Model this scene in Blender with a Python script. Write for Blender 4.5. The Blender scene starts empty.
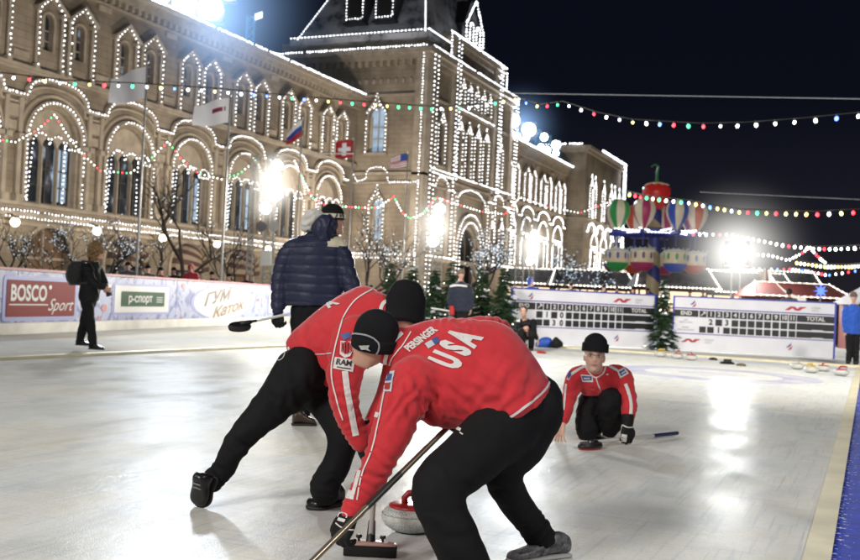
import bpy, bmesh, math, random
from math import sin, cos, pi, radians, atan2, sqrt, atan
from mathutils import Vector, Matrix, noise
from mathutils.bvhtree import BVHTree
random.seed(7)
S = bpy.context.scene
COL = S.collection

# ------------------------------------------------------------------ camera
FPX = 1000.0; CAMH = 1.13
yaw, roll, pit = radians(23.8), radians(2.7), radians(1.08)
CF = Vector((-sin(yaw)*cos(pit), cos(yaw)*cos(pit), sin(pit)))
r0 = Vector((cos(yaw), sin(yaw), 0)); u0 = r0.cross(CF)
CR = r0*cos(roll) + u0*sin(roll); CU = u0*cos(roll) - r0*sin(roll)
CAM = Vector((0, 0, CAMH))
def ray(px, py): return CF + CR*((px-430)/FPX) + CU*((280-py)/FPX)
def P(px, py, d): return CAM + ray(px, py)*d
def G(px, py, z=0.0):
    r = ray(px, py); return CAM + r*((z-CAMH)/r.z)
def onX(px, py, X):
    r = ray(px, py); return CAM + r*(X/r.x)
def onY(px, py, Y):
    r = ray(px, py); return CAM + r*(Y/r.y)
def base(px, d):
    "ground point under image column px at depth d"
    p = P(px, 300, d); return Vector((p.x, p.y, 0))
cam = bpy.data.cameras.new('camera'); camo = bpy.data.objects.new('camera', cam); COL.objects.link(camo)
m = Matrix((CR, CU, -CF)).transposed().to_4x4(); m.translation = CAM; camo.matrix_world = m
cam.sensor_width = 36; cam.lens = FPX/860*36; cam.clip_end = 3000; cam.clip_start = 0.05
cam.dof.use_dof = True; cam.dof.focus_distance = 4.7; cam.dof.aperture_fstop = 4.2
S.camera = camo

# ------------------------------------------------------------------ materials
MATS = {}
def mat(name, col=(.5,.5,.5), rough=.6, metal=0, emit=None, es=0, var=0, vs=8, bump=0, bs=60, sheen=0, trans=0, alpha=None, spec=None):
    if name in MATS: return MATS[name]
    M = bpy.data.materials.new(name); M.use_nodes = True; nt = M.node_tree; N = nt.nodes; L = nt.links
    b = N['Principled BSDF']; b.inputs['Base Color'].default_value = (*col, 1)
    b.inputs['Roughness'].default_value = rough; b.inputs['Metallic'].default_value = metal
    if spec is not None: b.inputs['Specular IOR Level'].default_value = spec
    if sheen: b.inputs['Sheen Weight'].default_value = sheen; b.inputs['Sheen Roughness'].default_value = .5
    if trans: b.inputs['Transmission Weight'].default_value = trans
    if alpha is not None: b.inputs['Alpha'].default_value = alpha
    if emit:
        b.inputs['Emission Color'].default_value = (*emit, 1); b.inputs['Emission Strength'].default_value = es
        M.cycles.emission_sampling = 'NONE'
    tc = N.new('ShaderNodeTexCoord')
    if var:
        n = N.new('ShaderNodeTexNoise'); n.inputs['Scale'].default_value = vs; n.inputs['Detail'].default_value = 5
        L.new(tc.outputs['Object'], n.inputs['Vector'])
        r = N.new('ShaderNodeMapRange'); r.inputs[1].default_value = .3; r.inputs[2].default_value = .7
        r.inputs[3].default_value = 1-var; r.inputs[4].default_value = 1+var
        L.new(n.outputs['Fac'], r.inputs[0])
        mx = N.new('ShaderNodeMix'); mx.data_type = 'RGBA'; mx.blend_type = 'MULTIPLY'; mx.inputs[0].default_value = 1
        mx.inputs[6].default_value = (*col, 1); L.new(r.outputs[0], mx.inputs[7]); L.new(mx.outputs[2], b.inputs['Base Color'])
        M['mixnode'] = mx.name
    if bump:
        n = N.new('ShaderNodeTexNoise'); n.inputs['Scale'].default_value = bs; n.inputs['Detail'].default_value = 4
        L.new(tc.outputs['Object'], n.inputs['Vector'])
        bp = N.new('ShaderNodeBump'); bp.inputs['Strength'].default_value = bump; bp.inputs['Distance'].default_value = .01
        L.new(n.outputs['Fac'], bp.inputs['Height']); L.new(bp.outputs[0], b.inputs['Normal'])
    MATS[name] = M; return M

# ------------------------------------------------------------------ objects
def tag(o, label=None, cat=None, group=None, kind=None):
    if label: o['label'] = label
    if cat: o['category'] = cat
    if group: o['group'] = group
    if kind: o['kind'] = kind
    return o
def thing(name, label, cat, loc=(0,0,0), group=None):
    o = bpy.data.objects.new(name, None); COL.objects.link(o); o.location = loc; o.empty_display_size = .1
    return tag(o, label, cat, group)
def adopt(o, parent):
    if parent is not None:
        # all meshes are written in world coordinates; empties are translation only
        o.parent = parent
        root = parent
        while root.parent: root = root.parent
        if parent is root and parent.type == 'EMPTY':
            o.matrix_parent_inverse = Matrix.Translation(parent.location).inverted()
    return o
class MB:
    def __init__(s): s.v = []; s.f = []; s.m = []; s.cm = 0; s.c = {}
    def add(s, vs, fs, mi=None):
        k = len(s.v); s.v += [tuple(v) for v in vs]; s.f += [tuple(i+k for i in f) for f in fs]
        s.m += [s.cm if mi is None else mi]*len(fs); return k
    def hexa(s, p):  # 8 pts: bottom 4, top 4
        s.add(p, [(0,3,2,1),(4,5,6,7),(0,1,5,4),(1,2,6,5),(2,3,7,6),(3,0,4,7)])
    def box(s, a, b):
        x0,y0,z0 = a; x1,y1,z1 = b
        s.hexa([(x0,y0,z0),(x1,y0,z0),(x1,y1,z0),(x0,y1,z0),(x0,y0,z1),(x1,y0,z1),(x1,y1,z1),(x0,y1,z1)])
    def obox(s, c, ax, ay, az):  # centre, half-axis vectors
        c = Vector(c)
        s.hexa([c-ax-ay-az, c+ax-ay-az, c+ax+ay-az, c-ax+ay-az, c-ax-ay+az, c+ax-ay+az, c+ax+ay+az, c-ax+ay+az])
    def tube(s, pts, rad, seg=8, cap=True, ref=None, flat=None):
        pts = [Vector(p) for p in pts]; n = len(pts)
        if not isinstance(rad, (list, tuple)): rad = [rad]*n
        T = []
        for i in range(n):
            t = (pts[min(i+1,n-1)]-pts[max(i-1,0)]); T.append(t.normalized() if t.length > 1e-9 else Vector((0,0,1)))
        ref = Vector(ref) if ref is not None else (Vector((0,0,1)) if abs(T[0].z) < .9 else Vector((1,0,0)))
        u = (ref - T[0]*ref.dot(T[0])).normalized(); rings = []
        for i in range(n):
            u = (u - T[i]*u.dot(T[i])).normalized(); w = T[i].cross(u)
            r = rad[i]; ru, rw = r if isinstance(r, (tuple, list)) else (r, r)
            rings.append([pts[i] + u*(ru*cos(2*pi*k/seg)) + w*(rw*sin(2*pi*k/seg)) for k in range(seg)])
        s.rings(rings, cap)
    def rings(s, rings, cap=True):
        n = len(rings); seg = len(rings[0]); vs = [p for r in rings for p in r]; fs = []
        for i in range(n-1):
            for k in range(seg):
                a = i*seg+k; b = i*seg+(k+1) % seg; fs.append((a, b, b+seg, a+seg))
        if cap: fs.append(tuple(reversed(range(seg)))); fs.append(tuple((n-1)*seg+k for k in range(seg)))
        s.add(vs, s.outward(vs, fs) if cap else fs)
    def outward(s, vs, fs):
        vs = [Vector(v) for v in vs]; o = vs[0]; vol = 0
        for f in fs:
            a = vs[f[0]]-o
            for i in range(1, len(f)-1): vol += a.dot((vs[f[i]]-o).cross(vs[f[i+1]]-o))
        return fs if vol >= 0 else [tuple(reversed(f)) for f in fs]
    def ell(s, c, ax, ay, az, nu=14, nv=9):
        "ellipsoid with half-axis vectors"
        c = Vector(c); vs = [c-az]; fs = []
        for j in range(1, nv):
            ph = -pi/2+pi*j/nv
            for k in range(nu):
                t = 2*pi*k/nu; vs.append(c+ax*(cos(ph)*cos(t))+ay*(cos(ph)*sin(t))+az*sin(ph))
        vs.append(c+az); top = len(vs)-1
        for k in range(nu): fs.append((0, 1+(k+1) % nu, 1+k)); q = 1+(nv-2)*nu; fs.append((q+k, q+(k+1) % nu, top))
        for j in range(nv-2):
            for k in range(nu):
                a = 1+j*nu+k; b = 1+j*nu+(k+1) % nu; fs.append((a, b, b+nu, a+nu))
        s.add(vs, s.outward(vs, fs))
    def sph(s, c, r, nu=10, nv=6): s.ell(c, Vector((r,0,0)), Vector((0,r,0)), Vector((0,0,r)), nu, nv)
    def octa(s, c, r):
        x, y, z = c
        s.add([(x-r,y,z),(x+r,y,z),(x,y-r,z),(x,y+r,z),(x,y,z-r),(x,y,z+r)],
              [(1,3,5),(3,0,5),(0,2,5),(2,1,5),(3,1,4),(0,3,4),(2,0,4),(1,2,4)])
    def lathe(s, c, prof, seg=24, up=Vector((0,0,1)), ref=Vector((1,0,0)), cap=True):
        c = Vector(c); u = (ref-up*ref.dot(up)).normalized(); w = up.cross(u)
        s.rings([[c+up*z+u*(r*cos(2*pi*k/seg))+w*(r*sin(2*pi*k/seg)) for k in range(seg)] for r, z in prof], cap)
    def mesh(s, name):
        me = bpy.data.meshes.new(name); me.from_pydata(s.v, [], s.f); me.validate(); me.update(); return me
    def build(s, name, mats, parent=None, smooth=False, auto=None):
        me = s.mesh(name)
        if not isinstance(mats, (list, tuple)): mats = [mats]
        for q in mats: me.materials.append(q)
        if len(mats) > 1 and len(me.polygons) == len(s.m): me.polygons.foreach_set('material_index', s.m)
        if smooth:
            me.polygons.foreach_set('use_smooth', [True]*len(me.polygons))
            if auto: me.set_sharp_from_angle(angle=radians(auto))
        o = bpy.data.objects.new(name, me); COL.objects.link(o); adopt(o, parent); return o
WORK = bpy.data.scenes.new('work')   # small side scene in which modifiers and text are evaluated; removed at the end
def evaluated(o):
    WORK.collection.objects.link(o); vl = WORK.view_layers[0]; vl.update(); me = bpy.data.meshes.new_from_object(o.evaluated_get(vl.depsgraph))
    WORK.collection.objects.unlink(o); return me
def bake(o, mods):
    "apply a list of (type, settings) modifiers to a fresh object"
    if o.name in COL.objects: COL.objects.unlink(o)
    for t, kw in mods:
        md = o.modifiers.new(t, t)
        for k, v in kw.items(): setattr(md, k, v)
    me = evaluated(o); old = o.data
    o.modifiers.clear(); o.data = me
    me.name = old.name; bpy.data.meshes.remove(old); COL.objects.link(o); return o
def setobj(name, me, mats, parent=None):
    for q in (mats if isinstance(mats, (list, tuple)) else [mats]): me.materials.append(q)
    o = bpy.data.objects.new(name, me); COL.objects.link(o); adopt(o, parent); return o

# flat plates with holes (2-D curve filled and extruded), mapped by fn(s, z, o)
def plate(outer, holes, depth, off, fn):
    cu = bpy.data.curves.new('tmp', 'CURVE'); cu.dimensions = '2D'; cu.fill_mode = 'BOTH'; cu.extrude = depth/2
    for loop in [outer]+holes:
        sp = cu.splines.new('POLY'); sp.points.add(len(loop)-1); sp.use_cyclic_u = True
        for i, (x, y) in enumerate(loop): sp.points[i].co = (x, y, 0, 1)
    ob = bpy.data.objects.new('tmp', cu); me = evaluated(ob)
    vs = [fn(v.co.x, v.co.y, v.co.z-depth/2+off) for v in me.vertices]; fs = [tuple(p.vertices) for p in me.polygons]
    bpy.data.objects.remove(ob); bpy.data.curves.remove(cu); bpy.data.meshes.remove(me)
    return vs, fs
FONT = None
def text_mesh(txt, size=1.0, bold=0.0, shear=0.0, align='CENTER'):
    "returns verts (x,y) and faces of a filled text, subdivided"
    cu = bpy.data.curves.new('tmp', 'FONT'); cu.body = txt; cu.size = size; cu.offset = bold; cu.shear = shear
    cu.align_x = align; cu.align_y = 'CENTER'; cu.resolution_u = 3; cu.fill_mode = 'FRONT'
    ob = bpy.data.objects.new('tmp', cu); me = evaluated(ob)
    bm = bmesh.new(); bm.from_mesh(me); bmesh.ops.remove_doubles(bm, verts=bm.verts, dist=1e-5)
    bpy.data.objects.remove(ob); bpy.data.curves.remove(cu); bpy.data.meshes.remove(me)
    return bm
def flat_text(mb, txt, org, ux, uy, h, bold=0.0, off=None, align='CENTER', sx=1.0, shear=0.0, mi=None):
    "put text into builder mb at origin org with axes ux, uy (unit), capital height ~h"
    bm = text_mesh(txt, 1.0, bold, shear, align); k = h/.72
    org = Vector(org); ux = Vector(ux); uy = Vector(uy)
    bm.verts.ensure_lookup_table()
    for i, v in enumerate(bm.verts): v.index = i
    o = off if off is not None else Vector((0,0,0))
    mb.add([org+ux*(v.co.x*k*sx)+uy*(v.co.y*k)+o for v in bm.verts], [tuple(v.index for v in f.verts) for f in bm.faces], mi)
    bm.free()
# ------------------------------------------------------------------ the lit store building
def stone_mat(name, col, brick=False):
    M = mat(name, col, rough=.85, var=.18, vs=.6, bump=.0)
    nt = M.node_tree; N = nt.nodes; L = nt.links; b = N['Principled BSDF']; mx = N[M['mixnode']]
    tc = N.new('ShaderNodeTexCoord'); mp = N.new('ShaderNodeMapping'); L.new(tc.outputs['Object'], mp.inputs[0])
    # horizontal course joints: brick texture needs (s, z); add x and y so both wall directions work
    sp = N.new('ShaderNodeSeparateXYZ'); L.new(mp.outputs[0], sp.inputs[0])
    ad = N.new('ShaderNodeMath'); ad.operation = 'ADD'; L.new(sp.outputs[0], ad.inputs[0]); L.new(sp.outputs[1], ad.inputs[1])
    cb = N.new('ShaderNodeCombineXYZ'); L.new(ad.outputs[0], cb.inputs[0]); L.new(sp.outputs[2], cb.inputs[1])
    br = N.new('ShaderNodeTexBrick'); br.inputs['Scale'].default_value = 1.0
    br.inputs['Brick Width'].default_value = 1.1; br.inputs['Row Height'].default_value = .42; br.inputs['Mortar Size'].default_value = .022
    br.inputs['Color1'].default_value = (1,1,1,1); br.inputs['Color2'].default_value = (.90,.89,.87,1); br.inputs['Mortar'].default_value = (.74,.72,.70,1)
    L.new(cb.outputs[0], br.inputs['Vector'])
    m2 = N.new('ShaderNodeMix'); m2.data_type = 'RGBA'; m2.blend_type = 'MULTIPLY'; m2.inputs[0].default_value = 1
    L.new(mx.outputs[2], m2.inputs[6]); L.new(br.outputs['Color'], m2.inputs[7])
    n = N.new('ShaderNodeTexNoise'); n.inputs['Scale'].default_value = .25; n.inputs['Detail'].default_value = 8; L.new(tc.outputs['Object'], n.inputs['Vector'])
    rr = N.new('ShaderNodeMapRange'); rr.inputs[1].default_value = .35; rr.inputs[2].default_value = .65; rr.inputs[3].default_value = .62; rr.inputs[4].default_value = 1.15
    L.new(n.outputs[0], rr.inputs[0]); m3 = N.new('ShaderNodeMix'); m3.data_type = 'RGBA'; m3.blend_type = 'MULTIPLY'; m3.inputs[0].default_value = 1
    L.new(m2.outputs[2], m3.inputs[6]); L.new(rr.outputs[0], m3.inputs[7]); L.new(m3.outputs[2], b.inputs['Base Color'])
    bp = N.new('ShaderNodeBump'); bp.inputs['Strength'].default_value = .6; bp.inputs['Distance'].default_value = .04
    L.new(br.outputs['Fac'], bp.inputs['Height']); bp.invert = True; L.new(bp.outputs[0], b.inputs['Normal'])
    return M
STONE = stone_mat('sandstone', (.31,.262,.205)); TRIM = mat('carved_stone', (.37,.32,.26), rough=.8, var=.2, vs=1.5)
DARKROOM = mat('dark_interior', (.015,.014,.013), rough=.5)
CABLE = mat('string_cable', (.03,.03,.03), .6)
BULB = mat('white_bulb', (1,1,1), emit=(.93,.96,1), es=4.5)
FRAME = mat('window_frame', (.05,.045,.04), rough=.5)
CURT = mat('pale_curtain', (.25,.33,.42), rough=.7, emit=(.35,.5,.7), es=.55, var=.5, vs=1.2)
WARMIN = mat('warm_interior', (.07,.045,.03), rough=.6, emit=(1,.55,.25), es=.07, var=.5, vs=1.5)
SNOW = mat('snow', (.72,.75,.8), rough=.75, var=.1, vs=3, bump=.3, bs=6)
def pane_mat():
    M = mat('window_glass', (.02,.025,.03), rough=.12, emit=(.3,.45,.7), es=1.0)
    nt = M.node_tree; N = nt.nodes; L = nt.links; b = N['Principled BSDF']
    tc = N.new('ShaderNodeTexCoord'); n = N.new('ShaderNodeTexNoise'); n.inputs['Scale'].default_value = 1.1; n.inputs['Detail'].default_value = 4
    mp = N.new('ShaderNodeMapping'); mp.inputs['Scale'].default_value = (1,1,.7)
    L.new(tc.outputs['Object'], mp.inputs[0]); L.new(mp.outputs[0], n.inputs['Vector'])
    r = N.new('ShaderNodeValToRGB'); e = r.color_ramp.elements
    e[0].position = .48; e[0].color = (.004,.005,.008,1); e[1].position = .72; e[1].color = (.42,.52,.66,1)
    k = e.new(.62); k.color = (.05,.045,.05,1)
    L.new(n.outputs['Fac'], r.inputs[0]); L.new(r.outputs[0], b.inputs['Emission Color']); return M
PANE = pane_mat()

def arc(c, z, r, a0=pi, a1=0, n=14): return [(c+r*cos(a0+(a1-a0)*i/n), z+r*sin(a0+(a1-a0)*i/n)) for i in range(n+1)]
def arch_loop(c, hw, z0, zs, n=14, r=None): return [(c-hw, z0)]+arc(c, zs, hw, n=n)+[(c+hw, z0)]
def resample(pl, step):
    out = []; carry = 0.0
    for (a, b), (c, d) in zip(pl, pl[1:]):
        l = sqrt((c-a)**2+(d-b)**2)
        if l < 1e-6: continue
        t = carry
        while t < l: out.append((a+(c-a)*t/l, b+(d-b)*t/l)); t += step
        carry = t-l
    return out
BR = .052
def bulbs(pls, fn, off, name='light_string', parent=None, step=.3, r=BR, mb=None):
    M_ = mb or MB()
    for pl in pls:
        if mb is not None: M_ = MB()
        for (s, z) in resample(pl, step):
            if random.random() < .025: continue
            p_ = fn(s+random.uniform(-.03,.03), z+random.uniform(-.03,.03), off); M_.octa(p_, r*random.uniform(.72, 1.22)*max(1, (p_-CAM).length/75))
        M_.cm = 1; M_.tube([fn(s, z, off-.03) for s, z in pl], .014, 3); M_.cm = 0
        if mb is not None: M_.build(name, [BULB, CABLE], mb)
    if mb is None: return M_.build(name, [BULB, CABLE], parent)
def path_tube(mb, pl, fn, off, r, seg=6): mb.tube([fn(s, z, off) for s, z in pl], r, seg)
def fbox(mb, fn, s0, s1, z0, z1, o0, o1):
    p = [fn(s0,z0,o0), fn(s1,z0,o0), fn(s1,z0,o1), fn(s0,z0,o1), fn(s0,z1,o0), fn(s1,z1,o0), fn(s1,z1,o1), fn(s0,z1,o1)]
    mb.hexa(p)

gum = thing('store_building', 'long sandstone arcade store outlined in white bulbs across the far side of the rink', 'building', (-40, 92, 0))
LX, TX, RX, PX_ = -44.0, -37.2, -38.5, -36.0
def fX(X): return lambda s, z, o=0: Vector((X+o, s, z))
def fY(Y): return lambda s, z, o=0: Vector((s, Y-o, z))
BAY = 6.42; C0 = 44.35

def upper_window(fn, s, z0=14.4, zt=17.5, hw=.95):
    "narrow arched window under a peaked hood, outlined in bulbs; frame > pane, light_string"
    mb = MB()
    # side colonnettes and peaked hood
    for q in (-1, 1):
        mb.tube([fn(s+q*hw, z0-1.1, .16), fn(s+q*hw, zt-.95, .16)], .11, 6)
        fbox(mb, fn, s+q*hw-.17, s+q*hw+.17, z0-1.25, z0-1.0, .02, .36)
        fbox(mb, fn, s+q*hw-.17, s+q*hw+.17, zt-1.0, zt-.8, .02, .36)
        a, b = fn(s+q*(hw+.22), zt-.82, 0), fn(s, zt+.1, 0)
        o = fn(0, 0, 1)-fn(0, 0, 0)
        mb.obox((a+b)/2+o*.24, (b-a)/2, o*.24, Vector((0,0,.07)))
    path_tube(mb, arch_loop(s, .46, z0, z0+1.75, 8), fn, .04, .08, 5)
    for zz in (z0+.6, z0+1.2): fbox(mb, fn, s-.36, s+.36, zz-.03, zz+.03, -.3, -.24)
    fbox(mb, fn, s-.03, s+.03, z0, z0+2.05, -.32, -.27)
    w = mb.build('window', TRIM, gum)
    p = MB(); vs, fs = plate(arch_loop(s, .46, z0-.05, z0+1.7, 8), [], .05, -.38, fn); p.add(vs, fs); p.build('pane', PANE, w)
    bulbs([[(s-hw, z0-1.0), (s-hw, zt-.9), (s, zt), (s+hw, zt-.9), (s+hw, z0-1.0)]], fn, .36, parent=w)
    return arch_loop(s, .42, z0, z0+1.75, 8)

def big_window(fn, c, hw=2.2, z0=5.55, zs=9.3, curtain=True):
    mb = MB(); r = hw
    path_tube(mb, arch_loop(c, r, z0, zs, 16), fn, .12, .15, 6)
    path_tube(mb, arch_loop(c, r+.42, z0, zs, 16), fn, .05, .1, 5)
    for q in (-1, 1): fbox(mb, fn, c+q*(r+.1)-.24, c+q*(r+.1)+.24, zs-.25, zs, .02, .42)
    hi = hw-.35; w3 = hi*2/3; hz = zs-.35
    holes = [arch_loop(c+k*w3, w3/2-.045, z0+.08, hz-.06, 8) for k in (-1, 0, 1)]
    vs, fs = plate(arch_loop(c, hi+.04, z0-.02, zs, 14), holes, .16, -.3, fn); mb.add(vs, fs)
    for k in (-.5, .5): mb.tube([fn(c+k*w3, z0, -.22), fn(c+k*w3, hz, -.22)], .055, 6)
    w = mb.build('window', TRIM, gum)
    f = MB()
    for k in (-1, 0, 1):
        for t in (.33, .62): fbox(f, fn, c+k*w3-w3/2+.1, c+k*w3+w3/2-.1, z0+(hz-z0)*t-.04, z0+(hz-z0)*t+.04, -.56, -.5)
        fbox(f, fn, c+k*w3-.035, c+k*w3+.035, z0, hz+.4, -.57, -.51)
    f.build('glazing_bar', FRAME, w)
    p = MB(); vs, fs = plate(arch_loop(c, hi, z0, zs, 12), [], .04, -.62, fn); p.add(vs, fs); p.build('pane', PANE, w)
    if curtain:
        q = MB(); fbox(q, fn, c+hi-w3*.95, c+hi-.12, z0+.3, hz, -.6, -.585)
        q.build('curtain', CURT, w)
    tre = []
    for k in (-1, 0, 1): tre += arc(c+k*w3, hz, w3/2, n=6)
    bulbs([arch_loop(c, hw, z0, zs, 16), [(c-hw+.1, z0+.1)]+tre+[(c+w3*.5, hz)], [(c+w3*.5, z0+.2), (c+w3*.5, hz)]], fn, .3, parent=w, step=.27)
    return arch_loop(c, hi, z0, zs, 14)

def shop_arch(fn, c, lit, awn):
    hw = 1.75; mb = MB(); path_tube(mb, arch_loop(c, hw+.1, .4, 2.5, 12), fn, .1, .14, 6)
    fbox(mb, fn, c-.06, c+.06, .3, 4.1, -.5, -.4); fbox(mb, fn, c-hw, c+hw, 2.35, 2.5, -.5, -.4)
    w = mb.build('shop_opening', TRIM, gum)
    p = MB(); vs, fs = plate(arch_loop(c, hw, .4, 2.5, 12), [], .04, -.6, fn); p.add(vs, fs); p.build('pane', WARMIN if lit else PANE, w)
    if awn:
        a = MB(); n = 14; R = hw+.15; rows = []
        for j in range(6):
            ph = pi/2*j/5; rows.append([fn(c+R*cos(pi*i/n)*cos(ph*.98), 2.3+R*sin(pi*i/n)*1.0*cos(ph*.6), .15+1.3*sin(ph)) for i in range(n+1)])
        vs = [q for r_ in rows for q in r_]; fs = []; mi = []
        for j in range(5):
            for i in range(n): k = j*(n+1)+i; a.add([vs[k], vs[k+1], vs[k+n+2], vs[k+n+1]], [(0,1,2,3)], i % 2)
        a.build('awning', [mat('awning_dark', (.09,.05,.04), .8), mat('awning_pale', (.3,.24,.18), .8)], w)
    return arch_loop(c, hw-.02, .4, 2.5, 12)

def wave(c, zb=11.52, zt=12.72, half=BAY/2):
    "string course that rises over an arch"
    k = 2.35; pts = [(c-half, zb), (c-k-.2, zb)]
    n = 12
    for i in range(n+1):
        a = pi-pi*i/n; pts.append((c+k*cos(a), zb+.05+(zt-zb)*sin(a)**.8 if sin(a) > 0 else zb+.05))
    pts += [(c+k+.2, zb), (c+half, zb)]
    return pts

def wing(name, X, s0, s1, cents, zc=19.65, lower=True, off=.35):
    fn = fX(X); holes = []
    for i, c in enumerate(cents):
        for q in (-1.25, 1.25):
            if s0+.6 < c+off+q < s1-.6: holes.append(upper_window(fn, c+off+q))
        if c-2.3 > s0 and c+2.3 < s1:
            holes.append(big_window(fn, c, curtain=(i % 3 != 2)))
            holes.append(shop_arch(fn, c, i % 3 == 1, i % 2 == 0 or i == 3))
    wl = MB(); vs, fs = plate([(s0,0),(s1,0),(s1,zc-.2),(s0,zc-.2)], holes, .5, 0, fn); wl.add(vs, fs)
    # mass behind the front wall, roof
    fbox(wl, fn, s0, s1, 0, zc-.25, -12, -.75)
    wl.build('wall', STONE, gum)
    rf = MB(); rf.hexa([fn(s0, zc-.2, -.2), fn(s1, zc-.2, -.2), fn(s1, zc-.2, -12), fn(s0, zc-.2, -12), fn(s0, zc-.1, -.2), fn(s1, zc-.1, -.2), fn(s1, zc+.4, -12), fn(s0, zc+.4, -12)])
    rf.build('roof', SNOW, gum)
    cn = MB()
    fbox(cn, fn, s0, s1, zc-.35, zc, .02, .75); fbox(cn, fn, s0, s1, zc-.75, zc-.35, .02, .45); fbox(cn, fn, s0, s1, zc-1.35, zc-1.2, .02, .22)
    s = s0+.2
    while s < s1: fbox(cn, fn, s, s+.26, zc-1.15, zc-.76, .02, .34); s += .62
    fbox(cn, fn, s0, s1, 13.0, 13.2, .02, .28); fbox(cn, fn, s0, s1, 12.84, 12.99, .02, .16)
    fbox(cn, fn, s0, s1, 4.55, 4.95, .02, .4); fbox(cn, fn, s0, s1, 5.3, 5.5, .02, .3); fbox(cn, fn, s0, s1, 4.2, 4.4, .02, .2)
    cn.build('cornice', TRIM, gum)
    for c in cents:
        st = MB()
        w = [(s, z) for s, z in wave(c) if s0 <= s <= s1]
        if len(w) < 3: continue
        path_tube(st, w, fn, .14, .17, 6); path_tube(st, [(s, z-.42) for s, z in w], fn, .06, .09, 5)
        bulbs([w], fn, .34, mb=gum, step=.26)
        st.build('string_course', TRIM, gum); st = MB()
        v = c-BAY/2
        for q in (-.5, .5):
            if s0 < v+q < s1:
                if st.v: st.build('pilaster', TRIM, gum); st = MB()
                st.tube([fn(v+q, 5.5, .14), fn(v+q, 11.3, .14)], .17, 6); fbox(st, fn, v+q-.25, v+q+.25, 9.0, 9.3, .02, .42); fbox(st, fn, v+q-.25, v+q+.25, 5.5, 5.9, .02, .42)
        if s0 < v-.5 and v+.5 < s1:
            st.build('pilaster', TRIM, gum); st = MB()
            fbox(st, fn, v-.45, v+.45, 10.2, 10.9, .02, .16)
            st.build('carved_panel', TRIM, gum); st = MB(); fbox(st, fn, v-.3, v+.3, 9.5, 10.0, .02, .12)
            for zq in (13.6, 17.9): st.build('carved_panel', TRIM, gum); st = MB(); fbox(st, fn, v-.2, v+.9, zq, zq+.35, .02, .14)
        if st.v: st.build('carved_panel', TRIM, gum)
    bulbs([[(s0, zc+.05), (s1, zc+.05)]], fn, .78, mb=gum, step=.24, r=.07)
    bulbs([[(s0, 4.98), (s1, 4.98)], [(s0, 4.62), (s1, 4.62)]], fn, .5, mb=gum, step=.26)
wing('left', LX, 30, 83.9, [C0+BAY*k for k in range(-1, 6)])
wing('right', RX, 104.4, 132.2, [C0+BAY*k for k in range(9, 14)], zc=20.0)

# --- central tower: side face (Y = 81.4) and front face
TY0, TY1 = 81.4, 104.5
fs_ = fY(TY0); ft = fX(TX)
def simple_window(fn, s, z0, z1, hw, finial=True, arched=True, curtain=False, step=.36, fh=1.1):
    mb = MB(); zs = z1-hw
    lp = arch_loop(s, hw, z0, zs, 8)
    path_tube(mb, lp, fn, .08, .1, 5)
    fbox(mb, fn, s-hw-.2, s+hw+.2, z0-.25, z0-.05, .02, .35)
    for q in (-1, 1): mb.tube([fn(s+q*(hw+.05), z0, .18), fn(s+q*(hw+.05), zs, .18)], .09, 6)
    if finial:
        o = fn(0,0,1)-fn(0,0,0); a, b = fn(s-hw-.1, zs+.3, 0), fn(s, z1+fh*.7, 0)
        mb.obox((a+b)/2+o*.2, (b-a)/2, o*.18, Vector((0,0,.06))); a = fn(s+hw+.1, zs+.3, 0)
        mb.obox((a+b)/2+o*.2, (b-a)/2, o*.18, Vector((0,0,.06)))
    if curtain:
        for zz in (.3,.55): fbox(mb, fn, s-hw+.1, s+hw-.1, z0+(z1-z0)*zz-.05, z0+(z1-z0)*zz+.05, -.36, -.28)
        fbox(mb, fn, s-.05, s+.05, z0, zs+hw*.8, -.37, -.3); fbox(mb, fn, s-hw+.1, s-hw+.4, z0, zs, -.35, -.2); fbox(mb, fn, s+hw-.4, s+hw-.1, z0, zs, -.35, -.2)
    w = mb.build('window', TRIM, gum)
    p = MB(); vs, fs = plate(arch_loop(s, hw-.12, z0, zs, 8), [], .04, -.4, fn); p.add(vs, fs); p.build('pane', CURT if curtain else PANE, w)
    pl = [lp]
    if finial: pl = [[(s-hw, z0), (s-hw, zs), (s-hw*.9, zs+.4), (s-hw*.35, z1), (s, z1+fh), (s+hw*.35, z1), (s+hw*.9, zs+.4), (s+hw, zs), (s+hw, z0)], arc(s, z1-.1, .34, 3*pi/2, -pi/2, 8)]
    bulbs(pl, fn, .3, parent=w, step=step)
    return arch_loop(s, hw-.15, z0+.05, zs, 8)
h_side = [simple_window(fs_, -41.9, 14.3, 18.6, 1.0, curtain=True), simple_window(fs_, -41.5, 6.2, 10.2, .75, finial=True, curtain=True)]
h_front = []
for s, z0, z1, hw in [(84.9,13.6,18.0,.85), (89.3,13.2,18.1,.8), (91.7,13.2,18.1,.8), (94.1,13.2,18.1,.8), (96.5,13.2,18.1,.8), (100.9,13.2,17.8,.8),
                      (85.2,5.6,9.4,.8), (99.3,5.6,9.4,.8), (102.2,5.6,9.4,.7),
                      (89.6,20.3,22.2,.5), (91.4,20.3,22.2,.5), (93.3,20.3,22.2,.5), (95.2,20.3,22.2,.5), (97.0,20.3,22.2,.5)]:
    h_front.append(simple_window(ft, s, z0, z1, hw, fh=.9 if z0 < 19 else .45))
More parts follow.
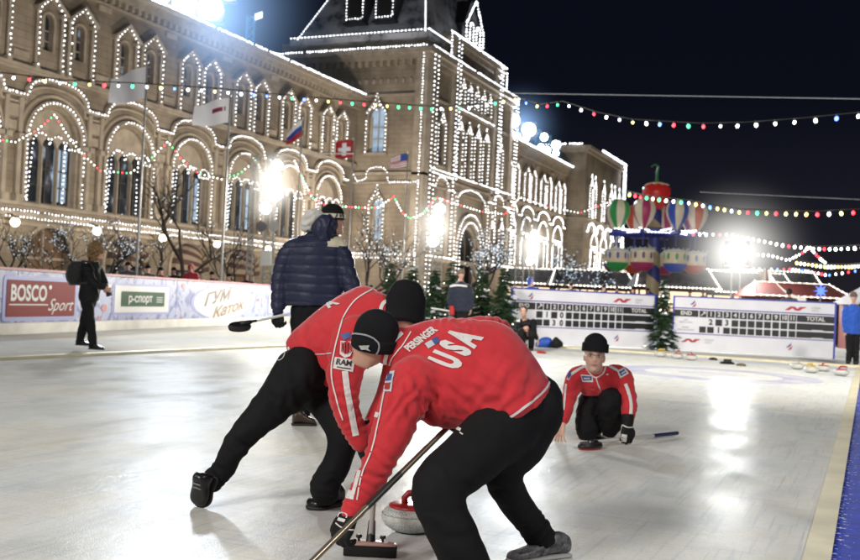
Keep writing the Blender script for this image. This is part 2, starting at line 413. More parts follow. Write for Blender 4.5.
# great entrance arch
mb = MB(); c = 92.9
for k, r in enumerate((3.6, 3.0, 2.4)): path_tube(mb, arch_loop(c, r, .3, 6.0, 18), ft, .3-.18*k, .2, 6)
for q in (-1, 1): fbox(mb, ft, c+q*4.35-.35, c+q*4.35+.35, 0, 11.2, .02, .5)
en = mb.build('entrance_arch', TRIM, gum)
bulbs([arch_loop(c, 3.7, .6, 6.0, 18), arch_loop(c, 2.9, .6, 6.0, 18), [(c-4.4, .6), (c-4.4, 11.3)], [(c+4.4, .6), (c+4.4, 11.3)]], ft, .5, parent=en, step=.36)
p = MB(); vs, fs = plate(arch_loop(c, 2.5, .2, 6.0, 14), [], .05, -1.2, ft); p.add(vs, fs); p.build('door', DARKROOM, en)
h_front.append(arch_loop(c, 2.45, .01, 6.0, 14))
wl = MB()
vs, fs = plate([(TY0+.5,0),(TY1,0),(TY1,23.2),(TY0+.5,23.2)], h_front, .5, 0, ft); wl.add(vs, fs)
vs, fs = plate([(-54,0),(TX,0),(TX,23.2),(-54,23.2)], h_side, .5, 0, fs_); wl.add(vs, fs)
wl.box((-54, TY0+1.3, 0), (TX-1.3, TY1-.05, 23.15)); wl.box((-50, 86.6, 23.15), (TX-.35, 101.3, 25.9)); wl.box((-53, 82.1, 23.15), (-38.3, 86.59, 25.1))
wl.build('wall', STONE, gum)
cn = MB()
for z0, z1, o in ((23.2,23.6,.8),(22.75,23.2,.45),(19.4,19.6,.25),(12.2,12.45,.3),(4.6,5.0,.4),(11.4,11.6,.2)):
    fbox(cn, ft, TY0-o, TY1+.3, z0, z1, .02, o)
    fbox(cn, fs_, -54, TX, z0, z1, .02, o)
s = TY0
while s < TY1: fbox(cn, ft, s, s+.3, 22.2, 22.74, .02, .32); s += .75
s = -53.8
while s < TX: fbox(cn, fs_, s, s+.3, 22.2, 22.74, .02, .32); fbox(cn, fs_, s, s+.28, 20.6, 21.0, .02, .14); s += .75
for z0, z1, o in ((25.9,26.3,.6),(25.4,25.9,.3)): fbox(cn, fX(TX-.35), 86.0, 101.9, z0, z1, -12, o)
fbox(cn, ft, TY0-.3, TY0+.8, 0, 22.7, .02, .3); fbox(cn, ft, 86.6, 87.4, 5, 25.8, .02, .3); fbox(cn, ft, 98.4, 99.1, 5, 25.8, .02, .3); fbox(cn, ft, 103.6, 104.5, 0, 22.7, .02, .3)
fbox(cn, fs_, TX-.9, TX-.02, 0, 22.7, .02, .3)
cn.build('cornice', TRIM, gum)
def up(sv, z0, z1): return [(sv, z0), (sv, z1)]
bulbs([[(TY0-.4, 23.75), (TY1+.3, 23.75)], [(TY0, 12.5), (86.6, 12.5), (87.0, 12.5)], [(TY0, 5.0), (88, 5.0)], [(98, 5.0), (TY1, 5.0)],
       up(TY0-.1, 1, 23.3), up(TY0+.75, 1, 23.3), up(86.7, 5, 26), up(87.4, 12.6, 26), up(98.5, 5, 26), up(99.1, 12.6, 26), up(103.7, 5, 23.5), up(104.4, 5, 23.5)], ft, .86, mb=gum, step=.40, r=.062)
wv = [(82.4,11.5),(83.4,11.5)]+[(85.2+1.5*cos(a*pi/8), 11.5+1.0*sin(a*pi/8)) for a in range(8, -1, -1)]+[(87.3,11.5),(88.2,11.5),(88.4,10.6)]
wv += [(c+3.9*cos(a*pi/14), 10.6+1.5*sin(a*pi/14)) for a in range(14, -1, -1)]+[(97.6,11.5),(98.2,11.5)]+[(100.6+1.6*cos(a*pi/8), 11.5+1.0*sin(a*pi/8)) for a in range(8, -1, -1)]+[(TY1,11.5)]
bulbs([wv, [(88.2, 19.6), (98.2, 19.6)], [(82.5, 13.0), (TY1, 13.0)]], ft, .45, mb=gum, step=.38)
bulbs([[(86.0, 26.45), (101.9, 26.45)], up(101.8, 23.8, 26.3), up(86.2, 23.8, 26.3)], fX(TX+.3), 0, mb=gum, step=.3, r=.075)
bulbs([[(-54, 23.75), (TX+.6, 23.75)], ], fs_, .86, mb=gum, step=.3, r=.075)
bulbs([[(-44, 5.0), (TX, 5.0)], [(-44, 4.6), (TX, 4.6)], up(TX-.1, 1, 23.3)], fs_, .5, mb=gum, step=.28)
sw = [(-43.9,12.2),(-43.5,11.6)]+[(-41.5+1.1*cos(a*pi/8), 11.8+1.1*max(0,sin(a*pi/8))**.5) for a in range(8, -1, -1)]+[(-40.2,11.5),(TX,11.5)]
bulbs([sw], fs_, .45, mb=gum, step=.26)
# pavilion roof with dormers
RZ0, RZ1 = 25.1, 36.0
rf = MB(); a = [Vector((-51.2,81.6,RZ0)), Vector((-37.6,81.6,RZ0)), Vector((-37.6,101.3,RZ0+.01)), Vector((-51.2,101.3,RZ0+.01))]
tp = [Vector((-47.3,88.0,RZ1)), Vector((-40.9,88.0,RZ1)), Vector((-40.9,95,RZ1)), Vector((-47.3,95,RZ1))]
rf.hexa(a+tp)
def roof_mat():
    M = mat('fish_scale_slate', (.1,.1,.11), rough=.6); nt = M.node_tree; N = nt.nodes; L = nt.links; b = N['Principled BSDF']
    tc = N.new('ShaderNodeTexCoord'); sp = N.new('ShaderNodeSeparateXYZ'); L.new(tc.outputs['Object'], sp.inputs[0])
    ad = N.new('ShaderNodeMath'); ad.operation = 'ADD'; L.new(sp.outputs[0], ad.inputs[0]); L.new(sp.outputs[1], ad.inputs[1])
    cb = N.new('ShaderNodeCombineXYZ'); L.new(ad.outputs[0], cb.inputs[0]); L.new(sp.outputs[2], cb.inputs[1])
    mp = N.new('ShaderNodeMapping'); mp.inputs['Rotation'].default_value = (0,0,pi/4); mp.inputs['Scale'].default_value = (.9,.9,1); L.new(cb.outputs[0], mp.inputs[0])
    ch = N.new('ShaderNodeTexChecker'); ch.inputs['Scale'].default_value = 1.3; ch.inputs['Color1'].default_value = (.34,.345,.37,1); ch.inputs['Color2'].default_value = (.15,.155,.17,1); L.new(mp.outputs[0], ch.inputs[0])
    n = N.new('ShaderNodeTexNoise'); n.inputs['Scale'].default_value = .45; n.inputs['Detail'].default_value = 6; L.new(tc.outputs['Object'], n.inputs['Vector'])
    r = N.new('ShaderNodeMapRange'); r.inputs[1].default_value = .42; r.inputs[2].default_value = .58; L.new(n.outputs[0], r.inputs[0])
    mx = N.new('ShaderNodeMix'); mx.data_type = 'RGBA'; L.new(r.outputs[0], mx.inputs[0]); L.new(ch.outputs[0], mx.inputs[6]); mx.inputs[7].default_value = (.60,.61,.66,1)
    L.new(mx.outputs[2], b.inputs['Base Color']); return M
rf.box((-51.5, 81.0, 24.6), (-37.1, 82.0, 25.09))
rfo = rf.build('roof', roof_mat(), gum)
ls = MB()
def line3(mb, a, b, step=.34, r=.08):
    a, b = Vector(a), Vector(b); n = max(1, int((b-a).length/step))
    for i in range(n+1): mb.octa(a.lerp(b, i/n), r)
    mb.tube([a, b], .008, 3)
line3(ls, a[0], tp[0]); line3(ls, a[1], tp[1]); line3(ls, (-51.3,80.9,25.25), (-36.9,80.9,25.25), .38)
line3(ls, (-36.9,80.9,25.25), (-36.9,86,25.25), .38)
ls.build('light_string', BULB, rfo)
def dormer(x):
    fd = fY(81.9); mb = MB()
    fbox(mb, fd, x-.95, x+.95, 26.6, 29.3, -3, .05); vs, fs = plate(arch_loop(x, .95, 29.2, 29.4, 10), [], 2.6, .05, fd); mb.add(vs, fs)
    path_tube(mb, arch_loop(x, .8, 26.8, 29.4, 10), fd, .1, .1, 5); fbox(mb, fd, x-1.15, x+1.15, 26.4, 26.62, -.5, .3)
    d = mb.build('dormer_window', mat('dark_lead', (.03,.03,.035), .5), gum)
    p = MB(); vs, fs = plate(arch_loop(x, .62, 26.9, 29.3, 10), [], .03, .11, fd); p.add(vs, fs); p.build('pane', DARKROOM, d)
    bulbs([arch_loop(x, .85, 26.9, 29.4, 10)+[(x-.85, 26.9)]], fd, .25, parent=d, step=.3)
dormer(-45.0); dormer(-41.9)
# front gable of the tower roof
mb = MB(); mb.box((-41.5, 91.2, 26.3), (-38.0, 95.4, 28.6)); 
mb.hexa([(-41.5,90.9,28.6),(-37.7,90.9,28.6),(-37.7,95.7,28.6),(-41.5,95.7,28.6),(-41.5,93.2,31.5),(-37.9,93.2,31.5),(-37.9,93.4,31.5),(-41.5,93.4,31.5)])
gb = mb.build('front_gable', mat('dark_lead'), gum); fg = fX(-37.6)
bulbs([[(91.0,27.0),(91.0,28.6),(93.3,31.4),(95.6,28.6),(95.6,27.0)], arch_loop(92.4,.5,26.9,28.4,6), arch_loop(94.2,.5,26.9,28.4,6)], fg, .15, parent=gb, step=.32, r=.085)

# --- far end pavilion
fp = fX(PX_); hp = []
for s, z0 in [(134.7,13.4),(136.6,13.4),(141.6,13.4),(146.0,13.4),(148.1,13.4),(151.0,13.4)]: hp.append(simple_window(fp, s, z0, 18.2, .75, fh=1.2))
for c in (137.3, 142.6, 148.3): hp.append(big_window(fp, c, hw=1.9, curtain=False))
wl = MB(); vs, fs = plate([(132.3,0),(153,0),(153,22.6),(132.3,22.6)], hp, .5, 0, fp); wl.add(vs, fs)
wl.box((-50,132.3,0),(PX_-1.0,152.9,22.55)); wl.box((PX_-.99,132.3,0),(PX_-.51,132.8,22.6)); wl.build('wall', STONE, gum)
cn = MB()
for z0, z1, o in ((22.6,23.0,.6),(22.1,22.6,.3),(13.0,13.2,.2),(4.6,4.95,.35)): fbox(cn, fp, 132.0, 153.2, z0, z1, .02, o); fbox(cn, fY(132.3), -50, PX_+.01, z0, z1, .02, .3)
cn.build('cornice', TRIM, gum)
bulbs([[(138.5,23.2),(153.2,23.2)], up(152.2,1,23), up(153,1,23), [(132.5,5),(153,5)], [(132.5,4.5),(153,4.5)]], fp, .7, mb=gum, step=.34, r=.085)
bulbs([[(-42,23.2),(PX_,23.2)]], fY(132.3), .4, mb=gum, step=.34, r=.08)
for c in (135.3, 140, 144.7, 149.4): bulbs([[(c-2.35,11.3)]+[(c+1.9*cos(a*pi/8), 11.4+1.2*sin(a*pi/8)) for a in range(8,-1,-1)]+[(c+2.35,11.3)]], fp, .4, mb=gum, step=.3, r=.08)
# ------------------------------------------------------------------ ground, ice, rink edge
def ice_mat(name, tint=(.70,.71,.70), rough=.24, house=True):
    M = mat(name, tint, rough=rough, spec=.5); nt = M.node_tree; N = nt.nodes; L = nt.links; b = N['Principled BSDF']
    b.inputs['IOR'].default_value = 1.31
    tc = N.new('ShaderNodeTexCoord')
    def noi(sc, det=5, stretch=(1,1,1), rot=0):
        mp = N.new('ShaderNodeMapping'); mp.inputs['Scale'].default_value = stretch; mp.inputs['Rotation'].default_value = (0,0,rot)
        L.new(tc.outputs['Object'], mp.inputs[0]); n = N.new('ShaderNodeTexNoise'); n.inputs['Scale'].default_value = sc; n.inputs['Detail'].default_value = det
        L.new(mp.outputs[0], n.inputs['Vector']); return n.outputs['Fac']
    def ramp(f, stops):
        r = N.new('ShaderNodeValToRGB'); e = r.color_ramp.elements
        while len(e) < len(stops): e.new(.5)
        for q, (p, c) in zip(e, stops): q.position = p; q.color = (*c, 1)
        L.new(f, r.inputs[0]); return r.outputs[0]
    def mix(a, c, f, mode='MIX'):
        x = N.new('ShaderNodeMix'); x.data_type = 'RGBA'; x.blend_type = mode
        if isinstance(f, float): x.inputs[0].default_value = f
        else: L.new(f, x.inputs[0])
        for i, q in ((6, a), (7, c)):
            if isinstance(q, tuple): x.inputs[i].default_value = (*q, 1)
            else: L.new(q, x.inputs[i])
        return x.outputs[2]
    col = ramp(noi(.55, 6, (1,.5,1)), [(.3,(.64,.66,.65)), (.45,(.71,.71,.67)), (.58,(.745,.73,.665)), (.72,(.71,.67,.57))])
    col = mix(col, ramp(noi(3.2, 8, (1,.45,1), .2), [(.33,(.86,.88,.90)), (.5,(1,1,1)), (.68,(.94,.92,.87))]), 1.0, 'MULTIPLY')
    scr = ramp(noi(9, 3, (3.2,.12,1), .12), [(.58,(1,1,1)), (.62,(.80,.83,.88))]); col = mix(col, scr, .55, 'MULTIPLY')
    for sc_, st_, ro_ in ((22,(.05,3.0,1),.5),(26,(.04,3.2,1),-.15),(18,(3.4,.05,1),.32),(30,(.05,2.6,1),1.1)): col = mix(col, ramp(noi(sc_, 2, st_, ro_), [(.66,(1,1,1)), (.685,(.72,.76,.80))]), .55, 'MULTIPLY')
    scr = ramp(noi(7, 3, (.14,2.6,1), -.35), [(.62,(1,1,1)), (.67,(.84,.87,.92))]); col = mix(col, scr, .6, 'MULTIPLY')
    col = mix(col, ramp(noi(48, 2), [(.35,(.90,.91,.94)), (.6,(1,1,1))]), .8, 'MULTIPLY')
    if house:
        def ring(cx, cy, r0_, r1_, c, f, col):
            vm = N.new('ShaderNodeVectorMath'); vm.operation = 'DISTANCE'; vm.inputs[1].default_value = (cx, cy, 0); L.new(tc.outputs['Object'], vm.inputs[0])
            a = N.new('ShaderNodeMath'); a.operation = 'GREATER_THAN'; a.inputs[1].default_value = r0_; L.new(vm.outputs['Value'], a.inputs[0])
            d = N.new('ShaderNodeMath'); d.operation = 'LESS_THAN'; d.inputs[1].default_value = r1_; L.new(vm.outputs['Value'], d.inputs[0])
            e = N.new('ShaderNodeMath'); e.operation = 'MULTIPLY'; L.new(a.outputs[0], e.inputs[0]); L.new(d.outputs[0], e.inputs[1])
            nn = N.new('ShaderNodeMapRange'); nn.inputs[1].default_value = .3; nn.inputs[2].default_value = .6; nn.inputs[3].default_value = f*.35; nn.inputs[4].default_value = f
            L.new(noi(1.6, 6), nn.inputs[0]); g = N.new('ShaderNodeMath'); g.operation = 'MULTIPLY'; L.new(e.outputs[0], g.inputs[0]); L.new(nn.outputs[0], g.inputs[1])
            return mix(col, c, g.outputs[0])
        for cx in (-2.6, -7.9):
            col = ring(cx, 18.9, 1.22, 1.9, (.25,.25,.50), .55, col); col = ring(cx, 18.9, 0, .62, (.45,.42,.52), .45, col)
        sp = N.new('ShaderNodeSeparateXYZ'); L.new(tc.outputs['Object'], sp.inputs[0])
        def line(axis, v, w, c, f, col):
            s_ = N.new('ShaderNodeMath'); s_.operation = 'SUBTRACT'; s_.inputs[1].default_value = v; L.new(sp.outputs[axis], s_.inputs[0])
            a = N.new('ShaderNodeMath'); a.operation = 'ABSOLUTE'; L.new(s_.outputs[0], a.inputs[0])
            d = N.new('ShaderNodeMath'); d.operation = 'LESS_THAN'; d.inputs[1].default_value = w; L.new(a.outputs[0], d.inputs[0])
            g = N.new('ShaderNodeMath'); g.operation = 'MULTIPLY'; g.inputs[1].default_value = f; L.new(d.outputs[0], g.inputs[0])
            return mix(col, c, g.outputs[0])
        col = line(1, 12.6, .02, (.3,.27,.25), .5, col); col = line(1, 24.4, .28, (.35,.45,.68), .45, col); col = line(1, 18.9, .02, (.3,.3,.4), .4, col)
        col = line(0, -5.2, .05, (.55,.50,.40), .35, col)
    L.new(col, b.inputs['Base Color'])
    rr = N.new('ShaderNodeMapRange'); rr.inputs[1].default_value = .3; rr.inputs[2].default_value = .7; rr.inputs[3].default_value = rough*.65; rr.inputs[4].default_value = rough*1.7
    L.new(noi(1.9, 7, (1,.6,1)), rr.inputs[0]); L.new(rr.outputs[0], b.inputs['Roughness'])
    b1 = N.new('ShaderNodeBump'); b1.inputs['Strength'].default_value = .35; b1.inputs['Distance'].default_value = .004; L.new(noi(130, 2), b1.inputs['Height'])
    b2 = N.new('ShaderNodeBump'); b2.inputs['Strength'].default_value = .5; b2.inputs['Distance'].default_value = .006; L.new(noi(11, 5, (1,.5,1)), b2.inputs['Height']); L.new(b1.outputs[0], b2.inputs['Normal'])
    L.new(b2.outputs[0], b.inputs['Normal']); b.inputs['Specular IOR Level'].default_value = 0
    gl = N.new('ShaderNodeBsdfGlossy'); gl.inputs['Color'].default_value = (.9,.95,1,1); L.new(rr.outputs[0], gl.inputs['Roughness']); L.new(b2.outputs[0], gl.inputs['Normal'])
    ms = N.new('ShaderNodeMixShader'); ms.inputs[0].default_value = .040 if house else .015; L.new(b.outputs[0], ms.inputs[1]); L.new(gl.outputs[0], ms.inputs[2]); L.new(ms.outputs[0], N['Material Output'].inputs['Surface']); return M
def sheet(name, x0, x1, y0, y1, z, m):
    mb = MB(); mb.add([(x0,y0,z),(x1,y0,z),(x1,y1,z),(x0,y1,z)], [(0,1,2,3)]); o = mb.build(name, m); o['kind'] = 'structure'; return o
sheet('ground', -900, 900, -200, 1800, -.03, mat('trodden_snow', (.16,.155,.15), .8, var=.35, vs=.3, bump=.4, bs=3))
sheet('snow_path', -22, -10.95, -8, 46, -.006, ice_mat('packed_snow', (.8,.78,.7), .45, False))
sheet('snow_path', -10.95, 3, 25.4, 46, -.006, MATS['packed_snow'])
sheet('ice', -10.95, -.24, -8, 25.4, 0, ice_mat('rink_ice', rough=.23))
CREAM = mat('cream_edge', (.68,.62,.44), .55, var=.12, vs=3, bump=.3, bs=14)
for nm, a, b in (('kerb_strip', (-11.1,-8,-.01), (-10.95,25.4,.045)), ('kerb_strip', (-.245,-8,-.01), (-.125,25.4,.012)), ('kerb_strip', (-11.1,25.4,-.01), (0,25.75,.05))):
    mb = MB(); mb.box(a, b); o = mb.build(nm, CREAM); o['kind'] = 'structure'
# blue carpet with ice crumbs
def carpet_mat():
    M = mat('blue_carpet', (.008,.035,.40), .95, var=.3, vs=12, bump=.5, bs=120); nt = M.node_tree; N = nt.nodes; L = nt.links; b = N['Principled BSDF']
    tc = N.new('ShaderNodeTexCoord'); n = N.new('ShaderNodeTexNoise'); n.inputs['Scale'].default_value = 26; n.inputs['Detail'].default_value = 6; L.new(tc.outputs['Object'], n.inputs['Vector'])
    sp = N.new('ShaderNodeSeparateXYZ'); L.new(tc.outputs['Object'], sp.inputs[0])
    r = N.new('ShaderNodeMapRange'); r.inputs[1].default_value = -.12; r.inputs[2].default_value = .10; r.inputs[3].default_value = .58; r.inputs[4].default_value = .86; L.new(sp.outputs[0], r.inputs[0])
    g = N.new('ShaderNodeMath'); g.operation = 'GREATER_THAN'; L.new(n.outputs[0], g.inputs[0]); L.new(r.outputs[0], g.inputs[1])
    mx = N.new('ShaderNodeMix'); mx.data_type = 'RGBA'; L.new(g.outputs[0], mx.inputs[0]); L.new(N[M['mixnode']].outputs[2], mx.inputs[6]); mx.inputs[7].default_value = (.6,.62,.66,1)
    L.new(mx.outputs[2], b.inputs['Base Color']); return M
sheet('carpet', -.125, 3.0, -8, 25.4, .002, carpet_mat())

# ------------------------------------------------------------------ advertising barrier
WH = mat('white_print', (.62,.62,.60), .5); RED = mat('red_print', (.22,.012,.010), .5, spec=.08); GRN = mat('green_print', (.02,.08,.03), .5, spec=.08)
BLK = mat('black_print', (.01,.01,.012), .5); PUR = mat('violet_print', (.07,.055,.30), .5); GRY = mat('grey_print', (.3,.3,.32), .5)
def frost_mat():
    M = mat('frost_pattern', (.5,.52,.75), .45); nt = M.node_tree; N = nt.nodes; L = nt.links; b = N['Principled BSDF']
    tc = N.new('ShaderNodeTexCoord'); n = N.new('ShaderNodeTexNoise'); n.inputs['Scale'].default_value = 1.5; n.inputs['Detail'].default_value = 3; n.inputs['Distortion'].default_value = 2.5
    L.new(tc.outputs['Object'], n.inputs['Vector']); r = N.new('ShaderNodeValToRGB'); e = r.color_ramp.elements
    e[0].position = .35; e[0].color = (.07,.10,.30,1); e[1].position = .62; e[1].color = (.28,.33,.50,1)
    for p, c in ((.44,(.20,.22,.42,1)), (.5,(.40,.42,.55,1)), (.54,(.26,.28,.47,1))): q = e.new(p); q.color = c
    L.new(n.outputs[0], r.inputs[0]); L.new(r.outputs[0], b.inputs['Base Color']); return M
bA, bB = G(0, 335), G(275, 323); bd = (bB-bA).normalized(); bn = Vector((-bd.y, bd.x, 0))
if bn.dot(CAM-bA) < 0: bn = -bn
HB = 1.37
def onB(px, py):
    r = ray(px, py); t = (bA-CAM).dot(bn)/r.dot(bn); p = CAM+r*t; return (p-bA).dot(bd), p.z
def bp(s, z, o=0): return bA+bd*s+Vector((0,0,z))+bn*o
bar = thing('advertising_barrier', 'long pale violet rink barrier with red top rail and sport shop advertising', 'barrier', bA)
S0, S1 = -12.0, 28.0
mb = MB(); s = S0
while s < S1: fbox(mb, bp, s+.01, s+2.49, .24, HB-.06, -.06, 0); s += 2.5
mb.build('panel', frost_mat(), bar)
mb = MB(); fbox(mb, bp, S0, S1, 0, .235, -.08, .05); mb.build('kick_plate', mat('ivory_plastic', (.62,.60,.54), .5, var=.15, vs=2), bar)
mb = MB(); fbox(mb, bp, S0, S1, HB-.055, HB, -.09, .03); mb.build('top_rail', mat('red_rail', (.26,.02,.03), .45), bar)
def rrect(x0, x1, y0, y1, r, n=5):
    out = []
    for cx, cy, a in ((x1-r,y1-r,0),(x0+r,y1-r,pi/2),(x0+r,y0+r,pi),(x1-r,y0+r,3*pi/2)):
        out += [(cx+r*cos(a+pi/2*i/n), cy+r*sin(a+pi/2*i/n)) for i in range(n+1)]
    return out
def bplate(mb, loop, off, mi, fn=bp):
    vs, fs = plate(loop, [], .006, off, fn); mb.add(vs, fs, mi)
OUTL = mat('sign_border', (.25,.27,.55), .5)
# red shop sign
(a0, _), (a1, _) = onB(6, 300), onB(74, 305)
z0, z1 = .36, 1.12
mb = MB(); bplate(mb, rrect(a0-.12, a1+.12, z0-.09, z1+.09, .1), .008, 0); bplate(mb, rrect(a0, a1, z0, z1, .03), .016, 1)
w = a1-a0
flat_text(mb, 'BOSCO', bp(a0+w*.30, .84, .02), bd, Vector((0,0,1)), .33, bold=.03, sx=w*.52/(3.4*.46), mi=2)
flat_text(mb, 'Sport', bp(a0+w*.76, .60, .02), bd, Vector((0,0,1)), .27, shear=.5, sx=1.15, mi=2)
mb.cm = 2; fbox(mb, bp, a0+.08, a0+w*.58, .60, .625, .018, .022)
mb.ell(bp(a0+w*.60, .99, .02), bd*.06, Vector((0,0,.05)), bn*.004)
sg = mb.build('sign_panel', [OUTL, RED, WH], bar); sg['label'] = 'red sign reading BOSCO Sport in white'
# green sign on white
(a0, _), (a1, _) = onB(114, 300), onB(168, 305); (g0, _), (g1, _) = onB(120.5, 300), onB(163.5, 305)
mb = MB(); bplate(mb, rrect(a0-.1, a1+.1, .37, 1.16, .1), .008, 0); bplate(mb, rrect(a0, a1, .43, 1.10, .03), .016, 1); bplate(mb, rrect(g0, g1, .58, .96, .02), .022, 2)
flat_text(mb, 'р-спорт', bp(g0+(g1-g0)*.42, .78, .03), bd, Vector((0,0,1)), .21, bold=.02, sx=1.2, mi=1)
for q in range(3): fbox(mb, bp, g0+(g1-g0)*.80, g1-.12, .69+q*.06, .71+q*.06, .023, .028); mb.m[-6:] = [1]*6
sg = mb.build('sign_panel', [OUTL, WH, GRN], bar); sg['label'] = 'white sign with green block reading р-спорт'
# oval sign
(a0, _), (a1, _) = onB(193, 300), onB(250, 305); ac = (a0+a1)/2; ah = (a1-a0)/2
mb = MB()
for q, o_, mi in ((1.07, .008, 0), (.99, .015, 1)): bplate(mb, [(ac+ah*q*cos(t*pi/20), .70+.50*q*sin(t*pi/20)) for t in range(40)], o_, mi)
flat_text(mb, 'ГУМ', bp(ac-ah*.25, .86, .022), (bd+Vector((0,0,.12))).normalized(), Vector((0,0,1)), .36, bold=.03, shear=.35, sx=1.9, mi=2)
flat_text(mb, 'Каток', bp(ac+ah*.15, .50, .022), (bd+Vector((0,0,.12))).normalized(), Vector((0,0,1)), .32, bold=.03, shear=.4, sx=2.0, mi=3)
sg = mb.build('sign_panel', [OUTL, WH, mat('brown_script', (.12,.07,.05), .5), mat('tan_script', (.20,.11,.05), .5)], bar); sg['label'] = 'white oval sign with script ГУМ Каток'
(a0, _), (a1, _) = onB(268, 300), onB(300, 305)
mb = MB(); bplate(mb, rrect(a0, a1, .3, 1.18, .05), .01, 0); bplate(mb, rrect(a0+.1, a1-.1, .38, 1.10, .05), .016, 1); mb.build('sign_panel', [OUTL, WH], bar)
# round frost ornaments
mb = MB()
for px, py, rr_ in ((104,308,.09),(183,286,.07),(99,318,.05),(181,318,.05),(258,300,.06)):
    s_, z_ = onB(px, py); bplate(mb, [(s_+rr_*1.6*cos(t*pi/8), z_+rr_*sin(t*pi/8)) for t in range(16)], .009, 0)
mb.build('ornament', mat('rose_print', (.42,.12,.14), .5), bar)

# ------------------------------------------------------------------ scoreboards
def scoreboard(A, B, scores, teams, label, hammer_white):
    d = (B-A); W = d.length; d.normalize(); n = Vector((-d.y, d.x, 0)); H = 1.52
    if n.dot(CAM-A) < 0: n = -n
    fn = lambda s, z, o=0: A+d*s+Vector((0,0,z))+n*o
    t = thing('scoreboard', label, 'scoreboard', A)
    mb = MB(); fbox(mb, fn, 0, W, .03, H, -.06, 0)
    mb.build('board', mat('board_white', (.70,.70,.74), .5, var=.06, vs=2), t)
    mb = MB(); fbox(mb, fn, -.03, W+.03, H, H+.035, -.08, .02)
    for s in (0, W): fbox(mb, fn, s-.025, s+.025, 0, H-.001, -.07, .012)
    mb.build('frame', mat('blue_frame', (.05,.06,.40), .4), t)
    mb = MB()
    def q(x0, x1, f0, f1, mi, o=.006): vs, fs = plate([(x0*W,(1-f1)*H),(x1*W,(1-f1)*H),(x1*W,(1-f0)*H),(x0*W,(1-f0)*H)], [], .004, o, fn); mb.add(vs, fs, mi)
    q(0, 1, .195, .215, 0); q(0, 1, .665, .68, 0)
    q(.004, .158, .235, .36, 1); q(.165, .21, .235, .36, 1)
    cx = [.2375+.0504*i for i in range(11)]
    for i in range(11): q(cx[i]-.0225, cx[i]+.0225, .235, .36, 1)
    q(.768, .996, .235, .36, 1)
    for r in range(2):
        f0, f1 = (.385, .505) if r == 0 else (.53, .645)
        q(.768, .996, f0, f1, 1); q(.86, .93, f1-.012, f1, 2, .010)
        for i in range(-1, 11):
            x = (.1875 if i < 0 else cx[i]); v = scores[r].get(i)
            if v is None: q(x-.021, x+.021, f0, f1, 1)
            elif v != ' ': flat_text(mb, v, fn(x*W, (1-(f0+f1)/2)*H, .012), d, Vector((0,0,1)), .155, bold=.035, mi=1)
    for i in range(11): flat_text(mb, str(i+1), fn(cx[i]*W, (1-.2975)*H, .012), d, Vector((0,0,1)), .12, bold=.035, sx=.9 if i > 8 else 1, mi=2)
    flat_text(mb, 'END', fn(.081*W, (1-.2975)*H, .012), d, Vector((0,0,1)), .11, bold=.03, mi=2)
    flat_text(mb, 'TOTAL', fn(.882*W, (1-.2975)*H, .012), d, Vector((0,0,1)), .11, bold=.03, mi=2)
    for r, tm in enumerate(teams):
        for k, ln in enumerate(tm): flat_text(mb, ln, fn(.08*W, (1-(.42+.14*r+.045*k))*H, .01), d, Vector((0,0,1)), .045, mi=3)
    # little hammer mark
    c = fn(.187*W, (1-.2975)*H, .012); a = (d+Vector((0,0,1))).normalized(); b = (d-Vector((0,0,1))).normalized()
    mb.obox(c, a*.075, b*.012, n*.002); mb.m[-6:] = [2]*6; mb.obox(c+a*.06, a*.022, b*.04, n*.002); mb.m[-6:] = [2]*6
    def emblem(fx, fy, k):  # red double-peak mark with grey caption
        c = fn(fx*W, (1-fy)*H, .008); z = Vector((0,0,1)); w = .30*k; h = .055*k
        P4 = [[(-1,-1),(-.6,-1),(-.1,1),(-.5,1)], [(-.5,1),(-.1,1),(.35,-1),(-.05,-1)], [(-.05,-1),(.35,-1),(.62,.2),(.35,1)], [(.35,1),(.95,1),(.72,.2),(.50,.2)]]
        for pl in P4:
            mb.add([c+d*(x*w)+z*(y*h) for x, y in pl], [(0,1,2,3)], 4)
        for k2, ln in enumerate(('НОВАЯ', 'ЛИГА')): flat_text(mb, ln, c+d*(w*1.35)+z*(.035-.075*k2), d, z, .05, align='LEFT', mi=3)
    def swoosh(fx, fy):
        c = fn(fx*W, (1-fy)*H, .008); z = Vector((0,0,1))
        pts = [(.06,.10),(.03,.05),(-.05,-.06),(-.09,-.05),(-.03,0)]
        mb.add([c+d*x+z*y for x, y in pts], [(0,1,2,3,4)], 5); pts = [(.08,.02),(.05,-.1),(-.04,-.13),(.0,-.07),(.05,-.02)]
        mb.add([c+d*x+z*y for x, y in pts], [(0,1,2,3,4)], 4); mb.add([c+d*x+z*y for x, y in [(-.05,-.02),(.02,.05),(.05,.03),(-.02,-.05)]], [(0,1,2,3)], 0)
    emblem(.76, .12, 1.0); swoosh(.125, .10); emblem(.12, .80, .9) if hammer_white else None; swoosh(.73, .80)
    mb.build('lettering', [PUR, BLK, WH, GRY, mat('mark_red', (.45,.04,.05), .5), mat('mark_navy', (.05,.05,.2), .5)], t)
    return t
scoreboard(base(512, 27.2), base(655.5, 28.6), [{0:'1', 2:'0'}, {1:'3', 2:'0'}], (('CZE','TEAM'),('USA','TEAM')), 'left curling scoreboard showing ones and zeros behind the crouching man', False)
scoreboard(base(674, 28.3), base(836, 27.5), [{-1:' ', 0:'2', 2:'3'}, {1:'1'}], (('USA','TEAM CLARK'),('RUSSIA','TEAM GLUKHOV')), 'right curling scoreboard showing 2 and 3 above a single 1', True)

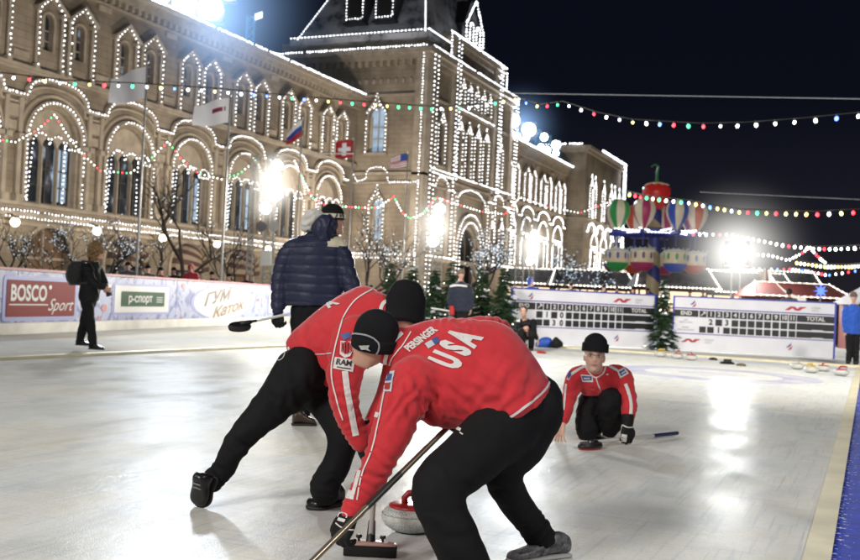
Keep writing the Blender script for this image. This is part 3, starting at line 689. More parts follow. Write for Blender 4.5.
# ------------------------------------------------------------------ curling stones
def granite():
    M = mat('granite', (.42,.44,.42), .35, bump=.1, bs=90); nt = M.node_tree; N = nt.nodes; L = nt.links
    tc = N.new('ShaderNodeTexCoord'); n = N.new('ShaderNodeTexNoise'); n.inputs['Scale'].default_value = 240; n.inputs['Detail'].default_value = 3; L.new(tc.outputs['Object'], n.inputs['Vector'])
    r = N.new('ShaderNodeValToRGB'); e = r.color_ramp.elements; e[0].position = .36; e[0].color = (.14,.16,.16,1); e[1].position = .58; e[1].color = (.68,.69,.65,1)
    k = e.new(.46); k.color = (.44,.46,.45,1)
    L.new(n.outputs[0], r.inputs[0]); L.new(r.outputs[0], N['Principled BSDF'].inputs['Base Color']); return M
GRAN = granite(); REDP = mat('red_plastic', (.40,.025,.025), .3); YELP = mat('yellow_plastic', (.6,.42,.05), .3); BAND = mat('worn_band', (.55,.55,.50), .7, var=.2, vs=40)
def stone(px, py, label, hm, rot=0.0, group='curling stones parked by the scoreboards'):
    c = G(px, py); t = thing('curling_stone', label, 'curling stone', c, group)
    mb = MB(); mb.lathe(c, [(.06,.0),(.07,.002),(.10,.012),(.128,.03),(.142,.05),(.1455,.066)], 40); mb.lathe(c, [(.1455,.066),(.145,.082)], 40, cap=False)
    mb.lathe(c, [(.145,.082),(.138,.10),(.118,.116),(.09,.122),(.05,.122)], 40); mb.build('granite_body', GRAN, t, smooth=True)
    mb = MB(); mb.lathe(c, [(.1458,.060),(.147,.066),(.147,.080),(.1458,.086)], 40, cap=False); mb.build('striking_band', BAND, t, smooth=True)
    mb = MB(); mb.lathe(c, [(.112,.118),(.114,.126),(.10,.133),(.05,.136),(.0,.137)], 32, cap=False); mb.build('cap_plate', hm, t, smooth=True)
    d = Vector((cos(rot), sin(rot), 0)); z = Vector((0,0,1)); mb = MB()
    mb.tube([c-d*.035+z*.13, c-d*.04+z*.16, c-d*.02+z*.182, c+d*.03+z*.188, c+d*.085+z*.186, c+d*.115+z*.178], [.017,.015,.016,.016,.016,.012], 10)
    mb.build('handle', hm, t, smooth=True)
stone(411, 531, 'speckled grey granite stone with red handle between the two sweepers', REDP, rot=.5, group=None)
for i, (px, py, hm, lb) in enumerate([(660,357,YELP,'small curling stone on the ice under the left scoreboard corner'),
    (677,359,REDP,'curling stone with red top just right of the little fir between the boards'), (691,360.5,REDP,'curling stone at the left foot of the right scoreboard, second from the fir'),
    (797,369.5,GRY,'curling stone with dark top, leftmost of the row by the right edge of the scoreboard'), (811,373,YELP,'pale yellow-topped curling stone in front of the row by the rink corner'),
    (823,371.5,REDP,'curling stone with red top behind the yellow-topped one'), (841,376,REDP,'curling stone nearest the rink corner, by the man in the blue jacket'), (521,352,YELP,'curling stone beside the crouching man')]):
    stone(px, py, lb, hm, rot=i)
for px, py, lb, r_, hm in ((727,364,'black rubber hack lying on the ice before the right scoreboard',.16,BLK), (713,360,'small black pad left of the rubber hack',.1,BLK), (741,366,'brown rubber wedge right of the black hack',.10,mat('brown_rubber',(.12,.09,.06),.8)), (541,353.5,'red disc lying on the ice by the crouching man',.12,REDP)):
    c = G(px, py); mb = MB(); mb.lathe(c, [(r_,0),(r_*1.05,.02),(r_*.8,.05),(r_*.3,.06)], 16)
    if r_ == .16: mb.box((c.x-.07,c.y-.05,.05),(c.x+.09,c.y+.05,.11))
    tag(mb.build('rubber_hack' if hm is not REDP else 'ice_marker', hm, smooth=False), lb, 'hack' if hm is not REDP else 'marker')
# ------------------------------------------------------------------ flags and poles
POLE = mat('grey_pole', (.45,.45,.44), .4, metal=.3)
def cloth_flag(name, label, at, w, h, cols, droop, cat='flag', waves=2.0):
    "flag grid from pole point at (top hoist) extending along direction; cols(u,v)->material index"
    d = Vector((cos(droop[0])*CR.x, cos(droop[0])*CR.y, 0)).normalized()*droop[2]; nx, ny = 26, 18; mats = cols[1]; mb = MB(); back = Vector((-d.y, d.x, 0))
    vs = []
    for j in range(ny+1):
        for i in range(nx+1):
            u, v = i/nx, j/ny; q = at + d*(u*w*cos(droop[1])) + Vector((0,0,-v*h - u*w*sin(droop[1])*(1-.25*v))) + back*(.16*w*u*sin(u*waves*pi+v*1.3)) + Vector((0,0,.05*h*u*sin(u*5+v*3)))
            vs.append(q)
    for j in range(ny):
        for i in range(nx):
            k = j*(nx+1)+i; mb.add([vs[k], vs[k+1], vs[k+nx+2], vs[k+nx+1]], [(0,1,2,3)], cols[0]((i+.5)/nx, (j+.5)/ny))
    o = mb.build(name, mats, smooth=False); bm = bmesh.new(); bm.from_mesh(o.data); bmesh.ops.remove_doubles(bm, verts=bm.verts, dist=1e-5)
    for f in bm.faces: f.smooth = True
    bm.to_mesh(o.data); bm.free(); return tag(o, label, cat)
FW = mat('flag_white', (.85,.85,.88), .7); FR = mat('flag_red', (.45,.02,.03), .7); FB = mat('flag_blue', (.03,.07,.35), .7)
def pole(px0, py0, px1, d, label, r=.035):
    b = base(px1, d); h = P(px0, py0, d).z; t = thing('flagpole', label, 'flagpole', b)
    mb = MB(); mb.tube([b, b+Vector((0,0,h))], [r*1.3, r*.8], 8); mb.build('mast', POLE, t, smooth=True)
    mb = MB(); mb.sph(b+Vector((0,0,h+r)), r*1.6); mb.build('finial', POLE, t, smooth=True)
    return b+Vector((0,0,h))
t1 = pole(143, 62, 135, 33, 'leftmost pale flagpole carrying a white pennant')
cloth_flag('flag', 'plain white flag on the leftmost pole', t1+Vector((0,0,-.1)), 1.25, 1.05, (lambda u, v: 0, [FW]), (0, .35, -1))
t2 = pole(223.5, 95, 220, 34, 'flagpole of the white flag with red script left of the light mast')
def wcol(u, v): return 1 if (.35 < v < .5 and .12 < u < .5 and int(u*40) % 3 != 0) else 0
cloth_flag('flag', 'white flag with a little red script', t2+Vector((0,0,-.05)), 1.25, .85, (wcol, [FW, mat('flag_maroon', (.25,.02,.08), .7)]), (0, .25, -1))
t3 = pole(297, 118, 293.5, 43, 'thin flagpole of the white, blue and red flag')
cloth_flag('flag', 'white, blue and red striped flag sagging from its pole', t3, .9, .74, (lambda u, v: int(v*3) if v < 1 else 2, [FW, FB, FR]), (0, .75, -1), waves=1.5)
t4 = pole(347, 139, 346, 46, 'flagpole of the red flag with white cross')
cloth_flag('flag', 'red flag with a white cross', t4, .84, .84, (lambda u, v: 1 if (abs(u-.5) < .11 and abs(v-.5) < .33) or (abs(v-.5) < .11 and abs(u-.5) < .33) else 0, [FR, FW]), (0, .1, -1), waves=1)
t5 = pole(408, 152, 401, 46, 'flagpole of the stars and stripes flag left of the second light mast')
cloth_flag('flag', 'stars and stripes flag in red, white and blue', t5+Vector((0,0,-.03)), .82, .64, (lambda u, v: 2 if (u < .42 and v < .5) else int(v*13) % 2, [FR, FW, FB]), (0, .25, -1), waves=1.6)

# ------------------------------------------------------------------ light masts
GALV = mat('galvanised_truss', (.4,.4,.38), .4, metal=.5); LAMPHOT = mat('lamp_glass', (1,1,1), emit=(1,.97,.88), es=60); LAMPCOLD = mat('cold_lamp_glass', (1,1,1), emit=(.80,.92,1), es=60)
HOUS = mat('lamp_housing', (.06,.06,.065), .45)
def truss(mb, a, b, w, r=.02, n=None):
    a, b = Vector(a), Vector(b); L_ = (b-a).length; n = n or max(2, int(L_/w)); t = (b-a).normalized()
    u = CR-t*CR.dot(t); u.normalize(); v = t.cross(u)
    co = [u*w/2+v*w/2, -u*w/2+v*w/2, -u*w/2-v*w/2, u*w/2-v*w/2]
    for c in co: mb.tube([a+c, b+c], r, 5)
    for i in range(n):
        p, q = a.lerp(b, i/n), a.lerp(b, (i+1)/n)
        for k in range(4): mb.tube([p+co[k], q+co[(k+1) % 4]], r*.6, 4)
        for k in range(4): mb.tube([q+co[k], q+co[(k+1) % 4]], r*.6, 4)
def floodlight(c, size, aim, label, hot=True, group=None, mount=None, es=None, haze=0):
    "boxed lamp > housing, lens, yoke"
    c = Vector(c); a = Vector(aim).normalized(); u = a.cross(Vector((0,0,1))).normalized(); v = u.cross(a)
    t = thing('floodlight', label, 'floodlight', c, group)
    mb = MB(); s = size
    mb.rings([[c+u*(x*s*k)+v*(y*s*k)+a*dd for x, y in ((-1,-1),(1,-1),(1,1),(-1,1))] for k, dd in ((.35,-s*1.1),(.6,-s*.9),(1,0),(1.05,.02*s))]); mb.build('housing', HOUS, t)
    mb = MB(); mb.ell(c+a*s*.12, u*s*.93, v*s*.93, a*s*.28, 14, 8); mb.build('lens', LAMPHOT if hot else LAMPCOLD, t, smooth=True)
    mb = MB(); mb.tube([c-u*s*1.15, c-u*s*1.15-v*s*1.3, c+u*s*1.15-v*s*1.3, c+u*s*1.15], s*.07, 5); mb.build('yoke', HOUS, t)
    return t
def toRink(p): q = Vector((-4, 8, 0))-p; return q
# mast one: two truss legs and a top bar
d = 40
b1, b2 = base(247.5, d), base(266, d); hm1 = P(268, 153, d).z
t = thing('lighting_mast', 'galvanised truss mast with two legs holding the brightest four lamps', 'light mast', b2)
mb = MB(); truss(mb, b1, b1+Vector((0,0,hm1*.98)), .20, .017); truss(mb, b2, b2+Vector((0,0,hm1)), .36, .024); mb.build('truss', GALV, t)
mb = MB(); mb.tube([b2+Vector((0,0,hm1)), b2+Vector((0,0,hm1))+CR*3.2], .03, 6); mb.tube([b1+Vector((0,0,hm1*.98)), b2+Vector((0,0,hm1*.98))], .025, 6); mb.build('cross_bar', GALV, t)
mb = MB(); c = P(266, 258, d-.3); mb.obox(c, CR*.2, CU*.3, CF*.12); mb.build('switch_box', mat('pale_box', (.55,.55,.52), .5), t)
for i, (px, py) in enumerate([(277,165.5),(269,177),(277,194),(265.6,208)]):
    c = P(px, py, d-.35); floodlight(c, .23, toRink(c), 'lit floodlight on the left truss mast, %s of four from the top' % ['first','second','third','fourth'][i], group='lit lamps on the left truss mast')
for i, px in enumerate((261, 274)):
    c = P(px, 226, d-.3); mb = MB(); u_ = toRink(c).normalized(); mb.tube([c-u_*.27, c, c+u_*.19], [.12,.17,.21], 14)
    tag(mb.build('spotlight', HOUS if i == 0 else mat('grey_spot', (.25,.25,.24), .4)), 'unlit round stage spotlight under the four lamps, %s one' % ('left' if i == 0 else 'right'), 'spotlight')
# mast two and three
for (px, d, top, lamps, lb, w) in ((424, 40, 205, [(439.5,209),(435,220),(438.5,230),(433,241)], 'second', .55), (518, 50, 212, [(534.5,234),(531.5,243.5),(534,252),(530,261)], 'third', .4)):
    b = base(px, d); h = P(px+5, top, d).z; t = thing('lighting_mast', 'galvanised truss mast, %s from the left, beside the store entrance' % lb if lb == 'second' else 'farthest galvanised mast behind the left scoreboard', 'light mast', b)
    mb = MB(); truss(mb, b, b+Vector((0,0,h)), w, .022)
    b_ = base(px+12, d); truss(mb, b_, b_+Vector((0,0,h)), w*.6, .018); mb.build('truss', GALV, t)
    for i, (lx, ly) in enumerate(lamps):
        c = P(lx, ly, d-.5); floodlight(c, .22 if lb == 'second' else .19, toRink(c), 'lit floodlight on the %s mast, %s from the top' % ('middle' if lb == 'second' else 'farthest', ['first','second','third','fourth'][i]), group='lit lamps on the %s mast' % lb)
# bright lamp right of the carousel
d = 46; c = P(737, 253, d); b = Vector((c.x, c.y, 0))
t = thing('lighting_mast', 'mast with twin poles of the single dazzling lamp right of the carousel', 'light mast', b)
mb = MB()
for q in (-.2, .2): mb.tube([b+CR*q, b+CR*q+Vector((0,0,c.z-.3))], .045, 6)
mb.build('pole', GALV, t)
HOT = mat('dazzling_glass', (1,1,1), emit=(1,.99,.94), es=120)
o = floodlight(c, .52, toRink(c), 'dazzling white floodlight right of the balloon carousel')
# roof floodlights, left wing
roofp = []
for i, (px, py, s) in enumerate([(160,-7,.75),(186,3,.75),(211,8,.85),(228,-8,.6)]):
    c = onX(px, py, -44.2); roofp.append(c); floodlight(c, s, toRink(c), 'cold white floodlight on the left roof edge, %s from the left' % ['first','second','third','fourth'][i], hot=False, group='floodlights on the left wing roof')
# truss tower on the roof
c = onX(251, 17, -45.5); b = Vector((c.x, c.y, 19.5)); BLT = mat('blue_lit_truss', (.10,.22,.34), .5, emit=(.05,.25,.45), es=.25)  # blue light on the lattice is put into its colour and faint glow
t = thing('roof_mast', 'thin bluish lattice mast on the left wing roof with one lamp', 'light mast', b)
mb = MB(); truss(mb, b, Vector((b.x,b.y,c.z)), .55, .05); mb.tube([Vector((b.x,b.y,c.z)), Vector((b.x,b.y,c.z))+CR*.7], .05, 5); mb.build('truss', BLT, t)
mb = MB(); mb.obox(Vector((b.x,b.y,c.z))+CR*.6+Vector((0,0,.1)), CR*.28+CU*.1, CU*.22, CF*.1); mb.build('lamp', mat('dim_lamp', (1,1,1), emit=(.75,.9,1), es=1.6), t)
# right wing roof floods with scaffold
sc = thing('roof_scaffold', 'blue-lit scaffold with small lamps on the right wing roof', 'scaffold', onX(540, 145, -39.5))
mb = MB()
for px in (538, 548, 558, 566, 571):
    p = onX(px, 140, -39.6); z = 20.2; truss(mb, (p.x,p.y,z), (p.x,p.y,onX(px, 130+(px-538)*.55, -39.6).z), .7, .06)
mb.build('truss', BLT, sc)
for i, (px, py, s) in enumerate([(512.6,120.5,.85),(528.8,129.6,.85),(544,137,.5),(556,145,.6),(510,132,.4),(517,136,.4),(526,138,.4),(541,147,.4),(547,150,.45),(556,153,.4),(568,149,.35)]):
    c = onX(px, py, -38.9); floodlight(c, s, toRink(c), ('large' if s > .7 else 'small')+' cold floodlight on the right wing roof, number %s along the edge' % ['one','two','three','four','five','six','seven','eight','nine','ten','eleven'][i], hot=False, group='floodlights on the right wing roof')

# ------------------------------------------------------------------ garlands
WIRE = mat('black_wire', (.012,.012,.012), .6); PALEW = mat('pale_wire', (.35,.37,.4), .4, metal=.4)
GC = [mat('bulb_'+n, c, emit=c, es=e) for n, c, e in (('white', (1,.98,.9), 7), ('red', (1,.04,.06), 6), ('green', (.05,.8,.25), 5), ('yellow', (1,.75,.2), 6), ('blue', (.1,.22,1), 6), ('offwhite', (.8,.95,1), 7))]
SOCK = MB(); SOCK.tube([(0,0,0),(0,0,.05)], .02, 6); SOCKM = SOCK.mesh('socket'); SOCKM.materials.append(WIRE)
BMESH = []
for i, g in enumerate(GC):
    q = MB(); q.ell((0,0,-.02), Vector((.028,0,0)), Vector((0,.028,0)), Vector((0,0,.038)), 8, 6); me = q.mesh('bulb'); me.materials.append(g); me.polygons.foreach_set('use_smooth', [True]*len(me.polygons)); BMESH.append(me)
def garland(pl, d, n, label, br=1.0, sag=0.0, cols=(0,1,2,3,4,5), wire=True, parts=True, group=None, jitter=.2):
    "pl: image polyline at depth d (depth may be a pair)"
    d0, d1 = d if isinstance(d, tuple) else (d, d)
    xs0, xs1 = pl[0][0], pl[-1][0]
    pts = [P(x, y, d0+(d1-d0)*k/(len(pl)-1)) for k, (x, y) in enumerate(pl)]
    # densify
    seg = []; 
    for a, b in zip(pts, pts[1:]):
        for i in range(6): q = a.lerp(b, i/6); q.z -= sag*4*(i/6)*(1-i/6); seg.append(q)
    seg.append(pts[-1])
    t = thing('light_garland', label, 'light garland', pts[0], group)
    mb = MB(); mb.tube(seg, .010*br if wire else .004*br, 4); w = mb.build('wire', WIRE, t)
    L_ = [0]
    for a, b in zip(seg, seg[1:]): L_.append(L_[-1]+(b-a).length)
    for i in range(n):
        s = L_[-1]*(i+.5)/n; k = max(j for j in range(len(L_)) if L_[j] <= s); k = min(k, len(seg)-2)
        p = seg[k].lerp(seg[k+1], (s-L_[k])/max(1e-6, L_[k+1]-L_[k]))
        c = random.choice(cols); o = bpy.data.objects.new('bulb', BMESH[c]); COL.objects.link(o); o.parent = t
        o.location = p-pts[0]+Vector((0,0,-.05*br)); o.scale = (br*random.uniform(.85,1.15),)*3
        o.rotation_euler = (random.uniform(-jitter, jitter), random.uniform(-jitter, jitter), 0)
        if d0 < 32 and parts:
            s2 = bpy.data.objects.new('socket', SOCKM); COL.objects.link(s2); s2.parent = t; s2.location = p-pts[0]+Vector((0,0,-.05*br)); s2.scale = (br,)*3
garland([(-10,71),(65,80),(140,83),(215,88),(290,95),(360,101),(430,106),(470,105),(508,98)], (23,30), 42, 'coloured bulb garland crossing the upper store front', 1.25)
garland([(510,95),(540,104),(563,101),(598,112),(632,119),(665,121),(700,123),(745,122),(800,118),(870,111)], (30,22), 24, 'coloured bulb garland high in the dark sky', 1.3, cols=(0,1,3,5,0,1,2,4))
def wire(a, b, d, label):
    mb = MB(); mb.tube([P(*a, d[0]), P(*b, d[1])], .012, 4); tag(mb.build('overhead_wire', PALEW), label, 'wire')
wire((508,93), (872,99), (30,24), 'pale overhead wire above the high sky garland')
wire((700,192), (872,200), (38,34), 'pale overhead wire right of the carousel')
garland([(622,190),(640,194),(662,197),(690,200),(715,205),(740,209),(775,210),(815,211),(872,208)], (44,34), 30, 'garland of coloured bulbs leaving the carousel top to the right', 1.9)
garland([(690,232),(730,232),(755,237),(785,243),(815,246),(840,246),(872,244)], (50,40), 30, 'white bulb garland right of the dazzling lamp', 1.9, cols=(0,0,5,1,0))
garland([(745,252),(770,253),(788,258),(800,252),(810,245),(818,254),(826,261)], (50,44), 24, 'short zigzag bulb garland right of the dazzling lamp', 1.7, cols=(0,5,1,0))
garland([(795,260),(825,264),(850,264),(872,262)], (46,40), 22, 'white bulb garland just above the red roofs', 1.9, cols=(0,0,5,3))
garland([(745,267),(790,267),(808,269),(828,273),(872,266)], (52,44), 26, 'lowest bulb garland over the red roofs', 1.7, cols=(0,5,4,1,0))
garland([(-12,135),(15,141),(38,128),(55,113),(66,131),(78,148),(100,169),(130,172),(150,158),(168,140),(180,156),(198,172),(222,178),(240,172),(257,158)], 42, 78, 'zigzag garland of coloured bulbs across the left windows', .85, cols=(0,5,0,1,5,2,0,0))
garland([(294,158),(312,196),(330,206),(345,205),(362,206),(378,206),(394,195),(402,211),(410,217),(422,213),(436,196)], 44, 60, 'garland of coloured bulbs draped between mast and entrance tower', .95, cols=(0,5,0,1,2))
garland([(436,196),(455,202),(480,210),(505,213),(520,196),(545,205),(580,212),(612,200)], (48,70), 60, 'garland of white bulbs drawn over the entrance', 1.0, cols=(0,5,0,1))

# ------------------------------------------------------------------ wall lanterns
LANT = mat('lantern_glow', (1,1,1), emit=(1,.85,.6), es=7)
for i, (px, py) in enumerate([(15,222),(97,231),(163,238),(217,244),(268,249),(302,252)]):
    c = onX(px, py, -43.0); t = thing('wall_lantern', 'warm round wall lantern on the store front, number %s from the left' % ['one','two','three','four','five','six'][i], 'lantern', c, 'round lanterns along the left wing')
    mb = MB(); mb.sph(c, .26, 12, 8); mb.build('globe', LANT, t, smooth=True)
    mb = MB(); mb.tube([c+Vector((0,0,.25)), c+Vector((-.3,0,.45)), c+Vector((-.98,0,.45))], .04, 5); mb.lathe(c+Vector((0,0,.22)), [(.16,0),(.1,.1),(.0,.16)], 10); mb.build('bracket', HOUS, t)

# ------------------------------------------------------------------ trees
BARK = mat('dark_bark', (.045,.035,.028), .9); NEED = mat('fir_needles', (.022,.05,.022), .8, var=.4, vs=5, spec=.2); NEED2 = mat('fir_needles_pale', (.05,.085,.04), .8, var=.3, vs=5, spec=.2)
TBL = mat('tree_bulb', (1,1,1), emit=(.72,.86,1), es=1.4); TBW = mat('tree_bulb_warm', (1,1,1), emit=(1,.93,.8), es=5)
def fir(b, h, r, label, seed, lights=9, snow=.05, group='fir trees along the far edge of the ice'):
    rnd = random.Random(seed); t = thing('fir_tree', label, 'fir tree', b, group)
    mb = MB(); mb.tube([b, b+Vector((0,0,h*.97))], [.07*h/2.5, .01], 7); mb.build('trunk', BARK, t)
    mb = MB(); lb = MB(); z = .08*h
    while z < h*.985:
        f = 1-z/h; R_ = r*(f**.85)*rnd.uniform(.8, 1.12)+.04; nb = max(5, int(15*f)+4)
        for k in range(nb):
            a = rnd.uniform(0, 2*pi); R1 = R_*rnd.uniform(.65, 1.1); dr = Vector((cos(a), sin(a), 0)); tip = b+Vector((0,0,z))+dr*R1+Vector((0,0,-R1*rnd.uniform(.12,.42)))
            o = b+Vector((0,0,z)); side = Vector((-dr.y, dr.x, 0)); m_ = max(3, int(R1/.065))
            mat_i = 2 if rnd.random() < snow else (1 if rnd.random() < .35 else 0)
            for j in range(m_):
                q = o.lerp(tip, (j+.6)/m_)
                for sgn in (-1, 1):
                    l = rnd.uniform(.07, .14)*(1.25-.6*j/m_)*h/2.2; e = q+side*(sgn*l)+dr*l*rnd.uniform(.35,.8)+Vector((0,0,rnd.uniform(-.05,.02))); w_ = Vector((0,0,rnd.uniform(.015,.03)))+dr*.012
                    mb.add([q-w_, e, q+w_], [(0,1,2)], mat_i if rnd.random() < .8 else 0)
            mb.add([tip+side*.03, tip+dr*.07, tip-side*.03, tip-dr*.1+Vector((0,0,.03))], [(0,1,2,3)], mat_i)
        z += h*.032
    mb.build('foliage', [NEED, NEED2, SNOW], t)
    for i in range(lights):
        z = rnd.uniform(.08, .95)*h; a = rnd.uniform(0, 2*pi); R1 = r*((1-z/h)**.85)*rnd.uniform(.7,1.05); lb.octa(b+Vector((cos(a)*R1, sin(a)*R1, z-.1)), .018*h/2)
    if lights: o = lb.build('light_string', TBW, t)
fir(base(411,27), 2.05, .85, 'fir tree left of the man in the dark training jacket', 1)
fir(base(434,26), 1.9, .7, 'fir tree half hidden behind the sweeper, beside the man', 2)
fir(base(452,30), 2.3, .95, 'dark fir tree directly behind the man in the training jacket', 33, 8)
fir(base(482,26.5), 2.0, .8, 'fir tree right of the man in the training jacket', 3)
fir(base(504,26.2), 2.05, .75, 'fir tree against the left end of the left scoreboard', 4)
fir(base(664,28.3), 2.0, .52, 'narrow fir tree between the two scoreboards', 5, 16, .18)
fir(base(389,31), 2.2, .8, 'fir tree behind the fair-haired onlooker', 8, 8)
def bare_tree(b, h, label, seed, lights=120, spread=.75, group=None, tb=TBL, r0_=None, lr=.028):
    rnd = random.Random(seed); t = thing('bare_tree', label, 'tree', b, group); mb = MB(); lb = MB(); tips = []
    def grow(p, d, L_, r, lev):
        q = p; pts = [p]; n = 3
        for i in range(n): d = (d+Vector((rnd.uniform(-.2,.2), rnd.uniform(-.2,.2), rnd.uniform(-.06,.16)))).normalized(); q = q+d*(L_/n); pts.append(q)
        mb.tube(pts, [r*(1-.35*i/n) for i in range(n+1)], 5 if lev < 2 else 3, cap=False)
        if lev > 0:
            for i in range(len(pts)-1): tips.append((pts[i], pts[i+1]))
        if lev < 4:
            for k in range(rnd.choice((3,4)) if lev < 3 else 3):
                a = rnd.uniform(0, 2*pi); el = rnd.uniform(.35, 1.0)*spread; ax = Vector((cos(a), sin(a), 0)); nd = (d*cos(el)+ax*sin(el)+Vector((0,0,.12))).normalized()
                grow(pts[rnd.choice((2,3,3))], nd, L_*rnd.uniform(.6,.8), r*.58, lev+1)
    grow(b, Vector((0,0,1)), h*.34, r0_ or h*.018, 0); mb.build('branches', BARK, t)
    for i in range(lights): a, c = rnd.choice(tips); lb.octa(a.lerp(c, rnd.random())+Vector((rnd.uniform(-.03,.03),0,rnd.uniform(-.03,.03))), lr*rnd.uniform(.4,1.1))
    if lights: lb.build('light_string', tb, t)
for i, (px, d, h, li, sd, lb, lr) in enumerate([
    (8,38,4.3,120,11,'leafless shrub strung with tiny lights at the far left behind the barrier',.022), (46,36,3.6,110,12,'leafless tree left of the photographer, dotted with tiny lights',.022),
    (78,38,4.0,200,13,'leafless tree directly behind the photographer, thick with blue-white lights',.024), (108,37,4.0,190,14,'leafless tree right of the photographer with bluish lights',.024),
    (150,38,3.6,60,15,'leafless tree between the first and second flagpole',.022), (185,36,6.0,40,16,'tall dark leafless tree left of the second flagpole',.022), (232,41,4.0,60,17,'leafless tree just left of the light mast',.022),
    (372,42,5.0,150,18,'leafless tree with blue-white lights under the narrow tower window',.028), (388,43,4.6,150,19,'lit leafless tree left of the stars and stripes pole',.028),
    (300,44,4.4,110,24,'lit leafless tree behind the man in the quilted jacket',.026), (330,44,4.4,110,25,'lit leafless tree right of the quilted jacket man',.026),
    (462,52,6.2,230,20,'leafless tree with lights in front of the great arch',.034), (490,54,5.6,210,21,'lit leafless tree right of the great arch',.036), (545,62,5.5,150,22,'lit leafless tree behind the left scoreboard',.04), (585,70,5.5,150,23,'lit leafless tree left of the carousel baskets',.045)]):
    bare_tree(base(px, d), h, lb, sd, li, .95, 'leafless trees with tiny lights in front of the store', lr=lr)

# ------------------------------------------------------------------ balloon carousel
d = 60; cb = base(652, d); K = d/1000.0
car = thing('balloon_carousel', 'fairground carousel with striped balloon gondolas and a strawberry on top', 'carousel', cb)
def cz(py, px=654): return P(px, py, d).z
def stripes(name, cols, turns=7, sc=1.0):
    M = mat(name, cols[0], .45); nt = M.node_tree; N = nt.nodes; L = nt.links; b = N['Principled BSDF']
    tc = N.new('ShaderNodeTexCoord'); sp = N.new('ShaderNodeSeparateXYZ'); L.new(tc.outputs['Object'], sp.inputs[0])
    return M, N, L, b, sp
M, N, L, b, sp = stripes('barber_stripe', [(.6,.5,.3)])
s1 = N.new('ShaderNodeMath'); s1.operation = 'SUBTRACT'; s1.inputs[1].default_value = cb.x; L.new(sp.outputs[0], s1.inputs[0])
s2 = N.new('ShaderNodeMath'); s2.operation = 'SUBTRACT'; s2.inputs[1].default_value = cb.y; L.new(sp.outputs[1], s2.inputs[0])
at = N.new('ShaderNodeMath'); at.operation = 'ARCTAN2'; L.new(s2.outputs[0], at.inputs[0]); L.new(s1.outputs[0], at.inputs[1])
ad = N.new('ShaderNodeMath'); ad.operation = 'MULTIPLY_ADD'; ad.inputs[1].default_value = 3.6; L.new(sp.outputs[2], ad.inputs[0]); L.new(at.outputs[0], ad.inputs[2])
sn = N.new('ShaderNodeMath'); sn.operation = 'SINE'; L.new(ad.outputs[0], sn.inputs[0]); gt = N.new('ShaderNodeMath'); gt.operation = 'GREATER_THAN'; gt.inputs[1].default_value = 0; L.new(sn.outputs[0], gt.inputs[0])
mx = N.new('ShaderNodeMix'); mx.data_type = 'RGBA'; mx.inputs[6].default_value = (.05,.06,.30,1); mx.inputs[7].default_value = (.62,.52,.30,1); L.new(gt.outputs[0], mx.inputs[0]); L.new(mx.outputs[2], b.inputs['Base Color'])
mb = MB(); mb.lathe(cb, [(.42,0),(.38,cz(240)),(.36,cz(205))], 24); mb.build('column', M, car, smooth=True, auto=40)
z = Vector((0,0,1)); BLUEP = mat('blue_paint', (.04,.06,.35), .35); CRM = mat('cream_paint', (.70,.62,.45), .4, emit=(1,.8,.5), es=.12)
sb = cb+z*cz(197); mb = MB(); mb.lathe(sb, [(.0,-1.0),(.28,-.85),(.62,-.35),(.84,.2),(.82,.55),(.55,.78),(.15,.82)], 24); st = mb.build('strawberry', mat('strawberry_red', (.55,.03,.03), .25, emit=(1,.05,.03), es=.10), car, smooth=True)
mb = MB()
for k in range(8): a = k*pi/4; mb.ell(sb+z*.82+Vector((cos(a),sin(a),0))*.4, Vector((cos(a),sin(a),-.25))*.36, Vector((-sin(a),cos(a),0))*.15, z*.05)
mb.build('crown_leaves', CRM, st)
mb = MB(); mb.tube([sb+z*.8, sb+z*1.5, sb+z*1.85+CR*.05, sb+z*2.0-CR*.15, sb+z*1.85-CR*.4], [.11,.09,.08,.07,.05], 8); mb.build('stem', mat('stem_green', (.03,.22,.08), .4), st, smooth=True)
RB = 2.45; CAR0 = atan2(-CF.y, -CF.x)+.30; ym = cz(236); yb = cz(262)
mb = MB(); mb.lathe(cb+z*(ym-.1), [(.45,0),(1.1,.25),(1.1,.45),(.45,.6)], 20)
for k in range(8):
    a = k*2*pi/8+CAR0; dr = Vector((cos(a), sin(a), 0)); mb.tube([cb+z*ym+dr*.5, cb+z*(ym+.1)+dr*(RB+.35)], .13, 6)
mb.lathe(cb+z*(ym+.02), [(RB*.78,0),(RB*.78,.16),(RB*.70,.16),(RB*.70,0)], 32, cap=False)
mb.build('arm_wheel', BLUEP, car)
mb = MB()
for k in range(60):
    a = k*2*pi/60; mb.octa(cb+Vector((cos(a)*RB*.80, sin(a)*RB*.80, ym+.1)), .05)
    if k % 6 == 0:
        for j in range(10): mb.octa(cb+Vector((cos(a+.2)*(.6+j*.25), sin(a+.2)*(.6+j*.25), ym+.27)), .05)
        mb.tube([cb+Vector((cos(a+.2)*.5, sin(a+.2)*.5, ym+.27)), cb+Vector((cos(a+.2)*2.9, sin(a+.2)*2.9, ym+.27))], .012, 3)
mb.tube([cb+Vector((cos(k*pi/30)*RB*.80, sin(k*pi/30)*RB*.80, ym+.1)) for k in range(61)], .012, 3, cap=False)
mb.build('light_string', BULB, car)
def balloon_mat(i, cols, c):
    M, N, L, b, sp = stripes('balloon_stripe_%s' % ['green','magenta','blue','red','violet'][i], cols)
    s1 = N.new('ShaderNodeTexCoord')
    return M
BC = [mat('balloon_green', (.04,.28,.08), .35, emit=(.1,.9,.2), es=.06), mat('balloon_magenta', (.45,.05,.14), .35, emit=(.9,.1,.3), es=.06), mat('balloon_blue', (.03,.08,.40), .35, emit=(.1,.2,1), es=.08), mat('balloon_red', (.55,.08,.04), .35, emit=(1,.2,.1), es=.08), mat('balloon_violet', (.25,.08,.28), .35)]
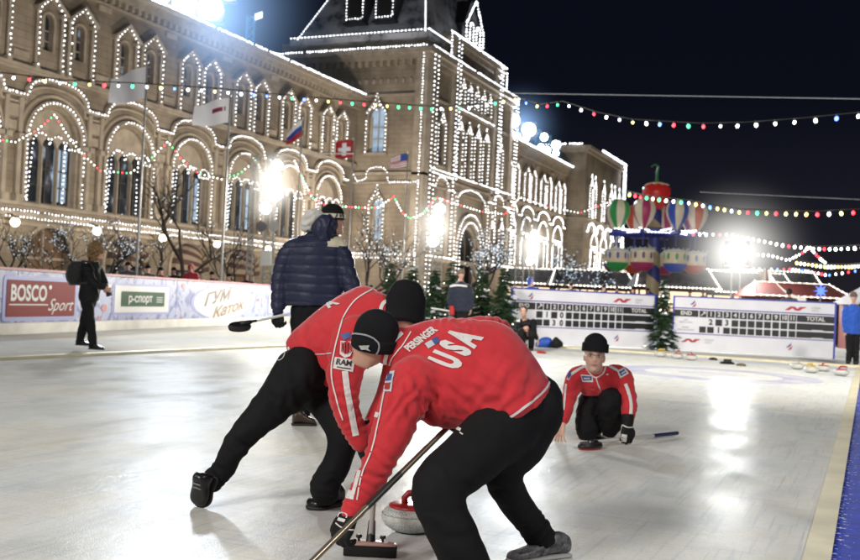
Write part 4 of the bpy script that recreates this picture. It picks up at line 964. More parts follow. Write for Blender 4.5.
CR2 = mat('balloon_cream', (.75,.68,.52), .35, emit=(1,.85,.6), es=.10)
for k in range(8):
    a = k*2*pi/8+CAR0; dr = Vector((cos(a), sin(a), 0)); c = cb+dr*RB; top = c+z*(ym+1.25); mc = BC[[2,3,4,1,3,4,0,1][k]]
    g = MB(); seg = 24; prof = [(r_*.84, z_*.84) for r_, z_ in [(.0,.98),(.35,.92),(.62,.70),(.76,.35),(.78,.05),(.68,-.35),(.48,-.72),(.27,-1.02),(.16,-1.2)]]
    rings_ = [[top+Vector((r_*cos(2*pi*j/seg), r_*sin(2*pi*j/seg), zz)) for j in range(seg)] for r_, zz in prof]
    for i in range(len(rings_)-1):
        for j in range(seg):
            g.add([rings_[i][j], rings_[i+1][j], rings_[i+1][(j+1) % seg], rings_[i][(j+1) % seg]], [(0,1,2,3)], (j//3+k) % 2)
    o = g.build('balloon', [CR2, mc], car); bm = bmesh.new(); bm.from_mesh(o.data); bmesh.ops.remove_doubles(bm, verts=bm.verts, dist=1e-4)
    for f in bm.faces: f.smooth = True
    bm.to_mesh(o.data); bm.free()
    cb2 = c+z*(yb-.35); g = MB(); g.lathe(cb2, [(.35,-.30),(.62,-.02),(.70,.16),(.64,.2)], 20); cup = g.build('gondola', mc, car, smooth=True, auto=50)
    g = MB(); g.lathe(cb2, [(.65,.18),(.62,.85),(.55,.85),(.57,.18)], 20, cap=False); rail = g.build('gondola_cage', CRM, cup)
    g = MB()
    for j in range(8): aa = j*pi/4+.3; g.ell(cb2+z*.6+Vector((cos(aa),sin(aa),0))*.64, Vector((-sin(aa),cos(aa),0))*.09, Vector((cos(aa),sin(aa),0))*.03, z*.2, 8, 5)
    g.build('window_opening', BC[(k*2) % 5], cup)
    g = MB(); g.lathe(cb2+z*.85, [(.72,.0),(.68,.10),(.2,.2)], 20)
    for j in range(16): aa = j*pi/8; g.octa(cb2+z*1.05+Vector((cos(aa),sin(aa),0))*.74, .04)
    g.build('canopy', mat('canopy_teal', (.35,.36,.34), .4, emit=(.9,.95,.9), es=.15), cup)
    g = MB(); g.tube([cb2+z*1.2, c+z*(ym+.35)], .05, 6); g.build('hanger', BLUEP, cup)

# ------------------------------------------------------------------ market chalets and roofs behind the boards
WOOD = mat('brown_planks', (.11,.06,.03), .7, var=.3, vs=3, bump=.3, bs=10); ROOFS = mat('snowy_roof', (.36,.36,.38), .7, var=.4, vs=1.5)
GLOWIN = mat('stall_glow', (.5,.3,.15), emit=(1,.75,.45), es=1.6, var=.5, vs=2.5); REDR = mat('red_roof', (.16,.015,.015), .6, var=.2, vs=2)
def chalet(px, d, w, h, label, roofm=ROOFS, sd=0, lit=True, rh=1.0):
    rnd = random.Random(sd); b = base(px, d); u = Vector((CR.x, CR.y, 0)).normalized(); v = Vector((-u.y, u.x, 0)); fn = lambda s, z_, o=0: b+u*s+z*z_-v*o
    t = thing('market_chalet', label, 'market stall', b, 'market chalets beyond the rink')
    mb = MB(); fbox(mb, fn, -w/2, w/2, 0, 1.0, -2.2, 0); fbox(mb, fn, -w/2, w/2, 1.0, h, -2.2, -1.6)
    for s in (-w/2, -w/6, w/6, w/2-.12): fbox(mb, fn, s, s+.12, 1.0, h, -.12, 0)
    fbox(mb, fn, -w/2, w/2, h-.3, h, -.1, .02); mb.build('wall', WOOD, t)
    mb = MB(); mb.add([fn(-w/2-.3,h-.1,.5), fn(w/2+.3,h-.1,.5), fn(w/2+.3,h-.1,-2.6), fn(-w/2-.3,h-.1,-2.6), fn(-w/2+.2,h+rh,-1), fn(w/2-.2,h+rh,-1)], [(0,1,5,4),(1,2,5),(2,3,4,5),(3,0,4),(0,3,2,1)]); mb.build('roof', roofm, t)
    mb = MB(); fbox(mb, fn, -w/2+.15, w/2-.15, 1.05, h-.3, -1.55, -1.5); mb.build('lit_interior', GLOWIN if lit else DARKROOM, t)
    mb = MB()
    for q in range(9): s = rnd.uniform(-w/2+.3, w/2-.3); hh = rnd.uniform(.15,.4); fbox(mb, fn, s-.12, s+.12, 1.0, 1.0+hh, -.6+rnd.uniform(-.3,.3), -.35)
    mb.build('goods', mat('coloured_goods', (.3,.12,.08), .6, var=.6, vs=4), t)
    mb = MB(); line3(mb, fn(-w/2-.3,h-.05,.55), fn(w/2+.3,h-.05,.55), .26, .04*d/45); line3(mb, fn(-w/2-.3,h-.05,.55), fn(-w/2+.2,h+rh,-1), .26, .04*d/45); line3(mb, fn(w/2+.3,h-.05,.55), fn(w/2-.2,h+rh,-1), .26, .04*d/45); line3(mb, fn(-w/2+.2,h+rh,-1), fn(w/2-.2,h+rh,-1), .3, .04*d/45)
    mb.build('light_string', TBW, t)
for i, (px, d, w, h, lb, rm, rh) in enumerate([(545,75,6,2.7,'chalet with lit counter far behind the left scoreboard, first from the left',ROOFS,1.1), (592,70,5.5,2.6,'chalet below the end of the store front',ROOFS,1.1), (628,78,6.5,2.9,'chalet just left of the carousel column',REDR,1.2),
    (676,66,5,2.7,'chalet just right of the carousel column',ROOFS,1.3), (706,74,6.5,3.1,'chalet left of the dazzling lamp',ROOFS,1.2), (747,68,6,2.6,'chalet right of the dazzling lamp',ROOFS,1.4), (800,42,3.6,2.0,'red-roofed chalet behind the right scoreboard',REDR,.55), (776,80,7,3.2,'distant chalet behind the pale awning',ROOFS,1.5)]):
    chalet(px, d, w, h, lb, rm, i, rh=rh)
# pale awning slanting down behind the right board
a_, b_, c_ = P(766,268,44), P(806,297,40), P(790,300,44); mb = MB(); rows = []
for i in range(13):
    f = i/12; p = a_.lerp(b_, f)+z*(-.35*sin(f*pi)); rows.append([p, p-z*(.12+.35*f)+CF*.5, p-z*.1+CF*(1.2+2*f)])
for i in range(12):
    for j in range(2): mb.add([rows[i][j], rows[i+1][j], rows[i+1][j+1], rows[i][j+1]], [(0,1,2,3)])
t = thing('tent_awning', 'pale tent awning swooping down behind the right scoreboard', 'awning', Vector((a_.x,a_.y,0))); mb.build('canvas', mat('canvas', (.26,.24,.21), .7, var=.2, vs=2), t)
mb = MB(); mb.tube([Vector((a_.x,a_.y,0)), a_], .05, 6); mb.tube([Vector((b_.x,b_.y,0)), b_], .05, 6); mb.build('pole', GALV, t)
# red and white peaked kiosk at the right edge
b = base(893, 36); u = Vector((CR.x,CR.y,0)).normalized(); v = Vector((-u.y,u.x,0)); t = thing('peaked_kiosk', 'kiosk with steep red and white roof at the right edge behind the man in blue', 'kiosk', b)
mb = MB(); fnk = lambda s, z_, o=0: b+u*s+z*z_-v*o; fbox(mb, fnk, -1.1, 1.8, 0, 1.7, -2, 0); mb.build('wall', REDR, t)
mb = MB(); hk = P(893,268,36).z
for i in range(6):
    s0_, s1_ = -1.35+i*.55, -1.35+(i+1)*.55; mb.add([fnk(s0_,1.65,.3), fnk(s1_,1.65,.3), fnk(.4+(s1_-.4)*.06,hk,-1), fnk(.4+(s0_-.4)*.06,hk,-1)], [(0,1,2,3)], i % 2)
for sgn, xx in ((-1,-1.35),(1,1.95)): mb.add([fnk(xx,1.65,.3), fnk(.4,hk,-1), fnk(xx,1.65,-2.3)], [(0,1,2)], 1)
mb.build('roof', [REDR, mat('roof_white', (.34,.34,.36), .6)], t)
# blue star ornament
c = P(821,291,38); mb = MB()
for k in range(8):
    a = k*pi/4; dr = CR*cos(a)+CU*sin(a); pd = -CR*sin(a)+CU*cos(a); mb.add([c-pd*.06, c+dr*.27, c+pd*.06], [(0,1,2)]); mb.add([c-pd*.06+CF*.04, c+dr*.27+CF*.04, c+pd*.06+CF*.04], [(0,1,2)])
t = thing('star_ornament', 'glowing blue star on a pole above the red roof', 'star', Vector((c.x,c.y,0))); mb.build('star', mat('blue_star', (.1,.15,.8), .4, emit=(.12,.25,1), es=1.6), t); mb = MB(); mb.tube([Vector((c.x,c.y,0))+CF*.05, c+CF*.05], .03, 5); mb.build('pole', GALV, t)
# ------------------------------------------------------------------ people
def skin_material():
    M = mat('skin', (.55,.32,.23), .5, bump=.15, bs=300); nt = M.node_tree; N = nt.nodes; L = nt.links; b = N['Principled BSDF']
    a = N.new('ShaderNodeAttribute'); a.attribute_name = 'Col'; L.new(a.outputs['Color'], b.inputs['Base Color']); b.inputs['Subsurface Weight'].default_value = .08; b.inputs['Subsurface Radius'].default_value = (.01,.004,.002)
    return M
SKIN = skin_material()
def fabric(name, col, rough=.75, bump=.35, bs=500, sheen=.3, fold=12, fb=.4, var=.12):
    M = mat(name, col, rough, var=var, vs=9, sheen=sheen, spec=.2); nt = M.node_tree; N = nt.nodes; L = nt.links; b = N['Principled BSDF']
    tc = N.new('ShaderNodeTexCoord'); n = N.new('ShaderNodeTexNoise'); n.inputs['Scale'].default_value = bs; n.inputs['Detail'].default_value = 2; L.new(tc.outputs['Object'], n.inputs['Vector'])
    n2 = N.new('ShaderNodeTexNoise'); n2.inputs['Scale'].default_value = fold; n2.inputs['Detail'].default_value = 3; n2.inputs['Distortion'].default_value = .8; L.new(tc.outputs['Object'], n2.inputs['Vector'])
    b1 = N.new('ShaderNodeBump'); b1.inputs['Strength'].default_value = bump; b1.inputs['Distance'].default_value = .0015; L.new(n.outputs[0], b1.inputs['Height'])
    b2 = N.new('ShaderNodeBump'); b2.inputs['Strength'].default_value = fb; b2.inputs['Distance'].default_value = .03; L.new(n2.outputs[0], b2.inputs['Height']); L.new(b1.outputs[0], b2.inputs['Normal']); L.new(b2.outputs[0], b.inputs['Normal']); return M
RJ = fabric('red_jersey', (.58,.030,.040), fb=.10, fold=7); BT = fabric('black_trouser', (.010,.010,.011), rough=.85, sheen=0, fb=.15); WJ = mat('white_trim', (.72,.70,.68), .7); KN = fabric('black_knit', (.010,.010,.012), .9, bump=.8, bs=260, sheen=0, fb=.1)
NAVY = fabric('navy_quilt', (.026,.030,.062), .42, bump=.05, sheen=0, fold=14, fb=.18); NAVY2 = fabric('navy_tracksuit', (.014,.018,.035), .6); BLKJ = fabric('black_coat', (.010,.010,.011), .7, sheen=0)
GLOVE = fabric('black_glove', (.010,.010,.011), .55, sheen=0, bs=300, fold=40); SHOEM = mat('black_shoe', (.012,.012,.013), .3); SOLE = mat('dark_sole', (.02,.02,.02), .7); RUBW = mat('light_sole', (.5,.5,.5), .6)
BLUEJ = fabric('blue_coat', (.02,.09,.42), .6); HAIRB = mat('brown_hair', (.09,.05,.025), .7, var=.5, vs=60, bump=.6, bs=120); HAIRF = mat('fair_hair', (.40,.28,.13), .7, var=.4, vs=60, bump=.6, bs=120)
def cvec(r, u, t): return (CR*r + CU*u - CF*t)          # right, up, towards the photographer
def crspline(ps, n=5):
    out = []
    for i in range(len(ps)-1):
        p0, p1, p2, p3 = ps[max(i-1,0)], ps[i], ps[i+1], ps[min(i+2,len(ps)-1)]
        for k in range(n):
            t = k/n; out.append(tuple(.5*((2*b)+(-a+c)*t+(2*a-5*b+4*c-d)*t*t+(-a+3*b-3*c+d)*t**3) for a, b, c, d in zip(p0, p1, p2, p3)))
    out.append(tuple(ps[-1])); return out
def limb(mb, pts, rad, seg=14, n=5):
    "rad: list of r or (r1, r2)"
    rows = [tuple(p)+(r if isinstance(r, tuple) else (r, r)) for p, r in zip(pts, rad)]; sm = crspline(rows, n)
    mb.tube([Vector(r[:3]) for r in sm], [(max(r[3],.004), max(r[4],.004)) for r in sm], seg)
    mb.sph(Vector(sm[0][:3]), sm[0][3]*.97, 12, 8); mb.sph(Vector(sm[-1][:3]), sm[-1][3]*.97, 12, 8)
def loft(mb, secs, seg=28, n=4, power=1.0):
    "secs: (centre, across half vector, thickness half vector)"
    rows = crspline([tuple(c)+tuple(a)+tuple(t) for c, a, t in secs], n); R_ = []
    for r in rows:
        c, a, t = Vector(r[:3]), Vector(r[3:6]), Vector(r[6:9])
        def sg(x): return math.copysign(abs(x)**power, x)
        R_.append([c+a*sg(cos(2*pi*k/seg))+t*sg(sin(2*pi*k/seg)) for k in range(seg)])
    mb.rings(R_)
def torso(mb, secs, n=5):
    cs = [s_[0] for s_ in secs]; out = []
    for i, (c, a, th) in enumerate(secs):
        ax = cs[min(i+1, len(cs)-1)]-cs[max(i-1, 0)]; out.append((c, a, th if isinstance(th, Vector) else (lambda q: q if q.dot(CF) < 0 else -q)(ax.cross(a).normalized()*th)))
    loft(mb, out, n=n)
def remeshed(name, mb, voxel, mats, parent, smooth=6, wr=0.0, wf=9.0, folds=(), sm2=1, stretch=(1,1,1), up=None):
    me = mb.mesh(name); o = bpy.data.objects.new(name, me); COL.objects.link(o)
    bake(o, [('REMESH', dict(mode='VOXEL', voxel_size=voxel)), ('SMOOTH', dict(factor=.5, iterations=smooth))])
    me = o.data
    if wr or folds:
        nn = [v.normal.copy() for v in me.vertices]; new = []
        for vi, v in enumerate(me.vertices):
            p = v.co; nrm = nn[vi]; h = 0
            if wr:
                q = Vector((p.x*wf*stretch[0], p.y*wf*stretch[1], p.z*wf*stretch[2])); a = noise.noise(q); b_ = noise.noise(q*2.1+Vector((5,3,1)))
                h += wr*((1-abs(a)*3.2)*.9 + .45*(1-abs(b_)*3) - .5)
            for (c, dr, wdt, amp, per) in folds:   # folds fanning around a joint: sinusoid along dr inside a falloff
                d_ = p-c; l = d_.length
                if l < wdt*2.2:
                    f = math.exp(-(l/wdt)**2); x = d_.dot(dr)+.02*noise.noise(p*14)*1.6
                    s_ = sin(2*pi*x/per); h += amp*f*(abs(s_)**.6*(1 if s_ > 0 else -1))
            q = p+nrm*h; new += [q.x, q.y, q.z]
        me.vertices.foreach_set('co', new); me.update()
    if sm2:
        bm = bmesh.new(); bm.from_mesh(me)
        for _ in range(sm2): bmesh.ops.smooth_vert(bm, verts=bm.verts, factor=.35, use_axis_x=True, use_axis_y=True, use_axis_z=True)
        bm.to_mesh(me); bm.free()
    if not isinstance(mats, (list, tuple)): mats = [mats]
    for m_ in mats: me.materials.append(m_)
    me.polygons.foreach_set('use_smooth', [True]*len(me.polygons)); me.update()
    adopt(o, parent); return o
def split_loose(o):
    "each separate strip of a trim becomes a child object of its own"
    me = o.data; par = list(range(len(me.vertices)))
    def fd(a):
        while par[a] != a: par[a] = par[par[a]]; a = par[a]
        return a
    for e_ in me.edges: a, b = fd(e_.vertices[0]), fd(e_.vertices[1]); par[a] = b
    isl = {}
    for p in me.polygons: isl.setdefault(fd(p.vertices[0]), []).append(p)
    if len(isl) < 2: return
    for k, ps in list(isl.items()):
        mp = {}; vs = []; fs = []
        for p in ps:
            for i in p.vertices:
                if i not in mp: mp[i] = len(vs); vs.append(tuple(me.vertices[i].co))
            fs.append(tuple(mp[i] for i in p.vertices))
        m2 = bpy.data.meshes.new(o.name.split('.')[0]); m2.from_pydata(vs, [], fs)
        for mm in me.materials: m2.materials.append(mm)
        m2.polygons.foreach_set('material_index', [p.material_index for p in ps]); q = bpy.data.objects.new(o.name.split('.')[0], m2); COL.objects.link(q); q.parent = o.parent; q.matrix_parent_inverse = o.matrix_parent_inverse
    bpy.data.objects.remove(o)
def bvh_of(*obs):
    vs = []; fs = []
    for o in obs:
        k = len(vs); vs += [v.co.copy() for v in o.data.vertices]; fs += [[i+k for i in p.vertices] for p in o.data.polygons]
    return BVHTree.FromPolygons(vs, fs)
def castpx(bv, px, py, off=.003, maxd=None):
    r = ray(px, py); h = bv.ray_cast(CAM, r.normalized())
    if h[0] is None: return None
    nrm = h[1] if h[1].dot(r) < 0 else -h[1]; return h[0]+nrm*off
def cast_poly(mb, bv, pts2, faces, off, mi=None, fall=None):
    vs = []; ok = []; last = None
    for x, y in pts2:
        p = castpx(bv, x, y, off); ok.append(p is not None); vs.append(p)
    med = [v for v in vs if v is not None]
    if not med: return
    used = {}; 
    for f in faces:
        if all(ok[i] for i in f):
            q = [vs[i] for i in f]
            if max((a-b).length for a in q for b in q) > (fall or 9): continue
            for i in f:
                if i not in used: used[i] = len(used)
    if not used: return
    order = sorted(used, key=used.get)
    fs = [tuple(used[i] for i in f) for f in faces if all(ok[i] for i in f) and all(i in used for i in f) and max((vs[a]-vs[b]).length for a in f for b in f) <= (fall or 9)]
    mb.add([vs[i] for i in order], fs, mi)
def ribbon(mb, bv, line, w, off=.003, step=2.5, mi=None, across=3, closed=False):
    "a strip following an image polyline, laid on the surface"
    pl = [tuple(p) for p in crspline([tuple(map(float, p))+(float(w),)*(len(p) < 3) if len(p) < 3 else tuple(map(float, p)) for p in line], 6)]
    pts = []; n = len(pl)
    for i in range(n):
        a = pl[max(i-1,0)]; b = pl[min(i+1,n-1)]; dx, dy = b[0]-a[0], b[1]-a[1]; l = sqrt(dx*dx+dy*dy) or 1; nx, ny = -dy/l, dx/l
        for k in range(across): f = (k/(across-1)-.5)*pl[i][2]; pts.append((pl[i][0]+nx*f, pl[i][1]+ny*f))
    fs = [(i*across+k, i*across+k+1, (i+1)*across+k+1, (i+1)*across+k) for i in range(n-1) for k in range(across-1)]
    cast_poly(mb, bv, pts, fs, off, mi, fall=.12)
def quadpatch(mb, bv, c4, off=.004, mi=None, n=8):
    "patch from 4 image corners (tl, tr, br, bl)"
    pts = []
    for j in range(n+1):
        for i in range(n+1):
            u, v = i/n, j/n; pts.append(tuple((c4[0][k]*(1-u)+c4[1][k]*u)*(1-v)+(c4[3][k]*(1-u)+c4[2][k]*u)*v for k in (0,1)))
    fs = [(j*(n+1)+i, j*(n+1)+i+1, (j+1)*(n+1)+i+1, (j+1)*(n+1)+i) for j in range(n) for i in range(n)]
    cast_poly(mb, bv, pts, fs, off, mi, fall=.1)
def text_on(mb, bv, txt, org, ux, uy, h, bold=0.0, off=.004, sx=1.0, mi=None, cuts=2, shear=0.0):
    "image-space affine text on the surface: org px, ux/uy unit image directions (uy = letter up)"
    bm = text_mesh(txt, 1.0, bold, shear); bmesh.ops.triangulate(bm, faces=bm.faces)
    for _ in range(cuts): bmesh.ops.subdivide_edges(bm, edges=[e_ for e_ in bm.edges if e_.calc_length() > .08], cuts=1); bmesh.ops.triangulate(bm, faces=[f for f in bm.faces if len(f.verts) > 3])
    k = h/.72; bm.verts.index_update(); pts = [(org[0]+ux[0]*v.co.x*k*sx+uy[0]*v.co.y*k, org[1]+ux[1]*v.co.x*k*sx+uy[1]*v.co.y*k) for v in bm.verts]
    fs = [tuple(v.index for v in f.verts) for f in bm.faces]; bm.free(); cast_poly(mb, bv, pts, fs, off, mi, fall=.12)

SK = (.58,.33,.24)
def head_mesh(mb, cols, c, up_, fwd, s=1.0, tone=SK, brows=(.10,.06,.04), stubble=.0):
    "sculpted head added to mb; cols gets a colour per added vertex"
    up_ = up_.normalized(); fwd = (fwd-up_*fwd.dot(up_)).normalized(); rt = fwd.cross(up_)
    prof = [(-.118,.020,.066,-.02),(-.108,.040,.084,.0),(-.090,.050,.089,.03),(-.065,.057,.087,.056),(-.035,.063,.087,.075),(-.005,.069,.085,.088),(.025,.073,.088,.095),(.055,.072,.083,.095),(.085,.060,.066,.082),(.105,.040,.042,.056),(.116,.014,.015,.02)]
    rows = crspline(prof, 4); seg = 40; rings_ = []; cc = []
    for z_, w, f, b_ in rows:
        ring = []
        for k in range(seg):
            a = 2*pi*k/seg; x = w*cos(a); y = (f if sin(a) >= 0 else b_)*sin(a)
            if sin(a) > 0:  # facial features on the front
                g = lambda x0, z0, sx, sz: math.exp(-((x-x0)/sx)**2-((z_-z0)/sz)**2)
                y += .022*g(0,-.030,.011,.013)+.012*g(0,-.008,.008,.018)            # nose
                y -= .012*(g(.031,.006,.016,.012)+g(-.031,.006,.016,.012))          # sockets
                y += .006*(g(.03,.026,.022,.008)+g(-.03,.026,.022,.008))            # brow ridge
                y += .006*g(0,-.058,.022,.006)+.005*g(0,-.070,.018,.006)-.004*g(0,-.064,.024,.003)  # lips
                y += .007*g(0,-.098,.018,.012)
                y += .004*(g(.045,-.025,.016,.018)+g(-.045,-.025,.016,.018))
            ring.append(c+(rt*x+fwd*y+up_*z_)*s)
            col = list(tone)
            if sin(a) > 0:
                g = lambda x0, z0, sx, sz: math.exp(-((x-x0)/sx)**2-((z_-z0)/sz)**2)
                m_ = min(1, 1.2*g(0,-.058,.022,.005)+1.2*g(0,-.069,.020,.005)); col = [q*(1-m_)+l*m_ for q, l in zip(col, (.42,.16,.13))]
                m_ = min(1, g(0,-.0635,.022,.0022)); col = [q*(1-m_)+l*m_ for q, l in zip(col, (.08,.03,.03))]
                m_ = min(1, 1.3*(g(.031,.028,.017,.0045)+g(-.031,.028,.017,.0045))); col = [q*(1-m_)+l*m_ for q, l in zip(col, brows)]
                m_ = min(.6, .5*(g(.031,.007,.017,.009)+g(-.031,.007,.017,.009))); col = [q*(1-m_)+l*m_ for q, l in zip(col, (.25,.12,.09))]
                m_ = .35*(g(.04,-.03,.02,.02)+g(-.04,-.03,.02,.02))+.3*g(0,-.035,.012,.01); col = [q*(1-m_)+l*m_ for q, l in zip(col, (.62,.25,.2))]
                if z_ < -.045: m_ = stubble; col = [q*(1-m_)+l*m_ for q, l in zip(col, (.2,.13,.1))]
            cc.append((*col, 1))
        rings_.append(ring)
    n0 = len(mb.v); mb.rings(rings_); cols += cc
    for sgn in (-1, 1):  # ears
        k0 = len(mb.v); mb.ell(c+(rt*sgn*.069+fwd*-.012+up_*-.005)*s, rt*sgn*.010*s+fwd*.004*s, fwd*.018*s-rt*sgn*.006*s, up_*.032*s, 10, 7); cols += [(*[q*.92 for q in tone], 1)]*(len(mb.v)-k0)
    for sgn in (-1, 1):  # eyes
        k0 = len(mb.v); e_ = c+(rt*sgn*.031+fwd*.0745+up_*.006)*s; mb.ell(e_, rt*.0125*s, fwd*.008*s, up_*.0075*s, 12, 8); cols += [(.62,.58,.55,1)]*(len(mb.v)-k0)
        k0 = len(mb.v); mb.ell(e_+fwd*.0072*s, rt*.0055*s, fwd*.002*s, up_*.0055*s, 8, 6); cols += [(.03,.02,.015,1)]*(len(mb.v)-k0)
        k0 = len(mb.v); mb.tube([e_+(rt*-.013+up_*.002+fwd*.003)*s, e_+(up_*.0085+fwd*.006)*s, e_+(rt*.013+up_*.002+fwd*.003)*s], .0018*s, 5); cols += [(.08,.045,.035,1)]*(len(mb.v)-k0)
    return rt, fwd, up_
def hand_mesh(mb, wrist, fdir, pn, side=1, curl=(.5,.6,.5), s=1.0, thick=1.0, thumb=.6, spread=.06):
    "palm, four fingers and thumb; fdir = finger direction, pn = palm normal, side = thumb side sign"
    f = fdir.normalized(); n = (pn-f*pn.dot(f)).normalized(); t = f.cross(n)*side; w = wrist
    r_ = .0088*s*thick
    rows = [(w-f*.02*s, t*.026*s*thick, n*.020*s*thick), (w+f*.02*s, t*.034*s*thick, n*.019*s*thick), (w+f*.055*s, t*.043*s*thick, n*.017*s*thick), (w+f*.088*s, t*.042*s*thick, n*.013*s*thick), (w+f*.097*s, t*.038*s*thick, n*.010*s*thick)]
    loft(mb, rows, seg=16, n=3, power=.8)
    for i, (o, L_) in enumerate(((.031,.92),(.0105,1.0),(-.0105,.95),(-.031,.76))):
        p = w+f*(.085 if i in (1,2) else .080)*s+t*o*s*thick; d_ = (f+t*(o*spread*40)).normalized(); ax = n; pts = [p-f*.012*s, p]; a = 0
        for j, (l, cu) in enumerate(zip((.044,.027,.021), curl)):
            a += cu*(1+.06*(i-1.5)); dd = d_*cos(a)+ax*sin(a); p = p+dd*l*L_*s; pts.append(p)
        limb(mb, pts, [r_*1.05, r_*1.05, r_*.98, r_*.9, r_*.72], seg=9, n=2)
    p = w+f*.022*s+t*.030*s; d1 = (t*.75+f*.75+n*.25).normalized(); d2 = (t*.25+f*.9+n*thumb).normalized(); d3 = (f*.8-t*.1+n*thumb*1.4).normalized()
    limb(mb, [p-t*.015*s, p, p+d1*.038*s, p+d1*.038*s+d2*.030*s, p+d1*.038*s+d2*.030*s+d3*.022*s], [r_*1.4, r_*1.5, r_*1.2, r_*1.1, r_*.8], seg=9, n=2)
def beanie(c, up_, fwd, parent, m_=None, s=1.0, low=-.01, tall=.145, tilt=0.0, name='knit_hat', cuff=True, back=.0):
    up_ = up_.normalized(); fwd = (fwd-up_*fwd.dot(up_)).normalized(); rt = fwd.cross(up_); mb = MB(); seg = 48
    prof = [(low,.082,.094,.104),(low+.004,.086,.098,.108),(low+.045,.087,.099,.110),(low+.055,.083,.095,.106),(.07,.081,.090,.103),(tall*.72,.070,.075,.090),(tall*.9,.046,.048,.062),(tall*.98,.022,.022,.03),(tall,.003,.003,.003)] if cuff else \
           [(low,.081,.093,.103),(low+.03,.083,.095,.106),(.05,.082,.092,.105),(.08,.076,.083,.096),(tall*.8,.060,.064,.078),(tall*.95,.030,.032,.042),(tall,.003,.003,.003)]
    R_ = []
    for z_, w, f, b_ in crspline(prof, 3):
        ring = []
        for k in range(seg):
            a = 2*pi*k/seg; rb = 1+(.010 if k % 2 else -.010)*(1 if z_ < tall*.9 else 0); wob = 1+.02*noise.noise(Vector((cos(a)*2, sin(a)*2, z_*20)))
            x = w*cos(a)*rb*wob; y = (f if sin(a) >= 0 else b_)*sin(a)*rb*wob; ring.append(c+(rt*x+fwd*y+up_*(z_+back*(-y)))*s)
        R_.append(ring)
    mb.rings(R_); return mb.build(name, m_ or KN, parent, smooth=True)
def shoe(heel, toe, up_, parent, label=None, s=1.0, m_=None, sole=None, width=.050):
    "heel / toe: points on the sole"
    f = (toe-heel); L_ = f.length; f.normalize(); up_ = (up_-f*up_.dot(f)).normalized(); t = f.cross(up_); mb = MB()
    secs = []
    for x, w, h, zc in ((-.02,.026,.03,.045),(.0,.034,.042,.055),(.12,.037,.050,.066),(.28,.037,.050,.068),(.42,.038,.040,.054),(.60,.046,.032,.042),(.78,.048,.025,.034),(.92,.038,.020,.028),(1.0,.016,.010,.02)):
        secs.append((heel+f*x*L_+up_*zc*s, t*w*s*width/.048, up_*h*s))
    loft(mb, secs, seg=20, n=3, power=.85)
    o = remeshed('shoe', mb, .009*s, m_ or SHOEM, parent, smooth=2)
    mb = MB(); secs = []
    for x, w in ((-.05,.014),(.0,.034),(.25,.038),(.45,.038),(.7,.049),(.9,.040),(1.02,.012)): secs.append((heel+f*x*L_+up_*.009*s, t*w*1.06*s*width/.048, up_*.010*s))
    loft(mb, secs, seg=16, n=3, power=.6); mb.build('sole', sole or SOLE, o, smooth=True)
    mb = MB()
    for k in range(4):
        q = heel+f*(.42+.1*k)*L_+up_*(.098-.017*k)*s; mb.tube([q-t*.026*s-up_*.006*s, q+up_*.003*s, q+t*.026*s-up_*.006*s], .0035*s, 5)
    mb.build('lace', mat('grey_lace', (.25,.25,.26), .7), o); return o
def col_attr(me, cols, default=SK):
    a = me.color_attributes.new('Col', 'FLOAT_COLOR', 'POINT'); n = len(me.vertices); buf = []
    for i in range(n): buf += list(cols[i]) if i < len(cols) else [*default, 1]
    a.data.foreach_set('color', buf)
def body(root, pieces, headspec, hands=(), voxel=.014, tone=SK, stubble=0.0):
    "one continuous skin body: remeshed trunk and limbs, with head and bare hands joined into the same mesh"
    mb = MB(); pieces(mb); me = mb.mesh('tmp'); o = bpy.data.objects.new('body', me); COL.objects.link(o)
    bake(o, [('REMESH', dict(mode='VOXEL', voxel_size=voxel)), ('SMOOTH', dict(factor=.5, iterations=4))])
    m2 = MB(); m2.v = [tuple(v.co) for v in o.data.vertices]; m2.f = [tuple(p.vertices) for p in o.data.polygons]; m2.m = [0]*len(m2.f); cols = [(*tone, 1)]*len(m2.v)
    bpy.data.objects.remove(o)
    head_mesh(m2, cols, *headspec, tone=tone, stubble=stubble)
    for h in hands:
        hb = MB(); hand_mesh(hb, **h); hme = hb.mesh('tmph'); ho = bpy.data.objects.new('tmph', hme); COL.objects.link(ho)
        bake(ho, [('REMESH', dict(mode='VOXEL', voxel_size=.0042)), ('SMOOTH', dict(factor=.5, iterations=2))]); k = len(m2.v)
        m2.add([v.co for v in ho.data.vertices], [tuple(p.vertices) for p in ho.data.polygons]); cols += [(*[q*1.0 for q in tone], 1)]*(len(m2.v)-k); bpy.data.objects.remove(ho)
    me = bpy.data.meshes.new('body'); me.from_pydata(m2.v, [], m2.f); me.update(); col_attr(me, cols, tone)
    me.polygons.foreach_set('use_smooth', [True]*len(me.polygons)); return setobj('body', me, SKIN, root)
def glove(wrist, fdir, pn, parent, side=1, curl=(.5,.6,.5), s=1.0, thumb=.6, m_=None, cuff=.045, thick=1.25, voxel=.0055):
    mb = MB(); hand_mesh(mb, wrist, fdir, pn, side, curl, s, thick, thumb, spread=.045); f = fdir.normalized()
    mb.tube([wrist-f*.075*s, wrist-f*.03*s, wrist+f*.01*s], [cuff, cuff*.92, cuff*.8], 16)
    o = remeshed('glove', mb, voxel, m_ or GLOVE, parent, smooth=2, sm2=0)
    return o

